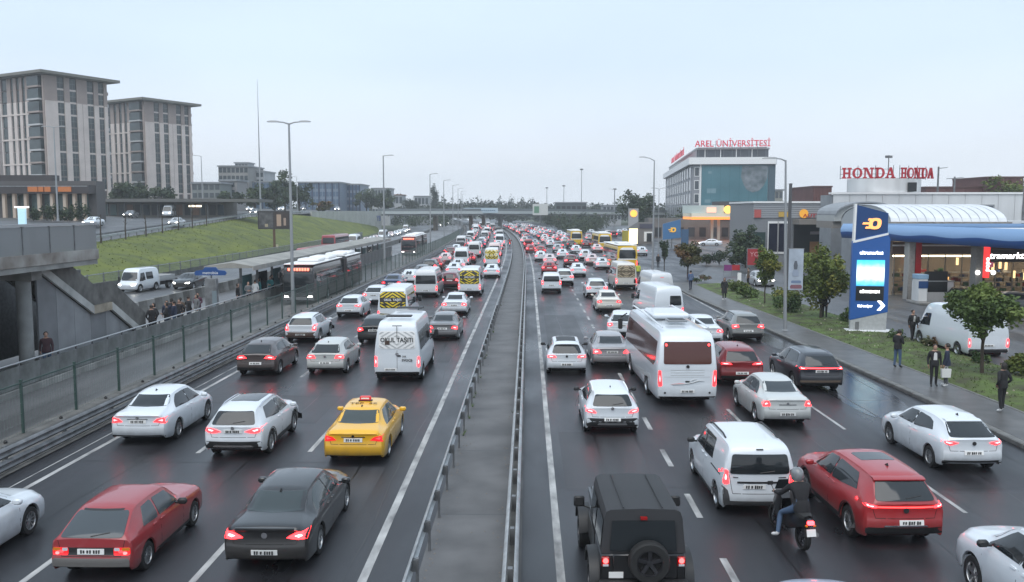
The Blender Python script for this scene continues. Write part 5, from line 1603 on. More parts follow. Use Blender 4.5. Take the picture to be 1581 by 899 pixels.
# gate pillar with the blue round-topped station sign
q = MB(); q.box((-20.6, 56.4, 1.55), (.75, .45, 2.5), ch=.03); q.build('pillar', M_STEELD, pl, 40)
q = MB(); q.b2(-20.5, -20.2, 56.16, 56.18, .9, 2.0); q.build('notice', mat('notice_grey', (.16, .2, .22), .4), pl)
q = MB(); q.prism([(-1.0 + .25 * 0, 2.95), (.95, 2.95), (1.05, 3.1), (.95, 3.25), (.5, 3.30), (.35, 3.48), (-.35, 3.48), (-.5, 3.30), (-.95, 3.25), (-1.05, 3.1)], -.06, .06, 'y')
so = q.build('station_sign', mat('station_blue', (.02, .07, .22), .35), pl); so.location = (-20.6, 56.3, .05)
lettering('sign_lettering', 'metrobüs', .26, M_WHITE, so, (0, -.07, 3.11), extrude=.004)
q = MB(); q.tube([(-20.6, 56.4, 2.7), (-20.6, 56.4, 3.05)], .05, 6); q.build('sign_stem', M_STEELD, pl)
# kerb blocks on the far side of the opposite bus lane
nb = thing('barrier', 'low concrete barrier of alternating dark and pale blocks beyond the bus platform', 'barrier', (0, 0, 0))
B1 = MB(); B1.prism([(-.24, 0), (.24, 0), (.14, .35), (.09, .85), (-.09, .85), (-.14, .35)], .02, 1.28, 'y'); bm1 = B1.mesh('barrier_block', M_CONC); bm2 = B1.mesh('barrier_block', M_CONCD)
for i, y in enumerate(frange(34, 150, 1.3)): inst('barrier_block', bm1 if i % 2 else bm2, nb, (-27.15 + bend(y), y, 0))
solid_strip(-27.35, -26.95, 150, 420, 0, .85).build('barrier_run', M_CONCD, nb)
fn = thing('mesh_fence', 'grey wire fence at the foot of the grass bank', 'fence', (0, 0, 0))
pan2 = mesh_panel(3.0, 1.25, .15, .15, .010)
P = MB(); P.b2(-.04, .04, -.04, .04, 0, 1.5); pm2 = P.mesh('post', M_STEELD)
for y in frange(56, 236, 3.0):
    x = xb(y) + .35; a = -math.atan((xb(y + 3) - xb(y)) / 3)
    inst('post', pm2, fn, (x, y, 0)); inst('mesh_panel', pan2, fn, (x, y, 0), a)
q = MB(); q.grid([[(xb(y) + .33, y, 1.36), (xb(y) + .37, y, 1.36), (xb(y) + .37, y, 1.44), (xb(y) + .33, y, 1.44)] for y in ys(56, 236, 6)]); q.build('top_rail', M_STEEL, fn)
q = MB(); q.grid([[(xb(y) + .35, y, .02), (xb(y) + .35, y, .55)] for y in ys(56, 236, 6)]); q.build('base_wall', M_CONCD, fn)

# guardrail with saplings along the upper road
gr = thing('guardrail', 'guardrail along the top of the grass bank at the edge of the upper road', 'guardrail', (0, 0, 0))
q = MB(); q.grid([[(xe(y) + .1, y, ze(y) + .45), (xe(y) + .17, y, ze(y) + .53), (xe(y) + .1, y, ze(y) + .62), (xe(y) + .17, y, ze(y) + .70), (xe(y) + .1, y, ze(y) + .78)] for y in ys(60, 232, 3)]); q.build('rail', M_STEEL, gr, 40, fix=False)
q = MB(); q.grid([[(xe(y) - 1.6, y, ze(y) + .45), (xe(y) - 1.6, y, ze(y) + .80)] for y in ys(60, 232, 3)]); q.build('back_rail', M_STEELD, gr, fix=False)
P = MB(); P.b2(-.05, .05, -.06, .06, -.2, .8); pm3 = P.mesh('post', M_STEELD)
for y in frange(80, 232, 3.0): inst('post', pm3, gr, (xe(y), y, ze(y)))

# ------------------------------------------------------------------ right side: fuel stations, showroom, university
M_BLUE = mat('sign_blue', (.022, .10, .33), .35); M_BLUED = mat('sign_blue_dark', (.008, .05, .17), .4)
M_LBLUE = mat('light_blue', (.25, .41, .66), .4)
M_ORA = mat('logo_orange', (.85, .25, .03), .4, emit=.9, ec=(1, .42, .16))
M_LIT = mat('lit_white', (.9, .9, .9), .5, emit=2.2, ec=(1, .98, .95))
M_WARM = mat('warm_light', (.9, .7, .4), .5, emit=2.2, ec=(1, .66, .30))
M_RED = mat('sign_red', (.42, .015, .02), .4); M_REDL = mat('lit_red', (.6, .02, .02), .4, emit=.7, ec=(1, .05, .05))
M_DARKW = mat('dark_opening', (.012, .014, .016), .35)
M_WCLAD = mat('white_cladding', (.66, .67, .67), .5, var=.22, vs=.6, stretch=(1, 1, .2))
M_GCLAD = mat('grey_cladding', (.25, .265, .28), .5, var=.2, vs=.8)
M_TEALG = mat('teal_glass', (.035, .13, .165), .12)
M_PANE = mat('window_pane', (.05, .065, .075), .1)


def d_logo(parent, s, loc, m, face=0):
    """the speeding letter D: a slanted ring with three streaks"""
    mb = MB(); n = 20
    def D(t, k):
        a, b = .42 * k, .40 * k
        c, q = math.cos(t), math.sin(t)
        e = .75
        return (a * math.copysign(abs(c) ** e, c) + .12 * b * math.copysign(abs(q) ** e, q) + .15, b * math.copysign(abs(q) ** e, q))
    o = [D(2 * math.pi * i / n, 1) for i in range(n)]; i_ = [(.15 + (x - .15) * .42, z * .52) for x, z in o]
    for y0 in (-.05,):
        vs = [(x, y0, z) for x, z in o] + [(x, y0, z) for x, z in i_] + [(x, .05, z) for x, z in o] + [(x, .05, z) for x, z in i_]
        fs = []
        for k in range(n):
            j = (k + 1) % n
            fs += [(k, j, n + j, n + k), (k, j, 2 * n + j, 2 * n + k), (n + k, n + j, 3 * n + j, 3 * n + k)]
        mb.add(vs, fs)
    for z, x0 in ((.30, -.35), (.02, -.72), (-.28, -.52)):
        mb.prism([(x0, z - .075), (-.12, z - .075), (-.10, z + .075), (x0 + .06, z + .075)], -.05, .05, 'y')
    mb.v = [(x * s, y, z * s) for x, y, z in mb.v]
    r = mb.build('logo', m, parent); r.location = loc; r.rotation_euler = (0, 0, face)
    return r


def px_z(y, d): return CAM_H - (y - 325) * d / FPX
def px_x(x, d): return (x - 815) * d / FPX


# tall price sign of the nearer fuel station
t = thing('price_sign', 'tall blue fuel station sign with an orange D emblem and a bright screen', 'sign', (19.85, 51, .12), -.12)
q = MB(); q.prism([(-1.06, .72), (1.02, 1.22), (1.02, 5.45), (.82, 5.82), (-1.0, 5.40), (-1.06, 5.2)], -.16, .16, 'y'); q.build('panel', M_BLUE, t)
q = MB(); q.prism([(-.92, 5.36), (.86, 5.80), (.86, 6.92), (-.88, 7.40)], -.15, .15, 'y'); q.build('head_panel', M_BLUED, t)
q = MB(); q.prism([(-1.03, 5.20), (-.92, 5.24), (-.88, 7.46), (-.99, 7.46)], -.17, .17, 'y'); q.prism([(-.92, 5.22), (.90, 5.68), (.90, 5.80), (-.92, 5.36)], -.18, .17, 'y'); q.build('white_edge', M_WHITE, t)
q = MB(); q.prism([(-1.0, -.1), (.95, -.1), (1.0, 1.20), (-1.04, .70)], -.15, .15, 'y'); q.build('base', mat('base_grey', (.42, .43, .43), .5, var=.15), t)
q = MB(); q.b2(-.75, -.55, -.19, -.14, .0, .62); q.build('base_door', M_STEELD, t)
q = MB(); q.box((0, 0, .0), (2.6, .9, .3), ch=.05); q.build('plinth', M_WCLAD, t, 40)
d_logo(t, .80, (0.02, -.17, 6.32), M_ORA)
lettering('lettering', 'ultramarket', .27, M_LIT, t, (0, -.18, 4.64), extrude=.01, bold=.006)
q = MB()
q.b2(-.78, .76, -.19, -.15, 2.72, 4.22)
m = bpy.data.materials.new('screen'); m.use_nodes = True
n, l, b = nodes_of(m)
tc2 = n.new('ShaderNodeTexCoord'); sp = n.new('ShaderNodeSeparateXYZ'); l.new(tc2.outputs['Generated'], sp.inputs[0])
rp = n.new('ShaderNodeValToRGB'); rp.color_ramp.elements[0].color = (.04, .36, .65, 1); rp.color_ramp.elements[1].color = (.03, .50, .80, 1)
for p, c in ((.16, (.18, .62, .80, 1)), (.34, (.85, .97, 1, 1)), (.62, (.80, .95, 1, 1)), (.86, (.10, .62, .88, 1))):
    e = rp.color_ramp.elements.new(p); e.color = c
ns2 = n.new('ShaderNodeTexNoise'); ns2.inputs['Scale'].default_value = 5
l.new(tc2.outputs['Generated'], ns2.inputs['Vector'])
ad = n.new('ShaderNodeMath'); ad.operation = 'MULTIPLY_ADD'; ad.inputs[1].default_value = .22; l.new(ns2.outputs[0], ad.inputs[0])
sb = n.new('ShaderNodeMath'); sb.operation = 'SUBTRACT'; sb.inputs[1].default_value = .11; l.new(sp.outputs['Z'], sb.inputs[0]); l.new(sb.outputs[0], ad.inputs[2])
l.new(ad.outputs[0], rp.inputs[0]); l.new(rp.outputs[0], b.inputs['Emission Color']); b.inputs['Emission Strength'].default_value = 1.2; b.inputs['Base Color'].default_value = (.02, .02, .02, 1)
q.build('screen', m, t)
q = MB(); q.b2(-.78, .76, -.185, -.15, 1.86, 2.70); q.build('dark_screen', M_DARKW, t)
lettering('lettering', 'BİTMEYEN', .20, M_LIT, t, (-.02, -.2, 2.38), extrude=.01, bold=.008, sx=1.15)
lettering('lettering', 'bizi seviyor', .20, M_LIT, t, (-.25, -.18, 1.55), extrude=.01, bold=.006, sx=.9)
q = MB(); q.prism([(.42, 1.30), (.60, 1.30), (.86, 1.58), (.60, 1.86), (.42, 1.86), (.66, 1.58)], -.19, -.15, 'y'); q.build('arrow', M_LIT, t)

# station canopy: blue fascia with a darker wave, white barrel roof of the market behind
t = thing('station_canopy', 'long blue fuel station canopy with a wavy dark underside on grey columns', 'canopy', (0, 0, 0))
CP = [(28.8, 80.5), (32.3, 54.0), (58, 54.0), (58, 80.5)]
q = MB(); q.prism(CP, 5.3, 5.62, 'z'); q.build('roof_deck', M_WCLAD, t)
q = MB(); q.prism([(28.9, 80.4), (32.4, 54.1), (58, 54.1), (58, 80.4)], 5.0, 5.28, 'z'); q.build('ceiling', mat('ceiling_grey', (.35, .36, .37), .6), t)
def fascia(a, b, n, wave):
    up = MB(); lo = MB()
    A = Vector((*a, 0)); B = Vector((*b, 0)); d = (B - A); nv = Vector((d.y, -d.x, 0)).normalized()
    ru, rl = [], []
    for i in range(n + 1):
        p = A + d * i / n; w = .6 * wave * math.sin(2 * math.pi * i / 9.0)
        ru.append([(p.x + nv.x * .05, p.y + nv.y * .05, 6.0), (p.x + nv.x * .30, p.y + nv.y * .30, 5.55), (p.x + nv.x * .28, p.y + nv.y * .28, 5.25 + w)])
        rl.append([(p.x + nv.x * .28, p.y + nv.y * .28, 5.25 + w), (p.x + nv.x * .16, p.y + nv.y * .16, 4.72), (p.x - nv.x * .3, p.y - nv.y * .3, 4.70)])
    up.grid(ru); lo.grid(rl)
    up.build('fascia', M_LBLUE, t, True, fix=False); lo.build('wave_band', M_BLUE, t, True, fix=False)
fascia(CP[0], CP[1], 40, .10); fascia(CP[1], CP[2], 40, .12); fascia((58, 80.5), CP[0], 20, .1)
for x, y in ((30.6, 70.6), (33.6, 66.0), (35.6, 57.5), (44, 70.6), (44, 60)):
    q = MB(); q.box((x, y, 2.5), (.55, .9, 5.0), ch=.05); q.build('column', mat('column_grey', (.34, .33, .31), .5, var=.2), t, 40)
    q = MB(); q.b2(x + .30, x + .75, y - .42, y + .42, 2.2, 4.7); q.build('red_banner', M_REDL if (x, y) == (33.6, 66.0) else M_RED, t)
lettering('lettering', 'popo', .5, M_LIT, t, (34.13, 65.5, 3.2), extrude=.01, tilt=90).rotation_euler = (R(90), R(-90), 0)
for x, y in ((33.4, 65.4), (34.55, 65.4)):
    q = MB(); q.lathe([(.001, -.03), (.17, -.03), (.17, .03), (.001, .03)], 12, 'y', c=(x, y, 2.6)); q.build('round_sign', M_LIT, t)
LF = MB(); LF.b2(-.45, .45, -.45, .45, 4.93, 4.99); lf = LF.mesh('ceiling_light', mat('ceiling_lamp', (.9, .9, .85), .5, emit=9, ec=(1, .95, .85)))
for x in (35, 40, 46):
    for y in (57.5, 66): inst('ceiling_light', lf, t, (x, y, 0))
# market under the canopy
t = thing('market', 'glass fronted station market with warm lights and shelves of goods', 'shop', (0, 0, 0))
q = MB(); q.b2(30.2, 58, 77.5, 78, 0.1, 5); q.b2(30.2, 30.5, 73.6, 78, .1, 5); q.build('wall', mat('shop_wall', (.36, .30, .24), .7), t)
q = MB(); q.b2(30.2, 58, 73.5, 77.5, .1, .16); q.build('shop_floor', M_CONC, t)
q = MB(); q.b2(30.2, 58, 73.0, 73.4, 3.6, 4.6); q.build('fascia', mat('fascia_brown', (.10, .065, .05), .4), t)
q = MB(); q.b2(30.2, 58, 72.9, 73.0, 4.25, 4.38); q.build('light_line', M_WHITE, t)
q = MB(); q.b2(37.8, 41.3, 72.86, 72.99, 2.95, 3.95); q.build('sign_board', mat('sign_board_black', (.02, .02, .022), .4), t)
lettering('lettering', 'tramarkt', .70, M_LIT, t, (39.5, 72.84, 3.45), extrude=.02, bold=.01, sx=1.12, shear=.15)
rg2 = random.Random(11)
pm = MB(); pm.b2(-.03, .03, -.05, .05, .1, 3.6); pmm = pm.mesh('mullion', M_STEELD)
gl = MB(); gl.b2(.04, 1.36, -.01, .01, .15, 3.55)
mg = bpy.data.materials.new('shop_glass'); mg.use_nodes = True
n, l, b = nodes_of(mg); b.inputs['Base Color'].default_value = (.02, .025, .03, 1); b.inputs['Roughness'].default_value = .05; b.inputs['Alpha'].default_value = .30
glm = gl.mesh('pane', mg)
x = 30.5
while x < 57: inst('mullion', pmm, t, (x, 73.3, 0)); inst('pane', glm, t, (x, 73.3, 0)); x += 1.4
cols = [mat('goods_' + c, k, .6) for c, k in (('red', (.4, .03, .03)), ('cream', (.6, .5, .35)), ('green', (.06, .2, .06)), ('blue', (.05, .1, .3)), ('dark', (.03, .03, .03)), ('white', (.6, .6, .6)))]
for k, c in enumerate(cols):
    q = MB()
    for _ in range(42):
        xx = rg2.uniform(31, 57); z = rg2.choice((.35, .75, 1.15, 1.55, 1.95)); w = rg2.uniform(.15, .5)
        q.b2(xx - w / 2, xx + w / 2, 75.2 + .02 * k, 75.5, z, z + rg2.uniform(.18, .34))
    q.build('goods', c, t, kind='stuff')
SH = MB(); SH.b2(31, 57, 75.1, 75.6, -.02, .02); shm = SH.mesh('shelf', M_STEEL)
for z in (.33, .73, 1.13, 1.53, 1.93): inst('shelf', shm, t, (0, 0, z))
BL_ = MB(); BL_.b2(-.09, .09, -.05, .05, 0, .62); blm = BL_.mesh('lamp_tube', M_WARM)
for x, z in ((38.6, 2.2), (39.3, 2.1), (39.9, 2.3), (40.4, 2.2), (41.1, 1.5), (42.0, 1.35), (43.4, 1.3), (44.2, 1.6), (33.8, 1.2), (36.3, 2.6)): inst('lamp_tube', blm, t, (x, 74.5, z))
q = MB(); q.b2(34.2, 35.6, 74.4, 74.5, 1.25, 1.6); q.build('lit_sign', mat('lit_amber', (.8, .4, .1), .4, emit=1.8, ec=(1, .55, .2)), t)
q = MB(); q.b2(31, 57, 74.6, 75, 3.3, 3.4); q.build('ceiling_light', mat('strip_warm', (.9, .8, .6), .5, emit=9, ec=(1, .85, .6)), t)
q = MB(); q.b2(37.2, 38.6, 73.1, 73.2, 2.5, 2.95); q.build('poster', mat('poster_pink', (.5, .12, .2), .5, emit=.3), t)
# barrel roof
t = thing('market_hall', 'hall with a pale arched metal roof behind the blue canopy', 'building', (0, 0, 0))
arc = [(81.6 + 13 * (1 - math.cos(math.pi * i / 14)) / 2, 6.05 + 1.65 * math.sin(math.pi * i / 14)) for i in range(15)]
q = MB(); q.prism(arc + [(94.6, 5.0), (81.6, 5.0)], 33.6, 44.0, 'x'); q.build('vault', mat('pale_gable', (.40, .42, .43), .6), t)
for i in range(13):
    x = 33.5 + i * .82; q = MB(); q.grid([[(x + .02, y, z + .05), (x + .04, y, z + .10), (x + .70, y, z + .10), (x + .80, y, z + .05)] for y, z in arc]); q.build('roof_sheet', mat('roof_sheet_white', (.66, .68, .70), .45, var=.12, vs=.8), t)
q = MB(); q.b2(33.3, 44.4, 81.2, 81.6, 5.80, 6.12); q.build('gutter', mat('rusty_gutter', (.30, .26, .21), .7, var=.4, vs=2), t)
q = MB(); q.b2(33.8, 62, 83, 95, 0, 5.6); q.build('hall_wall', M_GCLAD, t)
q = MB(); q.prism([(44.3, 6.25), (62, 5.95), (62, 5.75), (44.3, 6.05)], 81.8, 95, 'y'); q.build('lean_to_roof', M_WCLAD, t)
t = thing('arched_annex', 'small grey annex with an arched gable left of the tall blue sign', 'building', (0, 0, 0))
arc = [(34.0 + 7 * (1 - math.cos(math.pi * i / 12)) / 2, 6.6 + 1.35 * math.sin(math.pi * i / 12)) for i in range(13)]
q = MB(); q.prism(arc + [(41, 6.0), (34, 6.0)], 98, 104, 'y'); q.build('gable', mat('annex_grey', (.40, .41, .40), .6), t)
q = MB(); q.prism([(x, z + .05) for x, z in arc] + [(x, z + .22) for x, z in arc[::-1]], 97.5, 104, 'y'); q.build('arched_roof', M_GCLAD, t)
q = MB(); q.prism([(37.1, 6.9), (37.9, 6.9), (37.5, 7.35)], 97.9, 98.0, 'y'); q.build('vent', M_DARKW, t)
q = MB(); q.b2(34, 41.2, 98.5, 104, 5.2, 6.0); q.build('beam', mat('beam_taupe', (.22, .20, .18), .6), t)

# showroom with red serif lettering
t = thing('showroom', 'white clad showroom building with a round rooftop drum', 'building', (0, 0, 0))
q = MB(); q.b2(37.2, 80, 108.3, 112.5, 0, 9.1); q.build('wall', M_GCLAD, t)
WP = MB(); WP.b2(.02, 1.98, -.06, .06, 5.2, 9.15); wpm = WP.mesh('cladding_panel', M_WCLAD)
for i in range(21): inst('cladding_panel', wpm, t, (37.3 + 2 * i, 108.2, 0))
q = MB(); q.b2(37, 80, 108, 109, 9.16, 9.4); q.build('coping', M_WHITE, t)
for x, w, z0, z1 in ((52.0, 4.8, 6.6, 7.9), (60.2, 2.2, 6.3, 7.9)):
    q = MB(); q.b2(x, x + w, 108.0, 108.2, z0, z1); f = q.build('window', M_GCLAD, t)
    q = MB(); q.b2(x + .2, x + w - .2, 107.96, 108.1, z0 + .2, z1 - .2); q.build('pane', M_PANE, f)
q = MB(); q.lathe([(4.35, 9.4), (4.35, 11.15)], 28, c=(45.1, 112.6, 0)); q.build('drum', M_WCLAD, t, 40)
q = MB(); q.b2(46.4, 47.4, 108.2, 108.9, 9.5, 10.6); q.build('door', M_DARKW, t)
q = MB(); q.tube([(44.6, 110, 11), (44.6, 110, 14.0)], .06, 6); q.box((44.6, 110, 13.8), (.8, .3, .3)); q.build('camera_mast', M_STEELD, t)
def slab_word(word, w, h, parent, loc, face, m):
    """bold slab-serif capitals built from bars"""
    root = MB()
    x = 0; k = h
    def bar(x0, x1, z0, z1): root.b2(x0, x1, -.05, .05, z0, z1)
    def ser(xc, wd): bar(xc - wd, xc + wd, 0, .14 * k); bar(xc - wd, xc + wd, .86 * k, k)
    for ch in word:
        W_ = .92 * k if ch != 'N' else 1.02 * k
        if ch == 'H':
            for xc in (x + .22 * k, x + .70 * k): bar(xc - .10 * k, xc + .10 * k, .14 * k, .86 * k); ser(xc, .2 * k)
            bar(x + .32 * k, x + .60 * k, .43 * k, .57 * k)
        elif ch == 'N':
            for xc in (x + .20 * k, x + .82 * k): bar(xc - .07 * k, xc + .07 * k, .14 * k, .86 * k); ser(xc, .18 * k)
            root.prism([(x + .16 * k, k), (x + .38 * k, k), (x + .88 * k, 0), (x + .66 * k, 0)], -.13, .13, 'y')
        elif ch == 'A':
            root.prism([(x + .10 * k, .1 * k), (x + .24 * k, .1 * k), (x + .52 * k, k), (x + .38 * k, k)], -.12, .12, 'y')
            root.prism([(x + .62 * k, .1 * k), (x + .84 * k, .1 * k), (x + .58 * k, k), (x + .36 * k, k)], -.125, .125, 'y')
            bar(x + .25 * k, x + .66 * k, .28 * k, .40 * k); bar(x, x + .34 * k, 0, .13 * k); bar(x + .52 * k, x + .94 * k, 0, .13 * k)
        elif ch in 'OD':
            n = 18; vs = []; fs = []
            for i in range(n):
                t_ = 2 * math.pi * i / n
                c, s_ = math.cos(t_), math.sin(t_)
                ax = .46 if (ch == 'O' or c > 0) else .30
                vs += [(x + .46 * k + ax * k * c, -.12, .5 * k + .5 * k * s_), (x + .46 * k + ax * .48 * k * c, -.12, .5 * k + .36 * k * s_), (x + .46 * k + ax * k * c, .12, .5 * k + .5 * k * s_)]
            for i in range(n):
                j = (i + 1) % n; fs += [(3 * i, 3 * j, 3 * j + 1, 3 * i + 1), (3 * i, 3 * j, 3 * j + 2, 3 * i + 2)]
            root.add(vs, fs)
            if ch == 'D': bar(x + .14 * k, x + .36 * k, 0, k); bar(x, x + .4 * k, 0, .14 * k); bar(x, x + .4 * k, .86 * k, k)
        x += W_ + .05 * k
    sc = w / x
    root.v = [(px * sc - w / 2, py, pz) for px, py, pz in root.v]
    o = root.build('lettering', m, parent); o.location = loc; o.rotation_euler = (0, 0, face)
    return o
M_HRED = mat('letter_red', (.40, .012, .025), .4)
sg = thing('roof_sign', 'red serif capitals spelling one word twice round the white rooftop drum', 'sign', (0, 0, 0))
d1 = 105.0
slab_word('HONDA', 6.0, 1.28, sg, (px_x(1332, d1), d1 - .2, 10.95), R(-12), M_HRED)
slab_word('HONDA', 4.4, 1.28, sg, (px_x(1407, d1), d1 + .1, 10.95), R(12), M_HRED)
for (xa, xb_, ya, yb) in ((px_x(1296, d1), px_x(1368, d1), d1 + .9, d1 - .8), (px_x(1378, d1), px_x(1434, d1), d1 - .7, d1 + 2.2)):
    q = MB()
    for z in (11.0, 11.5, 12.05): q.tube([(xa, ya + .35, z), (xb_, yb + .35, z)], .025, 5)
    for i in range(4):
        f_ = i / 3; q.tube([(xa + (xb_ - xa) * f_, ya + (yb - ya) * f_ + .4, 10.9), (xa + (xb_ - xa) * f_, ya + (yb - ya) * f_ + .4, 12.5)], .04, 5)
    q.build('sign_frame', M_STEELD, sg)

# grey ribbed shop row beyond the first station
t = thing('shop_row', 'grey ribbed shop building with yellow and red lettering above dark windows', 'building', (0, 0, 0))
d1 = 122.0
q = MB(); q.b2(px_x(1160, d1), px_x(1284, d1), d1, d1 + 14, 0, 8.2); q.build('wall', mat('ribbed_grey', (.22, .23, .245), .5, var=.2), t)
RB = MB(); RB.b2(px_x(1160, d1), px_x(1284, d1), d1 - .12, d1, 0, .22); rbm = RB.mesh('rib', mat('rib_grey', (.34, .355, .375), .45))
for i in range(7): inst('rib', rbm, t, (0, 0, 6.2 + i * .29))
q = MB(); q.b2(px_x(1158, d1), px_x(1286, d1), d1 - .3, d1 + 14, 8.2, 8.45); q.build('coping', M_WHITE, t)
q = MB(); q.b2(px_x(1220, d1), px_x(1322, d1), d1 - 3, d1, 5.3, 6.0); q.build('awning', MATS['beam_taupe'], t)
lettering('lettering', 'AUTVITA', .72, M_RED, t, (px_x(1255, d1), d1 - .3, 6.45), bold=.01, extrude=.02, sx=1.25)
q = MB(); q.lathe([(.001, -.1), (.62, -.1), (.62, 0)], 14, 'y', c=(px_x(1236, d1), d1 - .2, 6.75)); q.build('round_logo', mat('amber_sign', (.7, .33, .04), .4, emit=.3), t)
q = MB(); q.b2(px_x(1198, d1), px_x(1213, d1), d1 - .25, d1 - .1, 6.3, 7.0); q.build('yellow_board', mat('yellow_board', (.55, .36, .08), .5), t)
q = MB(); q.b2(px_x(1161, d1), px_x(1171, d1), d1 - .25, d1 - .1, 6.2, 7.3); q.build('red_board', mat('faded_red', (.45, .10, .09), .5), t)
for a, b_ in ((1184, 1197), (1199, 1212)):
    q = MB(); q.b2(px_x(a - 1.5, d1), px_x(b_ + 1.5, d1), d1 - .1, d1 + .1, 1.2, 5.7); f = q.build('window', M_WHITE, t)
    q = MB(); q.b2(px_x(a, d1), px_x(b_, d1), d1 - .14, d1, 1.5, 5.4); q.build('pane', mat('navy_glass', (.012, .014, .03), .15), f)
q = MB(); q.b2(px_x(1222, d1), px_x(1318, d1), d1 - .2, d1, .3, 5.3); q.build('recess_shade', M_DARKW, t)  # flat dark slab painting the shade under the awning, no hollow is cut
q = MB(); q.b2(px_x(1246, d1), px_x(1264, d1), d1 - .5, d1 - .3, 1.2, 2.9); q.build('display_board', mat('orange_green', (.24, .12, .05), .5), t)
q = MB(); q.b2(px_x(1246, d1), px_x(1280, d1), d1 - .5, d1 - .35, 3.9, 4.3); q.build('sign_strip', mat('grey_pink', (.32, .27, .27), .5), t)
q = MB(); q.b2(px_x(1159, d1), px_x(1178, d1), d1 - .4, d1 - .2, .3, 4.2); q.build('glazing', mat('green_glass', (.03, .055, .05), .2), t)
# maroon blocks further back
for (a, b_, y0, y1, lab) in ((1250, 1278, 290, 318, 'small maroon block between the university and the showroom'), (1420, 1600, 291, 318, 'long maroon building showing over the showroom roof'), (1512, 1566, 276, 318, 'maroon rooftop block, tallest part above the long maroon building')):
    d1 = 150 if a != 1512 else 148.5
    t = thing('building', lab, 'building', (0, 0, 0))
    q = MB(); q.b2(px_x(a, d1), px_x(b_, d1), d1, d1 + 12, 0, px_z(y0, d1)); q.build('wall', mat('maroon_wall', (.125, .055, .05), .7, var=.2, vs=.5), t)
    q = MB(); q.b2(px_x(a, d1) - .1, px_x(b_, d1) + .1, d1 - .15, d1 + 12, px_z(y0, d1), px_z(y0, d1) + .25); q.build('parapet', mat('maroon_cap', (.10, .05, .045), .6), t)
    PV = MB(); PV.b2(0, (px_x(b_, d1) - px_x(a, d1)) / 6 - .06, -.1, 0, 0, px_z(y0, d1) - .15); pvm = PV.mesh('facade_panel', MATS['maroon_wall'])
    for i in range(6): inst('facade_panel', pvm, t, (px_x(a, d1) + (px_x(b_, d1) - px_x(a, d1)) * i / 6 + .03, d1, 0))

# university
t = thing('university_building', 'teal fronted university building with a white cornice', 'building', (px_x(1066, 260), 260, 0), math.atan2(11.0, 123) * -1)
UL, UW, UH = 118, 23.3, 22.2
q = MB(); q.b2(0, UW, 0, UL, 0, 20.6); q.build('core', mat('core_grey', (.24, .25, .27), .6), t)
q = MB(); q.prism([(-1.2, -1.3), (UW + .3, -1.3), (UW + .9, .6), (UW + .9, UL), (-1.2, UL)], 20.6, 22.6, 'z'); q.build('cornice', M_WHITE, t)
q = MB(); q.b2(1.2, UW - 1.5, 1.0, UL - 2, 22.6, 25.0); q.build('penthouse', mat('penthouse_dark', (.06, .07, .085), .3), t)
q = MB(); q.prism([(1.0, .6), (UW - 2.2, .6), (UW - 1.0, 2), (UW - 1.0, UL - 2), (1.0, UL - 2)], 25.0, 25.5, 'z'); q.build('penthouse_roof', mat('roof_grey', (.35, .36, .37), .5), t)
for i in range(4):
    q = MB(); q.b2(3.5 + 4.5 * i, 3.7 + 4.5 * i, .86, 1.0, 22.6, 25.0); q.build('mullion', M_WHITE, t)
q = MB(); q.b2(2.6, UW - 1.7, -.45, -.05, .5, 20.4)
m = bpy.data.materials.new('teal_banner'); m.use_nodes = True
n, l, b = nodes_of(m); tcx = n.new('ShaderNodeTexCoord')
z1_ = n.new('ShaderNodeTexNoise'); z1_.inputs['Scale'].default_value = .12; z1_.inputs['Detail'].default_value = 6
l.new(tcx.outputs['Object'], z1_.inputs['Vector'])
rp = n.new('ShaderNodeValToRGB'); rp.color_ramp.elements[0].position = .35; rp.color_ramp.elements[0].color = (.045, .145, .175, 1); rp.color_ramp.elements[1].position = .7; rp.color_ramp.elements[1].color = (.075, .205, .245, 1)
l.new(z1_.outputs[0], rp.inputs[0]); l.new(rp.outputs[0], b.inputs['Base Color']); b.inputs['Roughness'].default_value = .35
q.build('banner', m, t)
BP = MB(); BP.b2(0, .05, -.5, -.44, .5, 20.4); bpm = BP.mesh('banner_seam', M_TEALG)
for i in range(1, 7): inst('banner_seam', bpm, t, (2.6 + i * 2.7, 0, 0))
M_FADE = mat('faded_print', (.16, .27, .31), .5)
for a, b_, c, d_ in ((4.2, 6.8, 13.6, 12.2), (3.6, 5.4, 10.4, 9.4), (4.2, 8.2, 8.0, 7.4), (11.5, 14.5, 9.0, 8.2), (4.5, 5.5, 18.6, 17.9)):
    q = MB(); q.b2(a, b_, -.50, -.46, d_, c); q.build('print_block', M_FADE, t)
q = MB()     # a plain mottled picture panel in the upper right of the banner
q.prism([(14.2, 20.2), (13.9, 17.0), (14.6, 15.0), (15.6, 13.2), (17.4, 12.4), (19.2, 13.0), (20.4, 14.4), (21.4, 16.5), (21.5, 20.2)], -.53, -.47, 'y'); q.build('picture_panel', mat('picture_mottle', (.17, .19, .21), .6, var=.8, vs=.55, dirt=(.05, .08, .09)), t)
for i in range(5):
    q = MB(); q.b2(.55, 2.0, -.12, .0, 1.5 + i * 3.9, 4.3 + i * 3.9); f = q.build('window', M_WHITE, t)
    q = MB(); q.b2(.7, 1.85, -.16, -.02, 1.7 + i * 3.9, 4.1 + i * 3.9); q.build('pane', M_PANE, f)
q = MB(); q.b2(2.05, 2.55, -.35, 0, 0, 20.6); q.build('pilaster', M_WHITE, t)
q = MB(); q.b2(UW - 1.5, UW + .4, -.3, 0, 0, 20.5); q.build('end_fin', mat('fin_slate', (.045, .085, .11), .3), t)
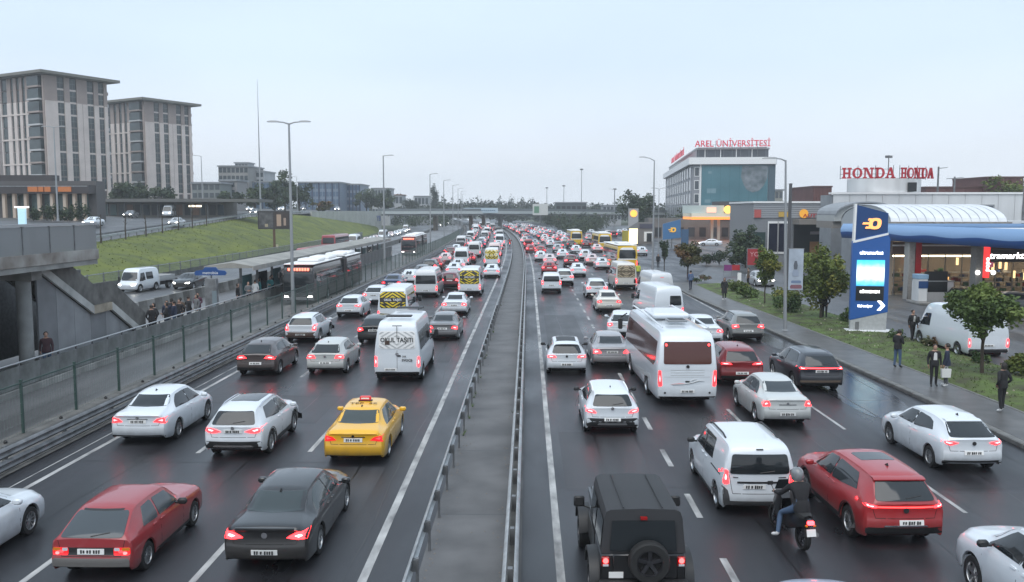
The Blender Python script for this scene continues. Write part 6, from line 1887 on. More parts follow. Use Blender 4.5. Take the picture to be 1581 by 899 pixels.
for i in range(13):
    y = 2 + i * 9
    q = MB(); q.b2(-.25, 0, y, y + 1.6, 0, 20.5); q.build('pilaster', mat('pilaster_grey', (.36, .38, .40), .5), t)
    for k in range(5):
        q = MB(); q.b2(-.10, 0, y + 2.0, y + 8.6, 1.4 + k * 3.9, 4.4 + k * 3.9); q.build('window', M_PANE, t)
sg = thing('roof_sign', 'long row of red capital letters on the roof edge of the teal fronted building', 'sign', t.location.copy(), t.rotation_euler.z)
M_UR = mat('uni_red', (.55, .035, .07), .45, emit=.12, ec=(1, .1, .15))
lettering('lettering', 'AREL ÜNİVERSİTESİ', 2.6, M_UR, sg, (11.3, -.4, 26.5), bold=.03, extrude=.08, sx=.92)
o = lettering('lettering', 'AREL ÜNİVERSİTESİ', 2.6, M_UR, sg, (-.8, 48, 25.6), bold=.03, extrude=.08, sx=2.3); o.rotation_euler = (R(90), 0, R(-90))
q = MB(); q.b2(1.5, 21, -.3, -.2, 25.4, 25.5); q.b2(1.5, 21, -.3, -.2, 26.2, 26.28)
for i in range(9): q.b2(1.6 + 2.4 * i, 1.7 + 2.4 * i, -.3, -.2, 22.6, 27.4)
q.build('sign_frame', M_STEELD, sg)

# second fuel station with an orange canopy
t = thing('station_canopy', 'distant fuel station canopy with a lit orange and white edge', 'canopy', (0, 0, 0))
d1 = 212.0; xa, xb2 = px_x(1066, d1), px_x(1158, d1)
q = MB(); q.b2(xa, xb2, d1, d1 + 12, 5.6, 6.5); q.build('roof_edge', mat('station_white', (.6, .58, .5), .4, emit=.1, ec=(1, .9, .6)), t)
q = MB(); q.b2(xa, xb2, d1 - .1, d1 + 12, 5.0, 5.58); q.build('orange_band', mat('lit_orange', (.8, .25, .03), .4, emit=.75, ec=(1, .30, .06)), t)
q = MB(); q.b2(xa + 11, xb2 - 1, d1 - .14, d1, 4.75, 5.0); q.build('red_band', M_REDL, t)
for x in (xa + 5.6, xa + 7.2):
    q = MB(); q.b2(x - .3, x + .3, d1 + 3, d1 + 3.6, 0, 5); q.build('column', mat('cream_column', (.5, .48, .4), .5), t)
q = MB(); q.b2(xa - 2, xb2 - 6.5, d1 + 1, d1 + 2, 6.5, 8.4); q.build('white_board', mat('pale_board', (.45, .52, .50), .5), t)
q = MB(); q.b2(xa + 3.6, xa + 5.8, d1 - .2, d1, 6.7, 7.9); q.build('lit_panel', mat('peach_panel', (.7, .35, .25), .4, emit=.7, ec=(1, .5, .35)), t)
q = MB(); q.lathe([(.001, -.15), (.95, -.15), (.95, .1)], 16, 'y', c=(xa + 8.6, d1 - .2, 7.4)); q.build('round_logo', mat('lit_amber2', (.8, .4, .05), .4, emit=1.2, ec=(1, .55, .12)), t)
t = thing('station_shop', 'long low building behind the orange edged canopy', 'building', (0, 0, 0))
q = MB(); q.b2(px_x(1000, 228), px_x(1170, 228), 228, 236, 0, 5.2); q.build('wall', mat('taupe_wall', (.17, .16, .15), .7, var=.25, vs=.4), t)
for i in range(9):
    q = MB(); q.b2(px_x(1010 + i * 17, 228), px_x(1020 + i * 17, 228), 227.9, 228, .4, 2.8); q.build('window', M_PANE if i % 2 else M_DARKW, t)
q = MB(); q.b2(px_x(1106, 228), px_x(1170, 228), 227, 236, 5.2, 9.5); q.build('upper_storey', mat('dark_upper', (.05, .05, .052), .6), t)
t = thing('price_sign', 'slim fuel price sign with an orange round emblem and bright yellow panel', 'sign', (px_x(977, 183), 183, 0))
q = MB(); q.prism([(-1.05, 3.0), (1.0, 3.0), (1.0, 7.6), (-1.05, 7.6)], -.2, .2, 'y'); q.build('panel', mat('sign_silver', (.38, .38, .38), .4), t)
q = MB(); q.prism([(-1.05, 3.0), (1.0, 3.0), (1.0, 4.9), (-1.05, 3.6)], -.23, .2, 'y'); q.build('grey_panel', mat('sign_grey', (.2, .2, .2), .4), t)
q = MB(); q.lathe([(.001, -.3), (.72, -.3), (.72, -.2)], 16, 'y', c=(0, 0, 6.55)); q.build('round_logo', mat('lit_orange2', (.85, .3, .03), .4, emit=1.0, ec=(1, .40, .08)), t)
q = MB(); q.b2(-.85, .85, -.26, .2, .3, 3.4); q.build('lit_panel', mat('lit_yellow', (.9, .75, .3), .4, emit=2.0, ec=(1, .80, .40)), t)
q = MB(); q.b2(-2.3, -.9, -.1, .2, .6, 3.0); q.build('side_board', mat('olive_board', (.35, .30, .04), .5), t)
t = thing('station_sign', 'blue slanted fuel station board with a yellow D emblem, half behind a small tree', 'sign', (px_x(1036, 168), 168, 0))
q = MB(); q.prism([(-1.75, 1.6), (1.7, 2.0), (1.6, 5.5), (-1.75, 4.6)], -.2, .2, 'y'); q.build('panel', mat('sign_blue_pale', (.06, .17, .34), .4), t)
d_logo(t, 1.15, (.1, -.25, 3.5), mat('logo_yellow', (.75, .42, .05), .4, emit=.3))
q = MB(); q.b2(-.1, .1, -.1, .1, 0, 2); q.build('stem', M_STEELD, t); q = MB(); q.b2(1.8, 3.2, -.1, .1, .4, 3.6); q.build('side_panel', mat('sign_blue_grey', (.05, .11, .2), .4), t)
t = thing('kiosk', 'small grey kiosk with a white framed window beside the slim price sign', 'kiosk', (px_x(995, 190), 190, 0))
q = MB(); q.b2(-1.6, 1.9, 0, 3, 0, 4.6); q.build('wall', mat('kiosk_grey', (.17, .16, .155), .7), t)
q = MB(); q.b2(-.2, 1.7, -.1, 0, .5, 2.6); f = q.build('window', M_WHITE, t)
q = MB(); q.b2(.35, 1.45, -.14, -.02, .5, 2.3); q.build('pane', M_DARKW, f)
q = MB(); q.b2(-1.2, 1.6, -.12, 0, 3.3, 4.3); q.build('sign_board', mat('slate_board', (.06, .06, .09), .5), t)

# small signs and boards on the right
t = thing('billboard', 'red advertising board with pale lettering near the forecourt trees', 'billboard', (px_x(1166, 96), 96, 0))
q = MB(); q.b2(-.95, .95, -.06, .06, 1.25, 3.0); q.build('panel', mat('board_red', (.33, .03, .035), .5), t)
q = MB(); q.b2(-1.02, 1.02, -.04, .09, 1.15, 3.1); q.build('frame', M_STEELD, t)
for x in (-.8, .8):
    q = MB(); q.b2(x - .05, x + .05, -.03, .05, 0, 1.2); q.build('leg', M_STEELD, t)
lettering('lettering', 'YO', .7, mat('pale_red', (.6, .3, .3), .5), t, (-.2, -.08, 2.4), extrude=.01)
t = thing('banner', 'purple and red low banner tied along the forecourt entrance', 'banner', (px_x(1129, 97), 97, 0))
q = MB(); q.b2(-.85, 0, -.02, .02, .55, 1.2); q.build('cloth', mat('banner_purple', (.20, .03, .16), .6), t)
q = MB(); q.b2(0.01, .9, -.02, .02, .6, 1.2); q.build('cloth', mat('banner_red', (.40, .02, .03), .6), t)
for x in (-.86, 0, .9):
    q = MB(); q.tube([(x, 0, 0), (x, 0, 1.25)], .025, 5); q.build('stake', M_STEELD, t)
t = thing('sign_post', 'small white board on a short post at the edge of the verge', 'sign', (px_x(1141, 84), 84, .1))
q = MB(); q.b2(-.18, .18, -.02, .02, .1, 1.15); q.build('board', M_WHITE, t)
q = MB(); q.tube([(0, .05, 0), (0, .05, .9)], .03, 5); q.build('post', M_STEELD, t)

# ------------------------------------------------------------------ left side: footbridge stairs, towers, shops, overpass
M_PARA = mat('parapet_panel', (.27, .28, .285), .55, var=.4, vs=.9, bump=.2, bs=9)
t = thing('footbridge', 'concrete footbridge end with grey parapets and stairs down to the bus platform', 'footbridge', (0, 0, 0))
BX0, BX1 = -26.5, -20.0
q = MB(); q.prism([(BX0, 5.05), (BX1 - .3, 5.05), (BX1 - .3, 4.75), (-21.0, 4.62), (BX0, 4.62)], 12, 40.3, 'y'); q.build('deck', M_CONC, t)
q = MB(); q.b2(BX1 - .32, BX1, 12, 40.4, 4.95, 5.42); q.build('edge_beam', mat('pale_concrete', (.34, .33, .31), .7, var=.5, vs=.8, dirt=(.13, .10, .08)), t)
q = MB(); q.b2(BX1 - .34, BX1 - .05, 12, 40.35, 4.72, 4.94); q.build('lower_beam', M_CONC, t)
M_PLEX = mat('parapet_screen', (.27, .28, .285), .4, alpha=.72)
PP = MB(); PP.b2(-.02, .02, .03, 1.97, 5.40, 6.52); ppm = PP.mesh('parapet_panel', M_PLEX)
PO = MB(); PO.b2(-.04, .04, -.03, .03, 5.40, 6.56); pom = PO.mesh('parapet_post', M_STEELD)
for y in frange(14.4, 40, 2.0): inst('parapet_panel', ppm, t, (BX1 - .09, y, 0)); inst('parapet_post', pom, t, (BX1 - .09, y, 0))
PQ = MB(); PQ.b2(.015, 1.985, -.05, .05, 5.40, 6.52); pqm = PQ.mesh('parapet_panel', M_PARA)
for x in (-22.2,): inst('parapet_panel', pqm, t, (x, 40.3, 0))
q = MB(); q.b2(BX1 - .16, BX1 - .02, 14, 40.4, 6.55, 6.65); q.build('coping_rail', MATS['pale_rail'], t)
q = MB(); q.b2(BX0, BX0 + .1, 14, 40.3, 5.0, 6.4); q.build('far_parapet', M_PARA, t)
# stair: two flights parallel to the platform
SX0, SX1 = -23.1, -21.0
q = MB()
def flight(y0, z0, y1, z1, n):
    S1 = MB(); dy = (y1 - y0) / n; dz = (z1 - z0) / n
    S1.b2(SX0 + .1, SX1 - .1, 0, dy, -.35, 0)
    me = S1.mesh('step', M_CONCD)
    for i in range(n): inst('step', me, t, (0, y0 + i * dy, z0 + (i + 1) * dz + .16))
    st = MB(); st.prism([(y0, z0 - .42), (y1, z1 - .42), (y1, z1 - .02), (y0, z0 - .02)], SX1 - .12, SX1, 'x'); st.build('stringer', mat('stringer_white', (.48, .48, .46), .6, var=.35, vs=1.0), t)
    st = MB(); st.prism([(y0, z0 - .42), (y1, z1 - .42), (y1, z1 - .02), (y0, z0 - .02)], SX0, SX0 + .12, 'x'); st.build('stringer', M_CONC, t)
    st = MB(); st.prism([(y0, z0), (y1, z1), (y1, z1 + 1.05), (y0, z0 + 1.05)], SX1 - .10, SX1 - .02, 'x'); st.build('stair_parapet', mat('stair_panel', (.145, .14, .13), .7, var=.6, vs=1.6, bump=.3, bs=12), t)
    st = MB(); st.prism([(y0, z0), (y1, z1), (y1, z1 + 1.05), (y0, z0 + 1.05)], SX0 + .02, SX0 + .10, 'x'); st.build('stair_parapet', M_PARA, t)
flight(36.6, 5.3, 41.75, 2.62, 15)
flight(43.6, 2.62, 47.4, .55, 12)
q = MB(); q.b2(SX0, SX1, 41.75, 43.6, 2.20, 2.60); q.build('landing', mat('landing_stone', (.36, .31, .24), .7, var=.5, vs=1.2), t)
q = MB(); q.b2(SX1 - .10, SX1 - .02, 41.75, 43.6, 2.62, 3.66); q.build('stair_parapet', MATS['stair_panel'], t)
q = MB(); q.lathe([(.30, .3), (.30, 4.62)], 20, c=(-21.3, 36.4, 0)); q.build('column', mat('column_concrete', (.27, .275, .27), .6, var=.3, vs=1.2), t, 40)
q = MB(); q.box((-22.3, 36.4, 4.45), (3.2, .8, .36)); q.build('cross_beam', M_CONC, t)
q = MB(); q.lathe([(.30, .3), (.30, 4.62)], 20, c=(-24.6, 36.4, 0)); q.build('column', MATS['column_concrete'], t, 40)
# walls beneath the stair
t = thing('stair_wall', 'grey panelled wall under the footbridge stairs', 'wall', (0, 0, 0))
WQ = MB(); WQ.b2(-.04, .04, .01, 1.49, .3, 1); 
for i, y in enumerate(frange(37.2, 46.4, 1.5)):
    f_ = lambda a: max(.45, min(4.55, 4.86 - max(0, a - 36.6) * .52) if a < 41.75 else (2.16 if a < 43.6 else 2.16 - (a - 43.6) * .545))
    kn = sorted([y + .01, y + 1.49] + [k for k in (41.75, 43.6) if y + .05 < k < y + 1.4])
    q = MB(); q.prism([(y + .01, .3), (y + 1.49, .3)] + [(k, f_(k)) for k in kn[::-1]], -21.26, -21.18, 'x'); q.build('wall_panel', mat('wall_pale', (.27, .275, .285), .6, var=.25, vs=.8) if i % 3 else mat('wall_mid', (.20, .205, .215), .6, var=.25, vs=.8), t)
q = MB(); q.b2(-24.5, -24.3, 28, 47, .3, 4.0); q.build('back_wall', mat('wall_dark', (.14, .145, .15), .7, var=.3), t)
q = MB(); q.b2(-22.9, -21.6, 31.0, 31.15, .3, 3.4); q.build('side_wall', MATS['wall_dark'], t)

# ---- residential towers on the rise
M_STONE = mat('tower_stone', (.60, .53, .49), .75, var=.15, vs=.3); M_BROWN = mat('tower_brown', (.33, .27, .245), .75, var=.15, vs=.3)
M_ROOFT = mat('tower_roof', (.17, .165, .145), .7); M_TWIN = mat('tower_window', (.05, .07, .075), .15, var=.5, vs=.25); M_SLAB = mat('tower_slab', (.45, .45, .45), .6)


def tower(label, X, Y, z0, rz, LA, LB, H, top_floors, nfl):
    t = thing('apartment_tower', label, 'apartment building', (X, Y, z0), rz)
    q = MB(); q.b2(.35, LA - .35, .35, LB - .35, -6, H); q.build('core', mat('tower_core', (.10, .09, .088), .7), t)
    q = MB(); q.b2(-2.2, LA + 2.6, -2.2, LB + 2.2, H + .15, H + .85); q.b2(-1.4, LA + 1.6, -1.4, LB + 1.4, H - .05, H + .15); q.build('roof', M_ROOFT, t)
    fh = H / nfl
    zs = H - top_floors * fh
    # face A (along x, looking -y): stone piers between four strips of windows
    strips = [(.19, .30), (.385, .495), (.665, .775), (.85, .945)]
    ed = [0.0] + [e for s_ in strips for e in s_] + [1.0]
    for i in range(0, len(ed), 2):
        q = MB(); q.b2(ed[i] * LA, ed[i + 1] * LA, -.25, .4, -6, zs); q.build('pier', M_STONE, t)
        q = MB(); q.b2(ed[i] * LA, ed[i + 1] * LA, -.15, .4, zs + .02, H); q.build('pier', M_BROWN, t)
    q = MB(); q.b2(.575 * LA, .583 * LA, -.27, -.24, -6, zs); q.build('joint', M_BROWN, t)
    WA = MB(); w = .11 * LA
    WA.b2(0, w, .12, .3, .25, fh - .2); wa = WA.mesh('window', M_TWIN)
    WF = MB(); WF.b2(w * .48, w * .52, .08, .14, .25, fh - .2); WF.b2(0, w, .08, .14, fh * .5, fh * .5 + .08); wf = WF.mesh('frame', mat('tower_frame', (.16, .165, .165), .5))
    SP = MB(); SP.b2(0, w, .05, .3, -.22, .24); sp_ = SP.mesh('spandrel', mat('spandrel_dark', (.13, .115, .11), .6)); spl = SP.mesh('spandrel', M_STONE)
    for k in range(nfl):
        z = k * fh
        for (a, b) in strips:
            wdw = inst('window', wa, t, (a * LA, 0, z)); inst('frame', wf, wdw)
            inst('spandrel', spl if (k % 3 == 0 or z > zs - .1) else sp_, t, (a * LA, 0, z))
    # face B (along y, looking -x): bay windows at the corner, then narrow strips
    sb = [(.42, .49), (.55, .62), (.69, .75), (.84, .97)]
    ed = [.34] + [e for s_ in sb for e in s_] + [1.0]
    for i in range(0, len(ed), 2):
        q = MB(); q.b2(-.25, .4, ed[i] * LB, ed[i + 1] * LB, -6, zs); q.build('pier', M_STONE, t)
        q = MB(); q.b2(-.15, .4, ed[i] * LB, ed[i + 1] * LB, zs + .02, H); q.build('pier', M_BROWN, t)
    q = MB(); q.b2(-.24, .4, 0, .035 * LB, -6, H - .02); q.build('pier', M_BROWN, t)
    for k in range(nfl):
        z = k * fh
        for (a, b) in sb:
            q = MB(); q.b2(.1, .3, a * LB, b * LB, z + .25, z + fh - .1); q.build('window', M_TWIN, t)
        BY = MB(); BY.b2(-.9, .36, .06 * LB, .31 * LB, z + .55, z + fh - .25); bb = BY.build('bay_window', M_TWIN, t)
        BY = MB(); BY.b2(-1.05, .36, .05 * LB, .32 * LB, z + .1, z + .53); BY.build('bay_slab', M_SLAB if k % 2 else M_BROWN, t)
    for k in range(0, nfl - top_floors + 1, 2):
        q = MB(); q.b2(-.32, .36, .34 * LB, LB, k * fh - .15, k * fh + .25); q.build('band', M_STONE, t)
    # balconies showing past the far edge
    for k in range(nfl):
        q = MB(); q.b2(LA - .3, LA + 1.2, 1.0, 5.0, k * fh + .1, k * fh + .9); q.build('balcony', M_SLAB if k % 2 else M_BROWN, t)
    return t


tower('taller apartment tower with brown top floors and stone piers, left of the other', -120.9, 220, 12.6, R(62), 17.6, 18.5, 28.4, 2, 9)
tower('apartment tower with a flat overhanging roof, nearer to the thin mast', -119.0, 273, 12.6, R(60), 17.4, 20, 28.4, 2, 9)
tower('apartment tower at the left edge of the picture, partly hidden by the taller one', -150, 236, 12.6, R(66), 22, 18.5, 28.6, 2, 10)

# ---- podium shops in front of the towers
t = thing('restaurant_building', 'dark flat roofed restaurant with an orange sign band above faintly glowing columns', 'building', (0, 0, 0))
M_POD = mat('podium_dark', (.045, .038, .04), .5); d1 = 142.0
q = MB(); q.b2(-99, px_x(142, d1), d1 + 1, d1 + 4, 5, 12.0); q.build('wall', mat('podium_wall', (.09, .085, .085), .6), t)
q = MB(); q.b2(-99, px_x(141, d1), d1 - 1.2, d1 + 4, 9.9, 11.3); q.build('fascia', M_POD, t)
q = MB(); q.b2(-99, px_x(70, d1), d1 + 2, d1 + 4, 12.0, 13.0); q.build('roof_storey', M_POD, t)
q = MB(); q.b2(-99, px_x(139, d1), d1 - 1.25, d1 - 1.2, 11.05, 11.15); q.build('light_strip', M_STEEL, t)
for a, b_ in ((47, 62), (63.5, 71), (73, 82), (94, 114)):
    q = MB(); q.b2(px_x(a, d1), px_x(b_, d1), d1 - 1.35, d1 - 1.2, 10.2, 11.0); q.build('sign_board', mat('rust_orange', (.26, .095, .03), .5, emit=.12, ec=(1, .3, .08)), t)
for px in (2, 18, 36, 57, 77, 97, 112, 127):
    q = MB(); q.b2(px_x(px, d1), px_x(px + 4.5, d1), d1 - .6, d1, 5, 9.9); q.build('column', mat('cream_glow_pier', (.42, .36, .30), .6, emit=.04, ec=(1, .7, .5)), t)  # warm light on the columns is a faint glow put into their material
for px in (8, 24, 42, 62, 82, 102, 117):
    q = MB(); q.b2(px_x(px, d1), px_x(px + 13, d1), d1 + .6, d1 + .9, 6.2, 9.7); q.build('window', mat('shop_teal', (.09, .14, .14), .15), t)
t = thing('shop_arcade', 'low arcade of shops with a long flat canopy below the smaller tower', 'building', (0, 0, 0))
d1 = 178.0
q = MB(); q.b2(px_x(140, d1), px_x(335, d1), d1 + 2, d1 + 12, 5, 9.6); q.build('wall', mat('arcade_wall', (.13, .12, .11), .7, var=.3, vs=.3), t)
q = MB(); q.b2(px_x(120, d1), px_x(400, d1), d1 - 1, d1 + 10, 8.9, 9.5); q.build('canopy', mat('arcade_canopy', (.12, .12, .115), .6), t)
rg3 = random.Random(5)
for i in range(15):
    px = 148 + i * 13
    q = MB(); q.b2(px_x(px, d1), px_x(px + 9.5, d1), d1 + 1.85, d1 + 2, 6.2, 8.4); q.build('shopfront', [M_PANE, M_DARKW, mat('front_teal', (.07, .12, .12), .2), mat('front_rust', (.16, .09, .06), .5)][rg3.randrange(4)], t)
    if i % 2:
        q = MB(); q.b2(px_x(px, d1), px_x(px + .9, d1), d1 + .6, d1 + .9, 5, 8.9); q.build('column', M_STEELD, t)
for i in range(2):
    q = MB(); q.b2(px_x(285 + 11 * i, d1), px_x(294 + 11 * i, d1), d1 + 1.7, d1 + 1.85, 7.9, 8.25); q.build('lit_sign', mat('lit_cream', (.9, .85, .7), .5, emit=1.4, ec=(1, .9, .7)), t)
t = thing('light_sign', 'narrow pale blue lit advertising column on the footbridge deck', 'sign', (px_x(29, 60), 60, 5.2))
t.location = (px_x(29, 100), 100, 4.6)
q = MB(); q.b2(-.42, .42, -.15, .15, 1.0, 2.9); q.build('panel', mat('panel_lit_blue', (.3, .5, .6), .4, emit=.35, ec=(.6, .85, 1)), t)
q = MB(); q.b2(-.7, .7, -.25, .25, 2.9, 3.05); q.build('lit_cap', M_LIT, t)
q = MB(); q.b2(-.1, .1, -.1, .1, -.5, 1.0); q.build('stem', M_STEELD, t)

# ---- blocks farther along the upper road
def block(name, label, pxa, pxb, d1, zb, ytop, dep, wm, win, nx, nz, roofm=None, frame=None):
    t = thing(name, label, 'building', (0, 0, 0))
    xa, xb_ = px_x(pxa, d1), px_x(pxb, d1); zt = px_z(ytop, d1)
    q = MB(); q.b2(xa, xb_, d1, d1 + dep, zb - 8, zt); q.build('wall', wm, t)
    q = MB(); q.b2(xa - .4, xb_ + .4, d1 - .4, d1 + dep + .4, zt, zt + .5); q.build('roof', roofm or M_GCLAD, t)
    cw = (xb_ - xa) / nx; chh = (zt - zb) / nz
    WN = MB(); WN.b2(cw * .14, cw * .86, -.12, .05, chh * .25, chh * .85); wm_ = WN.mesh('window', win)
    for i in range(nx):
        for k in range(nz): inst('window', wm_, t, (xa + i * cw, d1, zb + k * chh))
    if frame:
        FR = MB(); FR.b2(-.25, .25, -.3, .1, 0, zt - zb); fm = FR.mesh('pier', frame)
        for i in range(0, nx + 1, max(1, nx // 5)): inst('pier', fm, t, (xa + i * cw, d1, zb))
    return t


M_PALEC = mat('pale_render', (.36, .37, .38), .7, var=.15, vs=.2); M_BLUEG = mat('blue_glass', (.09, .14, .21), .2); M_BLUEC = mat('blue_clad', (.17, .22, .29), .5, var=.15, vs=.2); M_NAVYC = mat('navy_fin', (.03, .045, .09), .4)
block('building', 'concrete building still under construction beyond the smaller tower', 338, 384, 340, 12, 258, 20, mat('raw_concrete', (.25, .245, .235), .8, var=.2, vs=.2), M_PANE, 7, 4)
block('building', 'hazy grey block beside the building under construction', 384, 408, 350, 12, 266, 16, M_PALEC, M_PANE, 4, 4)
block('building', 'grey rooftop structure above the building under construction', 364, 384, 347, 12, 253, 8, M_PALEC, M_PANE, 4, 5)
block('building', 'low block with a dark horizontal band right of the smaller tower', 340, 366, 260, 9, 280, 10, mat('mid_render', (.27, .26, .26), .7), M_PANE, 1, 3)
block('building', 'grey green low building at the foot of the smaller tower', 296, 340, 250, 8, 284, 10, mat('green_grey', (.20, .22, .215), .7), M_PANE, 5, 3)
block('shopping_centre', 'long blue glazed shopping centre, left wing', 372, 428, 345, 7, 282, 20, M_BLUEC, M_BLUEG, 10, 3, frame=M_NAVYC)
block('shopping_centre', 'blue and white glazed shopping centre wing with navy stair towers', 462, 524, 335, 6, 283, 20, M_BLUEC, M_BLUEG, 12, 4, frame=M_NAVYC)
block('shopping_centre', 'blue shopping centre wing nearest the overpass', 524, 556, 350, 6, 286, 20, mat('blue_pale', (.20, .25, .33), .5), M_BLUEG, 6, 4, frame=M_NAVYC)
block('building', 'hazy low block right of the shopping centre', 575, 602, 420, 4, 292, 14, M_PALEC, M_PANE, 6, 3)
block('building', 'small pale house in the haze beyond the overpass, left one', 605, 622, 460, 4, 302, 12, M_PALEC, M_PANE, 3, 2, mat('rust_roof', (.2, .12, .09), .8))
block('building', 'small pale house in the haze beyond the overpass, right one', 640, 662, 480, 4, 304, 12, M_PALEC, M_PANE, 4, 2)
block('building', 'distant pale roof between the university and the showroom', 1186, 1204, 300, 4, 295, 12, mat('olive_render', (.28, .28, .25), .7), M_PANE, 3, 3)
block('building', 'distant low roof left of the small maroon block', 1232, 1250, 300, 4, 298, 12, mat('olive_render', (.28, .28, .25), .7), M_PANE, 3, 2)
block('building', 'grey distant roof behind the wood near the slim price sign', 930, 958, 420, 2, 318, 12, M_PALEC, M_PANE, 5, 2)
block('building', 'wide dark hall among the trees left of the slim price sign', 858, 905, 370, 2, 314, 14, mat('slate_hall', (.10, .115, .12), .7), M_DARKW, 6, 1)

# ---- overpass across the highway
t = thing('overpass', 'road overpass with a pale edge beam crossing the highway in the distance', 'bridge', (0, 0, 0))
OV = [(-52, 304), (-30, 310), (-10, 318), (10, 330), (45, 352), (80, 380)]
def ovrow(dz, off): return [(x + off * .35, y + off, z + dz) for (x, y), z in zip(OV, [6.45, 6.5, 6.5, 6.45, 6.0, 5.5])]
for nm, a, b_, m, o0, o1 in (('deck', -1.1, 0.0, mat('deck_dark', (.12, .13, .135), .8), 0, 11), ('edge_beam', -.55, .42, mat('edge_pale', (.40, .44, .44), .6), -.3, .05), ('far_edge_beam', -.5, .42, M_CONC, 11, 11.4)):
    lo0, lo1, hi0, hi1 = ovrow(a, o0), ovrow(a, o1), ovrow(b_, o0), ovrow(b_, o1)
    q = MB(); q.grid([[lo0[i], hi0[i], hi1[i], lo1[i], lo0[i]] for i in range(len(OV))]); q.build(nm, m, t)
for nm, z0_, z1_, m in (('railing', .42, 1.35, mat('rail_haze', (.15, .17, .18), .6)),):
    a, b_ = ovrow(z0_, -.1), ovrow(z1_, -.1)
    q = MB(); q.grid([[a[i], b_[i]] for i in range(len(OV))]); q.build(nm, m, t)
for x, y in ((-27.6, 315), (-15.0, 320), (-10.5, 322)):
    q = MB(); q.b2(x - .5 - 6, x + .5 - 6, y, y + 8, -1, 5.4); q.build('pier', mat('pier_tan', (.22, .17, .12), .8), t)
q = MB(); q.b2(-3.0 - 8, -1.8 - 8, 324, 332, -1, 5.4); q.build('pier', M_CONC, t)
q = MB(); q.b2(px_x(716, 316), px_x(769, 316), 315.2, 315.5, 6.3, 8.1); sgp = q.build('sign_panel', mat('sign_ice', (.42, .52, .58), .5), t)
q = MB()
for i in range(14): q.b2(px_x(722 + i * 3.1, 316), px_x(724.2 + i * 3.1, 316), 315.1, 315.2, 7.0, 7.35)
q.build('sign_lettering', mat('ink_blue', (.12, .2, .28), .5), sgp)
# wall of the ramp with blue lettering
t = thing('retaining_wall', 'pale ramp wall with blue lettering where the grass bank meets the overpass', 'wall', (0, 0, 0))
pts = [(-59.2, 238), (-56.5, 262), (-53.5, 285), (-51.2, 304)]
for i in range(3):
    (xa, ya), (xb_, yb) = pts[i], pts[i + 1]
    for k in range(4):
        f0, f1 = k / 4 + .004, (k + 1) / 4 - .004
        P0 = (xa + (xb_ - xa) * f0 + .3, ya + (yb - ya) * f0); P1 = (xa + (xb_ - xa) * f1 + .3, ya + (yb - ya) * f1)
        q = MB(); q.add([(P0[0], P0[1], .5), (P1[0], P1[1], .5), (P1[0], P1[1], 6.95), (P0[0], P0[1], 6.95), (P0[0] - .4, P0[1], .5), (P1[0] - .4, P1[1], .5), (P1[0] - .4, P1[1], 6.95), (P0[0] - .4, P0[1], 6.95)], [(0, 1, 2, 3), (4, 5, 6, 7), (3, 2, 6, 7), (0, 3, 7, 4), (1, 2, 6, 5)])
        q.build('wall_panel', mat('ramp_wall', (.42, .43, .40), .7, var=.2, vs=.3), t)
ang = math.atan2(304 - 262, -51.2 + 56.5)
for s_, X, Y, z, w in (('ARTI', -52.9, 292, 4.6, 3.4), ('YB', -51.7, 300.5, 4.4, 3.2), ('MS', -55.2, 276, 5.4, 2.2)):
    o = lettering('wall_lettering', s_, w * .8, mat('letter_blue', (.10, .14, .30), .5), t, (X + .45, Y, z), extrude=.05, bold=.03, sx=1.6); o.rotation_euler = (R(90), 0, ang)

# ---- dark billboard on the grass bank
t = thing('billboard', 'dark advertising screen on a rusty post standing on the grass bank', 'billboard', (px_x(422, 150), 150, 1.0), R(18))
q = MB(); q.b2(-2.65, 2.65, -.25, .25, 3.0, 6.1); q.build('cabinet', mat('cabinet_dark', (.035, .03, .032), .5), t)
q = MB(); q.b2(-2.45, -.15, -.30, -.24, 3.25, 5.85); q.build('screen', mat('screen_dark', (.10, .10, .10), .4, var=.7, vs=1.2, dirt=(.03, .028, .03)), t)
q = MB(); q.b2(0.0, 2.45, -.30, -.24, 3.25, 5.85); q.build('screen', mat('screen_dim', (.05, .035, .03), .3, var=.5, vs=1.0), t)
for x, w, z0_, z1_, c in ((.45, .75, 3.5, 5.5, (.42, .30, .22)), (1.6, .4, 3.6, 4.9, (.36, .26, .20)), (-1.5, .5, 3.4, 3.9, (.40, .33, .22))):
    q = MB(); q.b2(x, x + w, -.33, -.29, z0_, z1_); q.build('picture_block', mat('pic_%d' % int(x * 10), c, .5), t)
q = MB(); q.b2(-.2, .2, -.15, .15, -1.2, 3.0); q.build('post', mat('rusty_post', (.10, .055, .03), .8), t)
q = MB(); q.box((.45, -.3, -.1), (.35, .3, .9)); q.build('control_box', mat('box_cream', (.45, .40, .28), .6), t)
# white hoarding near the wood
t = thing('billboard', 'white board with a green picture by the trees beyond the overpass end', 'billboard', (px_x(834, 300), 300, 0))
q = MB(); q.b2(-2.6, 2.6, -.2, .2, 5.6, 9.4); q.build('panel', mat('board_white', (.55, .56, .54), .5), t)
q = MB(); q.b2(-2.1, -.4, -.25, -.19, 6.3, 8.6); q.build('picture_block', mat('board_green', (.12, .25, .16), .5), t)
q = MB(); q.b2(-.15, .15, -.1, .1, 0, 5.6); q.build('post', M_STEELD, t)

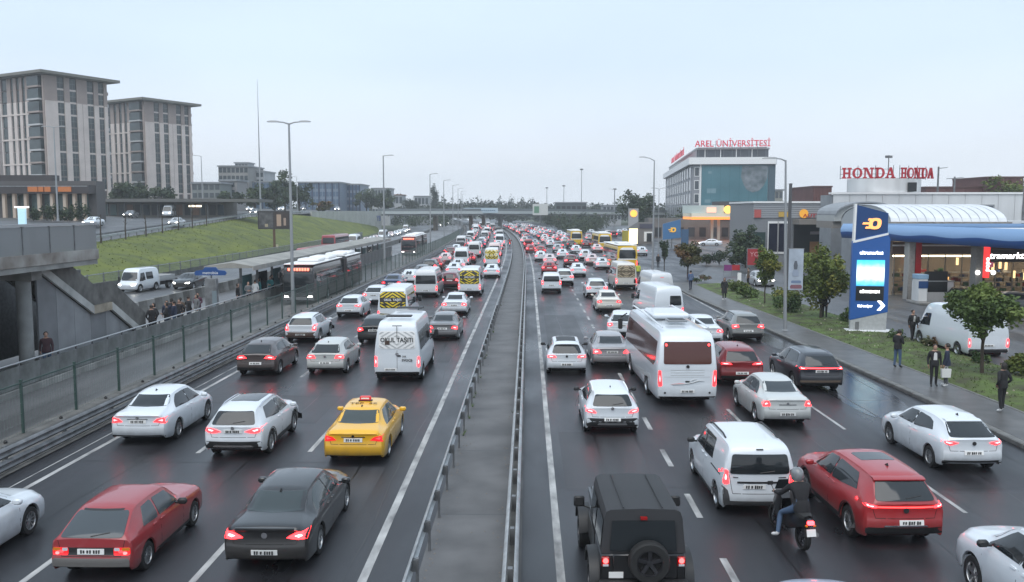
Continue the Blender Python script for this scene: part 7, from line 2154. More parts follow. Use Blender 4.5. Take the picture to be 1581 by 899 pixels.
# ------------------------------------------------------------------ trees and other plants
def leafmats(n, a, b, c): return [mat('leaf_%s_%d' % (n, i), k, .75, var=.3, vs=1.5) for i, k in enumerate((a, b, c))]
L_GREEN = leafmats('green', (.034, .066, .018), (.058, .105, .024), (.095, .145, .032))
L_YELL = leafmats('yellow', (.065, .095, .020), (.115, .150, .026), (.19, .19, .035))
L_DARK = leafmats('dark', (.026, .046, .024), (.040, .066, .030), (.060, .088, .036))
L_AUT = leafmats('autumn', (.045, .055, .018), (.085, .080, .022), (.14, .075, .025))
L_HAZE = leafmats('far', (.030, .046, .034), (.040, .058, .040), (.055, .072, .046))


def leaves(mb, c, rad, n, ls, rg, k):
    mb.cur = k
    for _ in range(n):
        u = Vector((rg.gauss(0, 1), rg.gauss(0, 1), rg.gauss(0, 1))).normalized() * (rg.random() ** .42)
        p = c + Vector((u.x * rad[0], u.y * rad[0], u.z * rad[1]))
        a = Vector((rg.gauss(0, 1), rg.gauss(0, 1), rg.gauss(0, .7))).normalized(); b = a.cross(Vector((rg.gauss(0, 1), rg.gauss(0, 1), rg.gauss(0, 1)))).normalized()
        s = ls * rg.uniform(.6, 1.3)
        mb.add([p - a * s, p + b * s * .55, p + a * s, p - b * s * .55], [(0, 1, 2, 3)])


def tree(label, x, y, z0, h, rx, zc0, mats, n=1500, ls=.13, seed=1, name='tree', group=None, clumps=16, tr=.08, fruit=None):
    rg = random.Random(seed)
    t = thing(name, label, 'tree', (x, y, z0), 0, group)
    zc = (zc0 + h) / 2; rz = (h - zc0) / 2
    q = MB(); q.tube([(0, 0, -.2), (rg.uniform(-.05, .05), .03, zc0 * .6), (rg.uniform(-.1, .1), 0, zc0 + rz * .7), (rg.uniform(-.15, .15), .05, h - rz * .5)], [tr * 1.25, tr, tr * .75, tr * .3], 8)
    cs = []
    for i in range(clumps):
        u = Vector((rg.gauss(0, 1), rg.gauss(0, 1), rg.gauss(0, 1))).normalized() * rg.uniform(.35, .92)
        c = Vector((u.x * rx, u.y * rx, zc + u.z * rz)); cs.append(c)
        if i < 9: q.tube([(0, 0, zc0 * .75 + rz * .15 * rg.random()), (c.x * .5, c.y * .5, (zc0 + c.z) / 2), tuple(c)], [tr * .5, tr * .32, tr * .12], 5)
    q.build('trunk', M_BARK, t, 40)
    q = MB()
    for i, c in enumerate(cs):
        leaves(q, c, (rx * rg.uniform(.26, .46), rz * rg.uniform(.26, .44)), n // clumps, ls, rg, rg.choice((0, 1, 1, 2)))
    q.build('crown', mats, t, fix=False)
    return t


def bush(label, x, y, z0, w, h, mats, n=500, ls=.12, seed=1, group=None, name='bush', d=None):
    rg = random.Random(seed)
    t = thing(name, label, 'bush', (x, y, z0), 0, group)
    q = MB()
    for i in range(7): 
        a = rg.uniform(0, 6.28); q.tube([(0, 0, 0), (math.cos(a) * w * .3, math.sin(a) * w * .3, h * .6)], [.03, .012], 5)
    q.build('stem', M_BARK, t)
    q = MB()
    for i in range(9):
        c = Vector((rg.uniform(-w, w) * .6, rg.uniform(-1, 1) * (d or w) * .5, h * rg.uniform(.3, .72)))
        leaves(q, c, (w * .36, h * .32), n // 9, ls, rg, rg.choice((0, 1, 2)))
    q.build('foliage', mats, t, fix=False)
    return t


tree('round leafy young tree in front of the white cargo van', 19.6, 37.6, .15, 4.0, 1.5, 1.7, leafmats('lime', (.045, .078, .018), (.075, .120, .025), (.12, .165, .034)), 5600, .105, 3, tr=.07, clumps=36)
tree('bushy yellow green tree left of the tall blue sign', 19.1, 57, .15, 4.7, 1.6, .9, L_YELL, 7000, .115, 5, clumps=40)
tree('small yellowish tree beside the banner lamp post', 17.9, 66, .15, 4.3, 1.0, 1.6, L_YELL, 3000, .115, 8, tr=.05, clumps=22)
tree('autumn tinted tree near the far end of the pavement', 17.0, 93, .1, 4.0, 1.5, 1.1, L_AUT, 3800, .14, 9, clumps=26)
tree('slim dark tree by the second lamp post', 16.2, 104, .1, 4.1, .55, .8, L_DARK, 600, .14, 10, clumps=10, tr=.05)
tree('wide dark green tree between the forecourt and the red board', 27.3, 110, .1, 5.1, 2.5, .9, L_DARK, 3800, .18, 11, clumps=24)
tree('big dome shaped tree left of the university building', 29.6, 240, 0, 12.6, 4.9, 3.0, L_DARK, 4200, .36, 12, clumps=30, tr=.25)
tree('pale green tree rising over the maroon building at the right edge', 79, 147, 0, 13.2, 3.4, 8, L_YELL, 900, .28, 13, tr=.2)
tree('dark tree below the university building', 44.5, 248, 0, 7.5, 4.6, 2, L_DARK, 900, .4, 14)
tree('dark tree between the university and the small maroon block', 60, 205, 0, 9.6, 3.4, 4, L_DARK, 900, .35, 15)
for i, (x, w, h) in enumerate(((23.6, 1.0, 1.7), (25.2, 1.25, 2.0), (26.9, 1.2, 1.9), (28.4, 1.0, 1.5))):
    bush('%s of the four clipped dark bushes at the forecourt entrance' % ('leftmost', 'second from left', 'third from left', 'rightmost')[i], x, 116 - i * .5, .05, w, h, L_DARK, 700, .14, 20 + i, 'bushes of the forecourt hedge')
rg4 = random.Random(2)
for i, (x, y, w, h) in enumerate(((17.8, 88, .9, .7), (16.6, 86, .6, .5), (20.2, 48, .55, .6), (20.9, 45.5, .5, .55), (21.0, 40.5, .5, .6), (20.9, 34.0, .7, .8), (20.5, 31.5, .5, .6), (18.6, 62, .7, .6), (19.6, 68, .8, .8))):
    bush('low scrubby %s bush on the verge, %s' % (('rusty', 'green', 'green')[i % 3], ('farthest one by the autumn tinted tree', 'at the end of the pavement', 'just beyond the tall blue sign', 'at the near foot of the tall blue sign', 'between the cargo van and the phone user', 'right of the leafy young tree', 'nearest one at the right edge', 'near the leaning lamp post', 'beside the small yellowish tree')[i]), x, y, .15, w, h, L_GREEN if i % 3 else L_AUT, 260, .09, 40 + i, 'bushes on the verge')
for i, (x, y, w, h, lab) in enumerate(((18.0, 60.5, 1.2, 1.3, 'full yellow green shrub left of the bushy tree'), (18.9, 63.5, 1.3, 1.5, 'full green shrub between the two yellow green trees'), (17.6, 70.5, 1.2, 1.1, 'wide shrub beyond the small yellowish tree'), (18.2, 76, 1.3, 1.2, 'wide shrub farther along the verge by the white board post'), (20.6, 55, 1.0, 1.0, 'shrub right behind the bushy yellow green tree'), (21.3, 37.5, .9, .9, 'shrub right of the leafy young tree trunk'))):
    bush(lab, x, y, .15, w, h, L_YELL if i % 2 else L_GREEN, 1100, .10, 140 + i)
# flowers on the verge
q = MB(); rgf = random.Random(9)
for _ in range(60):
    y = rgf.uniform(20, 70); u = rgf.uniform(.15, .85); x = vx0(y) + (vx1(y) - vx0(y)) * u; z = .27 + .08 * math.sin(math.pi * u)
    s = rgf.uniform(.03, .06); q.box((x, y, z), (s, s, s))
q.build('flowers', mat('flower_pale', (.5, .42, .35), .7), kind='stuff')
bush('green weed tuft growing through the concrete at the left edge by the guardrail', -14.75, 17.2, .02, .55, .75, L_YELL, 420, .07, 60)

# left side trees
for i, (px, d1, z0, h, rx, m, lab) in enumerate((
        (186, 205, 6.4, 7.5, 3.2, L_DARK, 'dark tree at the foot of the taller apartment tower'), (212, 212, 6.4, 7.5, 3.2, L_DARK, 'dark tree in the gap between the two apartment towers'),
        (248, 215, 6.4, 7.0, 3.2, L_DARK, 'dark tree in front of the smaller apartment tower'), (393, 235, 6.2, 8.0, 3.4, L_DARK, 'tree left of the tall thin mast, along the upper road'),
        (424, 240, 6.2, 8.5, 3.8, L_DARK, 'tree just right of the tall thin mast'), (440, 250, 6.2, 11.5, 4.0, L_DARK, 'tallest tree in front of the shopping centre, left of the double lamp post'),
        (462, 255, 6.2, 10, 3.6, L_DARK, 'tree in front of the shopping centre, right of the double lamp post'), (498, 280, 6.3, 4.2, 3.4, L_AUT, 'low rusty coloured tree in front of the shopping centre'),
        (566, 330, 6.0, 9.5, 5.0, L_DARK, 'left of the dense trees before the overpass'), (588, 335, 5.5, 8.6, 5.2, L_DARK, 'right one of the dense trees before the overpass'),
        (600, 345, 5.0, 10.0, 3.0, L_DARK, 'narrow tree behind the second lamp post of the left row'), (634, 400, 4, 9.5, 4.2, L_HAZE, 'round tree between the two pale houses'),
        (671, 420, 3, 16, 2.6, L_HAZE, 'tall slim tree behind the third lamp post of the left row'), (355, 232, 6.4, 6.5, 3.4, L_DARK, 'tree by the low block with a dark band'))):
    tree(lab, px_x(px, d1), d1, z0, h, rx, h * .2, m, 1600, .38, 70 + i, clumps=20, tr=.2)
for i, px in enumerate((46, 62, 78, 92, 106, 120)):
    bush('dark green bush before the restaurant, %s of six from the left' % ('first', 'second', 'third', 'fourth', 'fifth', 'last')[i], px_x(px, 132), 132 + (i % 2), 5.6, 1.3, 2.1 + .4 * (i % 3), L_DARK, 420, .2, 90 + i, 'bushes before the restaurant')
# bare saplings along the upper guardrail
for i, px in enumerate((151, 190, 222, 248, 273, 295, 317)):
    lo, hi = 60.0, 220.0
    f = lambda Y: px_x(px, Y) - (xe(Y) + .9)
    for _ in range(50):
        m_ = (lo + hi) / 2
        if f(m_) > 0: lo = m_
        else: hi = m_
    Y = (lo + hi) / 2; rg = random.Random(100 + i)
    t = thing('sapling', 'thin bare sapling on the grass bank, %s from the footbridge' % ('first', 'second', 'third', 'fourth', 'fifth', 'sixth', 'seventh')[i], 'tree', (px_x(px, Y), Y, ze(Y) - .35), 0, 'saplings on the grass bank')
    q = MB(); hh = 3.5 + rg.uniform(-.3, .4) + (.5 if i == 0 else 0); q.tube([(0, 0, 0), (rg.uniform(-.05, .05), 0, hh * .5), (rg.uniform(-.12, .12), 0, hh)], [.10, .08, .03], 6); q.build('trunk', M_BARK, t)
    q = MB()
    for k in range(7):
        a = rg.uniform(0, 6.28); z = hh * rg.uniform(.55, .9); q.tube([(0, 0, z), (math.cos(a) * .35, math.sin(a) * .3, z + .45)], [.025, .01], 4)
    q.build('branches', M_BARK, t, kind='stuff')


def wood(name, pts, rg, ls, per, mats):
    q = MB()
    for x, y, z0, h, w in pts:
        for _ in range(3):
            c = Vector((x + rg.uniform(-w, w) * .5, y + rg.uniform(-2, 2), z0 + h * rg.uniform(.35, .72)))
            leaves(q, c, (w * .6, h * .36), per // 3, ls, rg, rg.choice((0, 1, 2)))
    q.build(name, mats, fix=False, kind='stuff')


rg = random.Random(77)
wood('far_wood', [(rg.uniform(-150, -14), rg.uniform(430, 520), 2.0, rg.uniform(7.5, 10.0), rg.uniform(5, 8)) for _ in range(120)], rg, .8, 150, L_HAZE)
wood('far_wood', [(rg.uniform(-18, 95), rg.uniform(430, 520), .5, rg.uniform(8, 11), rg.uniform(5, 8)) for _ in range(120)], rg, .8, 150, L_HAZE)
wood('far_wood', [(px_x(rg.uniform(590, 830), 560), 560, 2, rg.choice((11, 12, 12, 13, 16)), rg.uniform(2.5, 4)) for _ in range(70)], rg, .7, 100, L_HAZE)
pts = []
for _ in range(95):
    Y = rg.uniform(262, 350); a = bend(Y) + 16.5; b = a + 2 + (Y - 255) * .30
    pts.append((rg.uniform(a, b), Y, 0, rg.uniform(2.0, 4.0) + (Y - 262) * .055, rg.uniform(1.4, 2.8)))
wood('roadside_thicket', pts, rg, .32, 110, L_DARK)
wood('roadside_thicket', [(rg.uniform(34, 60), rg.uniform(268, 330), 0, rg.uniform(3, 7), rg.uniform(2, 3)) for _ in range(30)], rg, .4, 90, L_DARK)
wood('roadside_thicket', [(px_x(rg.uniform(606, 690), 345), rg.uniform(345, 370), 0, rg.uniform(4, 6), rg.uniform(2, 3)) for _ in range(26)], rg, .4, 90, L_DARK)


# ------------------------------------------------------------------ lamp posts, masts and poles
def lamp_post(label, x, y, z0, h, arms, arm=1.15, r=.10, group=None, slope=.10, head=.75, lit=False, rz=0, lean=0):
    t = thing('lamp_post', label, 'street lamp', (x, y, z0), rz, group)
    q = MB(); q.tube([(0, 0, 0), (lean * .5, 0, h * .5), (lean, 0, h)], [r * 1.25, r, r * .62], 10); q.lathe([(r * 2.2, 0), (r * 2.2, .06), (r * 1.5, .10), (r * 1.4, .45)], 10); q.build('pole', M_POLE, t, 40)
    for s in arms:
        q = MB(); q.tube([(lean, 0, h - .05), (lean + s * arm * .5, 0, h + slope * .7), (lean + s * arm, 0, h + slope)], [r * .6, r * .45, r * .4], 7); q.build('arm', M_POLE, t, 40)
        q = MB(); rows = []
        for u, w, zt in ((0, .05, .05), (.2, .12, .08), (.6, .15, .09), (.9, .12, .06), (1, .05, .03)):
            xx = lean + s * (arm * .9 + head * u); rows.append([(xx, -w, h + slope - .02), (xx, -w * .6, h + slope + zt), (xx, w * .6, h + slope + zt), (xx, w, h + slope - .02), (xx, -w, h + slope - .02)])
        q.grid(rows); q.build('lamp_head', mat('lamp_head_grey', (.30, .31, .32), .4), t, 40)
    return t


GL = 'lamp posts along the bus lane fence'
lamp_post('tall double armed lamp post rising beside the first articulated bus', -16.0, 59, 0, 13.0, (-1, 1), .75, group=GL, head=.8)
lamp_post('tall lamp post by the fence, next one beyond the double armed post', -15.95, 97, 0, 13.2, (1,), .5, group=GL, slope=.02)
lamp_post('tall lamp post by the fence, third from the double armed post', -15.9 + bend(147), 147, 0, 13.2, (1,), .7, group=GL)
lamp_post('tall lamp post by the fence, fourth from the double armed post', -15.9 + bend(178), 178, 0, 13.2, (1,), .8, group=GL)
for Y in (212, 245, 280, 330):
    lamp_post('distant lamp post of the left row, near the overpass', -15.9 + bend(Y), Y, 0, 13.2, (1,), .9, group=GL)
t = lamp_post('slightly leaning grey lamp post on the right pavement with a hanging banner', 15.2, 51.5, .1, 10.0, (-1,), .55, r=.085, lean=-.25, head=.85)
bn = thing('banner', 'pale vertical advertising banner hung on the leaning lamp post', 'banner', (15.2, 51.5, 0))
q = MB(); q.b2(.10, .95, -.02, .02, 2.55, 4.95)
q.build('cloth', mat('banner_pale', (.40, .45, .52), .5, var=.3, vs=1.2), bn)
for a, b_, z0_, z1_, c in ((.38, .62, 3.75, 4.25, (.10, .11, .13)), (.30, .70, 3.35, 3.72, (.28, .32, .40)), (.2, .9, 2.62, 2.85, (.22, .10, .12)), (.25, .85, 2.95, 3.1, (.15, .2, .3))):
    q = MB(); q.prism([(a + .03, z0_), (b_ - .03, z0_), (b_, (z0_ + z1_) / 2), (b_ - .06, z1_), (a + .06, z1_), (a, (z0_ + z1_) / 2)], -.032, -.02, 'y'); q.build('picture_block', mat('bn_%d' % int(z0_ * 100), c, .5), bn)
for z in (2.53, 4.97):
    q = MB(); q.tube([(.02, 0, z), (1.0, 0, z)], .02, 5); q.build('bracket', M_STEELD, bn)
lamp_post('tall lamp post at the far end of the right pavement, arm over the road', 14.7, 103, 0, 13.0, (-1,), 1.1, slope=.35, head=.8)
lamp_post('slender lamp post just behind the far right lamp post', 20.8, 140, 0, 10.6, (-1, 1), .6, r=.07)
lamp_post('distant lamp post left of the dome shaped tree', 24.0, 245, 0, 13.0, (-1,), 1.0, r=.09)
lamp_post('double armed lamp post on the upper road before the taller tower', px_x(85, 125), 125, 5.7, 13.3, (-1, 1), .9, r=.11, head=.95)
lamp_post('lamp post right of the smaller tower with its arm to the left', px_x(312, 182), 182, 6.0, 12.4, (-1,), 1.0, r=.10)
lamp_post('far lamp post behind the double armed post beside the shopping centre', px_x(459, 232), 232, 6.6, 9.4, (-1,), .8, r=.09)
lamp_post('thin lamp post left of the restaurant sign', px_x(36, 150), 150, 6, 6.5, (1,), .5, r=.06)
t = thing('mast', 'very tall thin mast standing behind the dark billboard', 'mast', (px_x(402, 200), 200, 5.5))
q = MB(); q.tube([(0, 0, 0), (0, 0, 12), (0, 0, 22), (0, 0, 31.2)], [.22, .16, .09, .03], 8); q.build('pole', M_POLE, t, 40)
q = MB(); q.box((0, 0, .2), (.8, .8, .5)); q.build('foot', M_CONC, t)
for px, yt, d1, lab in ((897, 263, 420, 'high floodlight mast over the wood, tallest of the distant masts'), (870, 288, 450, 'high floodlight mast just left of the tallest distant mast'), (844, 291, 480, 'faint thin mast above the white board'), (948, 293, 400, 'floodlight mast left of the dome shaped tree')):
    t = thing('mast', lab, 'mast', (px_x(px, d1), d1, 0)); h = px_z(yt, d1)
    q = MB(); q.tube([(0, 0, 0), (0, 0, h)], [.26, .13], 7); q.build('pole', M_POLE, t, 40)
    q = MB(); q.lathe([(.3, h - .2), (.85, h), (.85, h + .3), (.3, h + .5)], 10); q.build('lamp_ring', M_STEELD, t)
for px, yt, d1, lab, ar in ((1569, 238, 100, 'tall dark utility pole at the right edge behind the showroom', 1), (1438, 259, 128, 'dark pole with a side arm right of the roof sign', 1), (1463, 274, 130, 'short T shaped pole over the long maroon building', 2)):
    t = thing('utility_pole', lab, 'pole', (px_x(px, d1), d1, 0)); h = px_z(yt, d1)
    q = MB(); q.tube([(0, 0, 0), (0, 0, h)], [.2, .12], 7); q.build('pole', M_STEELD, t, 40)
    q = MB(); q.tube([(-1.2 if ar == 2 else 0, 0, h - .3), (0, 0, h - .25), (1.3, 0, h - .1)], [.04, .06, .04], 5); q.build('arm', M_STEELD, t)
t = thing('utility_pole', 'plain dark pole between the two forecourt trees', 'pole', (px_x(1215.5, 72), 72, .1))
q = MB(); q.tube([(0, 0, 0), (0, 0, 9.2)], [.16, .13], 8); q.build('pole', mat('pole_dark', (.08, .08, .085), .6), t, 40)
q = MB(); q.lathe([(.16, 9.2), (.16, 9.26), (.05, 9.3)], 8); q.build('cap', M_STEELD, t)

# ------------------------------------------------------------------ the rest of the traffic: lighter copies of a few prototypes
PROTO = {}


def proto(kind):
    if kind not in PROTO:
        k = dict(lod=1, lit=1.0)
        if kind == 'sedan': v = Veh('sedan_car', 'x', 'car', 'sedan', C_WHITE, rim=2, **k)
        if kind == 'hatch': v = Veh('hatchback_car', 'x', 'car', 'hatch', C_WHITE, rim=2, **k)
        if kind == 'suv': v = Veh('crossover_car', 'x', 'car', 'suv', C_WHITE, rim=2, **k)
        if kind == 'minivan': v = Veh('minivan', 'x', 'van', 'minivan', C_WHITE, rim=2, **k)
        if kind == 'van': v = Veh('minibus', 'x', 'minibus', 'van', C_WHITE, L=5.8, H=2.5, rim=2, **k)
        if kind == 'bus': v = Veh('city_bus', 'x', 'bus', 'bus', C_YELLOW, rim=2, low_mat=None, **k)
        if kind == 'heads':
            v = Veh('sedan_car', 'x', 'car', 'sedan', C_WHITE, rim=2, heads=True, **k)
        if kind == 'hvan':
            v = Veh('minibus', 'x', 'minibus', 'van', C_WHITE, L=5.6, H=2.5, rim=2, heads=True, **k)
        if kind == 'bus':
            v.decal('white_upper', [(-1.2, 1.4), (1.2, 1.4), (1.16, 2.9), (-1.16, 2.9)], 'rear', M_WHITE, off=.008, r=.1, n=(5, 5))
            q = MB(); q.b2(-1.16, 1.16, .3, 11.7, 3.02, 3.12, ch=.04); q.b2(-.8, .8, 2, 5, 3.1, 3.35, ch=.06); q.build('roof_cover', M_WHITE, v.root)
        PROTO[kind] = (v.root, [])
    return PROTO[kind]


def place(kind, color, x, y, label, lit=1.0, rot=None, group=G_JAM, z=0.0):
    root, used = proto(kind)
    rot = bend_rot(y) if rot is None else rot
    if not used:
        r = root; r.location = (x, y, z); r.rotation_euler = (0, 0, rot); r['label'] = label; r['group'] = group; used.append(1)
    else:
        r = dup(root, (x, y, z), rot, label, group)
    for c in r.children:
        n = c.name.split('.')[0]
        if n in ('body', 'mirror', 'spoiler'): c.color = (*color, 1)
        elif n == 'taillight': c.color = (1, .05, .06, lit)
    return r


WH, SI, BK, GY, RD, DR, OW, PK = C_WHITE, C_SILVER, C_BLACK, C_GREY, (.33, .02, .025), (.12, .012, .02), C_OFFW, (.62, .50, .50)
taken = []
LIST = [  # photograph column and row of the rear contact -> surveyed place; kind, colour, brake light, label
    (631, 440, 'hatch', WH, .9, 'white car in the leftmost lane behind the white minibus'), (694, 448, 'suv', DR, .8, 'dark red car in the middle lane beside the white minibus'),
    (712, 412, 'van', WH, .3, 'white van with a dark window in the middle left lane, taller than its neighbours'), (700, 427, 'sedan', WH, .4, 'white sedan right behind the white van in the middle left lane'),
    (687, 407, 'hatch', PK, 1.3, 'pale car with very bright brake lights in the leftmost lane beside the white van'), (672, 417, 'hatch', RD, .8, 'red car in the leftmost lane behind the pale bright-lit car'),
    (693, 394, 'sedan', BK, .5, 'dark sedan in the leftmost lane ahead of the pale bright-lit car'), (732, 398, 'van', OW, .3, 'beige white minibus just ahead of the white van, middle left lane'),
    (759, 430, 'sedan', WH, .5, 'white sedan following the distant chevron school bus near the median'), (769, 386, 'hatch', SI, .7, 'silver car by itself near the median ahead of the distant chevron school bus'),
    (882, 413, 'suv', DR, 1.0, 'dark red car in the second lane right of the barrier, two bright round lights'), (848, 424, 'hatch', RD, 1.1, 'red car in the lane beside the barrier, ahead of the small white van'),
    (849, 410, 'sedan', PK, 1.0, 'pinkish white car ahead of the red car beside the barrier'), (835, 404, 'hatch', WH, .6, 'white hatchback hugging the barrier left of the pinkish white car'),
    (893, 428, 'sedan', WH, .5, 'white sedan with a broad flat boot in the second lane, ahead of the white crossover'), (869, 400, 'sedan', WH, .4, 'white sedan between the barrier lane and the first yellow bus'),
    (890, 392, 'hatch', WH, .4, 'white hatchback directly behind the farthest yellow bus'), (904, 403, 'suv', WH, .4, 'white crossover left of the pinkish saloon, in the third lane'),
    (915, 410, 'sedan', PK, 1.0, 'pinkish saloon in the third lane with bright brake lights'), (931, 417, 'sedan', WH, .9, 'white saloon just left of the beige school minibus'),
    (863, 386, 'suv', GY, .8, 'grey crossover left of the farthest yellow bus'), (872, 376, 'hatch', WH, .8, 'white hatchback just left of the farthest yellow bus'),
    (912, 368, 'sedan', BK, .2, 'dark saloon alone on the open asphalt between two yellow buses'),
    (820, 391, 'hatch', RD, 1.6, 'bright red car tight against the curving barrier'), (816, 384, 'minivan', RD, 1.4, 'red van ahead of the bright red car against the barrier'),
    (810, 377, 'suv', OW, 1.4, 'pale car ahead of the red van along the curving barrier'), (992, 395, 'hatch', WH, .1, 'white car standing on the side road right of the front yellow bus'),
]
for px, py, kind, c, lit, lab in LIST:
    p = G(px, py); place(kind, c, p.x, p.y, lab, lit); taken.append((p.x, p.y))
p = G(759, 413)
v = Veh('school_van', 'distant white school bus with a yellow chevron rear, close to the median', 'van', 'van', C_WHITE, L=5.6, H=2.5, lit=.8, lod=1, rg=[], group=G_JAM)
chevrons(v, -.82, .82, 1.05, 2.25, MATS['film_black'], M_YEL, sw=.14, gap=.12, band=.02); v.put(p.x, p.y); taken.append((p.x, p.y))
for px, py, Y, lab in ((969, 0, 104, 'nearest yellow and white city bus, behind the beige school minibus'), (934, 387, 0, 'yellow city bus apart from the queue on the right hand side'), (890, 380, 0, 'farthest yellow city bus, in the queue beyond the white hatchback')):
    p = at_y(px, 380, Y) if Y else G(px, py)
    place('bus', (.66, .42, .02), p.x, p.y, lab, .5, .06 if Y else .03); taken.append((p.x, p.y)); taken.append((p.x, p.y + 6)); taken.append((p.x, p.y + 11))
# already placed near vehicles keep their space
for o in list(S.objects):
    if o.parent is None and o.get('group') == G_JAM: taken.append((o.location.x, o.location.y))

rj = random.Random(21)
COLS = [(WH, 'white'), (WH, 'white'), (OW, 'off white'), (OW, 'off white'), (PK, 'pale pink'), (SI, 'silver'), (GY, 'grey'), (BK, 'black'), (RD, 'red'), (DR, 'dark red'), (C_BLUE, 'dark blue')]


def queue(xoff, y0, y1, side, gap=(6.8, 9.0), xr=.35, lane='side lane'):
    y = y0
    while y < y1:
        kind = rj.choice(('sedan', 'hatch', 'hatch', 'suv', 'sedan', 'minivan', 'suv', 'van' if side == 'left' else 'suv'))
        c, cn = rj.choice(COLS)
        x = xoff(y) + bend(y) + rj.uniform(-xr, xr)
        if all(abs(x - a) > 2.3 or abs(y - b) > 6.2 for a, b in taken):
            kn = {'sedan': 'sedan', 'hatch': 'hatchback', 'suv': 'crossover', 'minivan': 'small van', 'van': 'minibus'}[kind]
            place(kind, c, x, y, '%s %s in the %s of the distant %s carriageway jam' % (cn, kn, lane, side), rj.choice((.05, .1, .3, .5, .8, 1.1)), group='distant vehicles packed on the %s carriageway' % side)
            taken.append((x, y))
        y += rj.uniform(*gap)


for xo, ya, ln in ((-11.45, 92, 'fence lane'), (-8.15, 104, 'middle lane'), (-4.85, 122, 'median lane')):
    queue(lambda y, xo=xo: xo, ya, 400, 'left', lane=ln)
for xo, ya, ln in ((2.3, 128, 'barrier lane'), (5.7, 150, 'second lane'), (8.9, 165, 'third lane'), (12.2, 150, 'outer lane')):
    queue(lambda y, xo=xo: xo, ya, 400, 'right', (8.5, 13), lane=ln)
queue(lambda y: 15.5 + (y - 200) * .13, 205, 262, 'right', (8, 14)); queue(lambda y: 22 + (y - 220) * .30, 225, 350, 'right', (8, 12)); queue(lambda y: 18.5 + (y - 220) * .30, 232, 350, 'right', (9, 14))

# frontage road, left: lit headlights and a queue of pale roofs
p = G(365, 405)
place('heads', BK, -31.5, 83, 'dark car with both headlights lit on the frontage road under the grass bank', .0, math.pi, 'vehicles on the frontage road')
p_ = 165
for i in range(14):
    c, cn = rj.choice(COLS[:5])
    place(rj.choice(('heads', 'heads', 'hvan')), c, -33.4 + bend(p_) * 1.3 + rj.uniform(-.5, .5), p_ + 5, '%s vehicle with headlights, queueing on the frontage road' % cn, 0, math.pi + bend_rot(p_), 'vehicles queueing on the frontage road'); p_ += rj.uniform(8, 13)
for i, (px, py) in enumerate(((672, 352), (678, 350), (690, 346), (702, 341), (712, 340), (722, 341))):
    p = G(px, py); place(('heads', 'hvan')[i == 1], WH, p.x, p.y, 'oncoming vehicle with glaring headlights far down the bus lane road near the overpass', 0, math.pi + bend_rot(p.y), 'oncoming vehicles near the overpass')

v = Veh('city_bus', 'red bus on the frontage road behind the station canopy', 'bus', 'bus', (.30, .03, .035), lit=.3, lod=1, group='buses at the bus station', low_mat=None); v.put(-33.8 + bend(150), 150, 0)
v = Veh('city_bus', 'red bus in the far bus lane half hidden by the station canopy', 'bus', 'bus', (.32, .03, .035), lit=.3, lod=1, group='buses at the bus station', low_mat=None); v.put(-25.0, 98, 0)


def metrobus(label, x, yfront, body, up, L, lab_led, shift=0.0, rot=0):
    rows = [list(r) for r in TPL['bus']['rows']]
    v = Veh('articulated_bus', label, 'bus', 'bus', body, L=L, Wd=2.5, H=3.1, lit=.3, group='articulated buses in the bus lane', heads=True, rim=2, low_mat=None, br=.04,
            sg=[(.3, 1.25), (4.3, 1.25), (4.3, 2.55), (.3, 2.55)] and [[(.3, 1.25), (4.3, 1.25), (4.3, 2.5), (.3, 2.5)], [(5.3, 1.25), (11.5, 1.25), (11.5, 2.5), (5.3, 2.5)]],
            wg=[(-1.10, .95), (1.10, .95), (1.08, 2.42), (-1.08, 2.42)], hl=[(.72, .55), (1.05, .57), (1.05, .72), (.78, .70)])
    for i in range(6):
        y = L * .385 + i * .22
        q = MB(); pts = []
        for a, b in ((-1.27, .35), (-1.27, 2.9), (-1.1, 3.13), (1.1, 3.13), (1.27, 2.9), (1.27, .35)): pts.append((a, b))
        q.prism(pts, y, y + .14, 'y'); q.build('bellows', M_BLACK, v.root)
    v.decal('destination_board', [(-.98, 2.55), (.98, 2.55), (.96, 2.86), (-.96, 2.86)], 'front', M_BLACK, off=.02, r=.03)
    h, _ = project(v.bvh, 0, 2.7, 'front')
    q = MB()
    for k in range(8): q.b2(.78 - k * .21, .64 - k * .21, h.y + .035, h.y + .055, 2.60 * 1, 2.80)
    led = q.build('led_characters', mat('led_red', (.8, .1, .05), .4, emit=3.0, ec=(1, .14, .09)), v.root)
    q = MB(); q.b2(-1.18, 1.18, .3, L * .37, 3.03, 3.12, ch=.03); q.b2(-1.18, 1.18, L * .46, L - .3, 3.03, 3.12, ch=.03); q.build('roof_cover', up, v.root)
    for yy, ln in ((1.5, 2.6), (5.2, 1.6), (L * .5, 3.0), (L * .72, 2.4)):
        q = MB(); q.b2(-.85, .85, yy, yy + ln, 3.1, 3.36, ch=.08); q.build('roof_unit', up, v.root, 40)
    q = MB(); q.b2(-1.2, 1.2, L - .02, L + .10, .34, .58, ch=.03); q.build('bumper', mat('bus_grey', (.16, .16, .17), .5), v.root)
    for sd in (-1, 1):
        q = MB(); q.tube([(sd * 1.1, L - .1, 2.75), (sd * 1.38, L + .25, 2.5)], .03, 6); q.box((sd * 1.4, L + .25, 2.25), (.18, .12, .45), ch=.03); q.build('mirror', M_BLACK, v.root)
        q = MB(); q.prism([(.3, 2.95), (L - .4, 2.95), (L - .4, 3.05), (.3, 3.05)], sd * 1.13, sd * 1.2, 'x'); q.build('roof_edge', M_BLACK, v.root)
    v.root.location = (x, yfront + L, 0); v.root.rotation_euler = (0, 0, math.pi + rot)
    return v


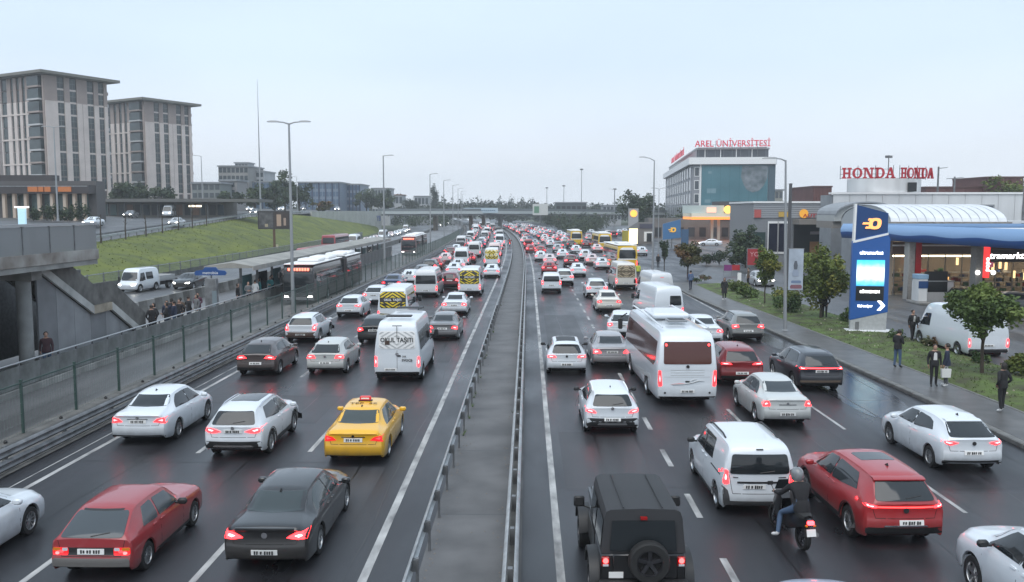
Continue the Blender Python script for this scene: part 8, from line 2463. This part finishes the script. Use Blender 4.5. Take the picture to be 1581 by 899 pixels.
metrobus('first articulated bus, dark with a red destination display, in the near bus lane', -17.55, 66.3, (.022, .022, .024), M_WHITE, 19.5, '')
v = metrobus('second articulated bus farther along the bus lane, pale with red side panels', -19.3, 138.5, (.16, .08, .08), M_WHITE, 18.5, '', rot=.02)
# white flatbed pick-up on the frontage road
cab = Veh('cab_source', 'x', 'x', 'van', C_WHITE, L=3.7, Wd=1.95, H=2.15, lit=0, heads=True, rim=2, third=False, sg=[[(1.6, 1.42), (3.3, 1.42), (3.3, 2.25), (1.6, 2.25)], [(3.6, 1.32), (5.0, 1.28), (4.72, 1.75), (4.5, 2.20), (3.6, 2.25)]])
t = cab.root; t['label'] = 'white double cab flatbed truck on the frontage road below the grass bank'; t['category'] = 'truck'
t.name = 'pickup_truck'
q = MB(); q.b2(-.95, .95, -2.5, .15, .75, .85); q.b2(-.98, -.92, -2.5, .1, .85, 1.25); q.b2(.92, .98, -2.5, .1, .85, 1.25); q.b2(-.95, .95, -2.52, -2.46, .85, 1.25); q.build('flatbed', M_GREYF, t)
q = MB(); q.b2(-.8, .8, -2.4, 1, .4, .7); q.build('chassis', M_BLACK, t)
tm, rm = wheel_meshes(.35, 2, .24)
for sd in (1, -1): w = inst('wheel', tm, t, (sd * .85, -1.5, .35), 0 if sd > 0 else math.pi); inst('rim', rm, w)
t.location = (-34.6, 79.3, 0); t.rotation_euler = (0, 0, math.pi - .15)

# upper road traffic
for i, (px, py, kind, c, lab) in enumerate(((268, 336, 'hvan', WH, 'white minibus with headlights on the upper road'), (147, 348, 'heads', WH, 'white car on the upper road next to the footbridge end'), (280, 351, 'heads', SI, 'silver car with a bright headlight on the upper road beside the guardrail'),
        (318, 331, 'heads', WH, 'white car on the upper road right of the white minibus'), (203, 331, 'heads', GY, 'grey car parked beside the shop arcade'), (390, 325, 'heads', WH, 'white car on the upper road left of the dark billboard'), (396, 331, 'heads', GY, 'grey car with headlights behind the dark billboard'),
        (438, 321, 'heads', WH, 'white car on the upper road between the billboard and double lamp post'), (467, 321.5, 'heads', GY, 'grey car on the upper road right of the double lamp post'), (497, 321, 'hvan', WH, 'white van on the upper road before the shopping centre'), (527, 320, 'heads', SI, 'silver car where the upper road joins the overpass'),
        (590, 320, 'heads', SI, 'silver car at the left end of the overpass'), (637, 320, 'heads', WH, 'white car on the overpass left of the ice blue sign'))):
    best = None
    for Y in range(90, 330):
        for st in (1.5, 5, 9, 13, 18):
            x = xe(Y) - st; z = ze(Y) + (.05 + .03 * st) + max(0, 5.2 - ze(Y)) * min(1, st / 15) * .75
            if Y > 300: z = 6.5
            ppx = 815 + x * FPX / Y; ppy = 325 + (CAM_H - z) * FPX / Y
            e_ = (ppx - px) ** 2 + 9 * (ppy - py) ** 2
            if best is None or e_ < best[0]: best = (e_, x, Y, z)
    place(kind, c, best[1], best[2], lab, 0, math.pi + .1, 'vehicles on the upper road', best[3])

# forecourt vehicles
v = Veh('cargo_van', 'white cargo van standing on the forecourt behind the leafy young tree', 'van', 'van', C_WHITE, L=6.1, Wd=2.05, H=2.45, lit=.9, rg=[], sg=[TPL['van']['sg'][2]], third=False, rim=2, plate=.8)
v.decal('tail_board', [(-.9, .42), (.9, .42), (.9, .60), (-.9, .60)], 'rear', M_BLACK, off=.02, r=.02); v.put(22.25, 42.2, .02)
v = Veh('hatchback_car', 'black car parked under the blue canopy by the red column', 'car', 'hatch', C_BLACK, lit=.1, group='cars at the fuel stations'); v.put(32.0, 65.5, -.6)
v = Veh('sedan_car', 'dark grey car under the canopy at the right edge', 'car', 'sedan', C_GREY, lit=.1, group='cars at the fuel stations'); v.put(36.5, 62, 1.2)
place('heads', SI, 22.2, 86, 'silver car parked behind the small yellowish tree', 0, math.pi, 'cars at the fuel stations', .05)
place('heads', WH, px_x(1110, 180), 178, 'white car parked in front of the orange edged canopy', 0, 1.3, 'cars at the fuel stations')
t = thing('fuel_pump', 'white and blue fuel pump island beside the first canopy column', 'fuel pump', (30.0, 67.2, .1))
q = MB(); q.b2(-.5, .5, -1.2, 1.2, 0, .18, ch=.03); q.build('island', M_CONC, t)
q = MB(); q.b2(-.35, .35, -.55, .55, .18, 1.9, ch=.04); q.build('cabinet', M_WCLAD, t, 40)
q = MB(); q.b2(-.36, .36, -.57, -.55, 1.2, 1.75); q.build('display', M_BLUED, t)
q = MB(); q.b2(-.38, .38, -.58, .58, 1.9, 2.25, ch=.03); q.build('top_box', mat('pump_pale_blue', (.25, .4, .55), .4), t)
t = thing('counter_kiosk', 'low white counter kiosk with pale side panels by the pumps', 'kiosk', (31.6, 68.6, .1))
q = MB(); q.b2(-1.4, 1.4, -.5, .5, 0, 1.6, ch=.03); q.build('counter', M_WCLAD, t, 40)
q = MB(); q.b2(-.9, .9, -.52, -.5, .8, 2.4); q.build('dark_board', M_DARKW, t)
q = MB(); q.b2(-1.42, 1.42, -.55, .55, 1.6, 1.68); q.build('top', M_STEEL, t)
t = thing('road_sign', 'round blue and red no parking sign at the right edge', 'sign', (24.35, 41.6, .1))
q = MB(); q.lathe([(.001, -.03), (.33, -.03), (.33, 0)], 20, 'y', c=(0, 0, .95)); q.build('red_ring', M_RED, t)
q = MB(); q.lathe([(.001, -.04), (.25, -.04), (.25, -.03)], 20, 'y', c=(0, 0, .95)); q.build('blue_disc', mat('disc_blue', (.02, .06, .35), .4), t)
q = MB(); q.box((0, -.045, .95), (.5, .008, .06)); q.M = None; q.build('red_bar', M_RED, t).rotation_euler = (0, 0, 0)
q = MB(); q.tube([(0, .02, 0), (0, .02, 1.2)], .03, 6); q.build('post', M_STEELD, t)

# motorcyclist far ahead on the left shoulder
motoc = [o for o in S.objects if o.name == 'motorcycle'][0]
p = G(787, 381)
dup(motoc, (p.x, p.y, 0), .02, 'distant motorcycle riding along the median side of the left carriageway', G_JAM)
figure('person', 'distant rider in red on the motorcycle near the median', J, cl(K_REDC, K_BLK), (p.x, p.y, 0), .02, hair='hood')

# ------------------------------------------------------------------ people
def ped(label, px, py, arm, step, rz, j, t_, s=None, z=.15, hair='hair', group=None, bow=0, skirt=None, scale=1.0, at=None):
    p = Vector(at) if at else G(px, py, z)
    return figure('person', label, stand(arm, step, .0, bow), cl(j, t_, s), (p.x, p.y, z), rz, group, hair, skirt=skirt, scale=scale)


GP = 'people on the right pavement'
ped('person in black with white shoes standing at the right end of the pavement', 1546, 636, 2, .06, R(20), K_BLK, K_BLK, K_WSHOE, hair='hood', group=GP)
ped('person in an open black jacket beside the one holding a white bag', 1441, 597, 0, .05, R(170), K_BLK, K_BLK, group=GP, scale=.98)
def shirt(r, w=.06):
    q = MB(); q.prism([(-w, 1.12), (w, 1.12), (w * .8, 1.40), (0, 1.44), (-w * .8, 1.40)], .112, .135, 'y'); q.build('shirt_front', K_WHT, r)


shirt([o for o in S.objects if o.get('label', '').startswith('person in an open black')][0], .07)
ped('person in a navy coat holding a white bag on the pavement', 1460, 597, 0, .05, R(60), K_NAVY, K_GREYC, K_WSHOE, group=GP)
b = thing('shopping_bag', 'white shopping bag held by the person in the navy coat', 'bag', (G(1460, 597, .15).x - .13, G(1460, 597, .15).y - .24, .15))
q = MB(); q.prism([(-.17, .42), (.17, .42), (.19, .76), (-.19, .76)], -.06, .06, 'y'); q.build('bag', K_WHT, b); q = MB(); q.tube([(-.08, 0, .74), (-.03, 0, .86), (.03, 0, .86), (.08, 0, .74)], .008, 5); q.build('handle', K_WHT, b)
ped('person in a dark jacket and jeans looking down at a phone by the verge', 1385, 568, 1, .05, R(-60), K_BLK, K_DENIM, group=GP, bow=.05)
ped('person in a black jacket and pale shirt standing by the cargo van', 1408, 528, 0, .1, R(200), K_BLK, K_BLK, z=.1, group=GP)
shirt([o for o in S.objects if o.get('label', '').startswith('person in a black jacket and pale')][0])
ped('person in a hooded dark coat under the bushy yellow green tree', 1273, 492, 2, .0, R(150), K_BLK, K_BLK, z=.15, hair='hood', group=GP)
ped('woman in a long dark coat walking on the pavement towards the camera', 1118, 463, 0, .12, R(175), K_BLK, K_BLK, K_WSHOE, hair='long', group=GP, skirt=True)
ped('person in a blue top walking past the autumn tinted tree', 1066, 448, 0, .12, R(10), mat('blue_top', (.07, .11, .2), .8), K_NAVY, z=.12, group=GP)
ped('person in dark clothes by the small white board post', 1155, 442, 0, .05, R(90), K_BROWNC, K_BLK, z=.12, group=GP)
ped('person at the far kerb by the slim dark tree', 1016, 414, 0, .1, R(180), K_BLK, K_BLK, z=.05, hair='hood', group=GP)
ped('person in a yellow vest standing between the beige minibus and windowless van', 985, 432, 0, .1, 0, mat('hi_vis', (.45, .50, .05), .7), K_BLK, z=.0, group=GP)
GQ = 'people waiting on the bus platform'
ped('person in a dark red jacket and jeans walking under the footbridge', 0, 0, 0, .12, R(-150), mat('maroon_cloth', (.045, .02, .025), .85), K_DENIM, z=.3, group=GQ, at=(-20.55, 36.6, .3))
for i, (x, y, arm, st, rz, j, tr, hr, lab) in enumerate((
        (-20.6, 47.2, 2, .03, 30, K_BLK, K_BLK, 'hair', 'person at the foot of the stairs, nearest the stair parapet'), (-20.35, 48.6, 1, .05, 120, K_BLK, K_NAVY, 'hood', 'hooded person at the left of the waiting group'),
        (-20.75, 49.6, 0, .05, 200, K_NAVY, K_BLK, 'hair', 'person in navy in the middle of the waiting group'), (-20.3, 50.3, 2, .02, 170, K_BLK, K_BLK, 'hair', 'person in black in the middle of the waiting group'),
        (-20.6, 51.2, 0, .08, 40, K_BROWNC, K_BLK, 'hair', 'person in brown at the right of the waiting group'), (-20.4, 53.2, 0, .08, 150, K_GREYC, K_WHT, 'long', 'long haired person in grey right of the waiting group'),
        (-20.7, 54.2, 1, .06, 200, mat('burgundy_cloth', (.07, .02, .04), .85), K_BLK, 'long', 'person in burgundy beside the station pillar'))):
    ped(lab, 0, 0, arm, st, R(rz), j, tr, z=.3, hair=hr, group=GQ, at=(x, y, .3))
for i, (x, y, j, tr, lab) in enumerate(((-20.9, 48.2, K_BLK, K_BLK, 'person in black at the back of the waiting group, left'), (-20.25, 49.4, K_NAVY, K_DENIM, 'person in jeans at the front of the waiting group'), (-21.0, 50.9, K_BLK, K_BLK, 'person in black at the back of the waiting group, right'), (-20.5, 52.2, K_BLK, K_NAVY, 'person in dark clothes left of the long haired one'), (-20.6, 61.5, K_BLK, K_BLK, 'person in black just before the canopy'), (-20.3, 62.9, K_GREYC, K_BLK, 'person in grey just before the canopy'))):
    ped(lab, 0, 0, (2, 0, 1)[i % 3], .04, R(150 - 60 * i), j, tr, z=.3, group=GQ, at=(x, y, .3), hair=('hood', 'hair')[i % 2])
for i, (x, y, j, tr, lab) in enumerate(((-20.3, 64.5, K_WHT, K_GREYC, 'person in a pale coat at the near end of the canopy'), (-20.5, 66.2, K_TEAL, K_BLK, 'person in a teal jacket under the canopy'), (-20.2, 68, K_TEAL, K_NAVY, 'second person in teal under the canopy, deeper in'),
        (-20.6, 69.8, K_BLK, K_BLK, 'dark dressed person leaning near a canopy screen'), (-20.3, 71.6, K_GREYC, K_BLK, 'person in grey beside the front of the first articulated bus'), (-20.5, 73.5, K_BLK, K_DENIM, 'person in black and jeans beside the first articulated bus'), (-20.3, 75.5, K_NAVY, K_BLK, 'person in navy, last of those under the near canopy'))):
    ped(lab, 0, 0, (0, 2, 1)[i % 3], .05, R(40 + 70 * i), j, tr, z=.3, group=GQ, at=(x, y, .3), hair=('hair', 'hood', 'long')[i % 3])

# ------------------------------------------------------------------ damp autumn air
hz = MB(); hz.b2(-620, 420, -30, 1500, -1.6, 62)
m = bpy.data.materials.new('haze'); m.use_nodes = True
n, l = m.node_tree.nodes, m.node_tree.links
n.clear(); pv = n.new('ShaderNodeVolumePrincipled'); pv.inputs['Color'].default_value = (.95, .975, 1, 1); pv.inputs['Density'].default_value = .00042; pv.inputs['Anisotropy'].default_value = .2
ou = n.new('ShaderNodeOutputMaterial'); l.new(pv.outputs[0], ou.inputs['Volume'])
hz.build('haze', m, kind='stuff')
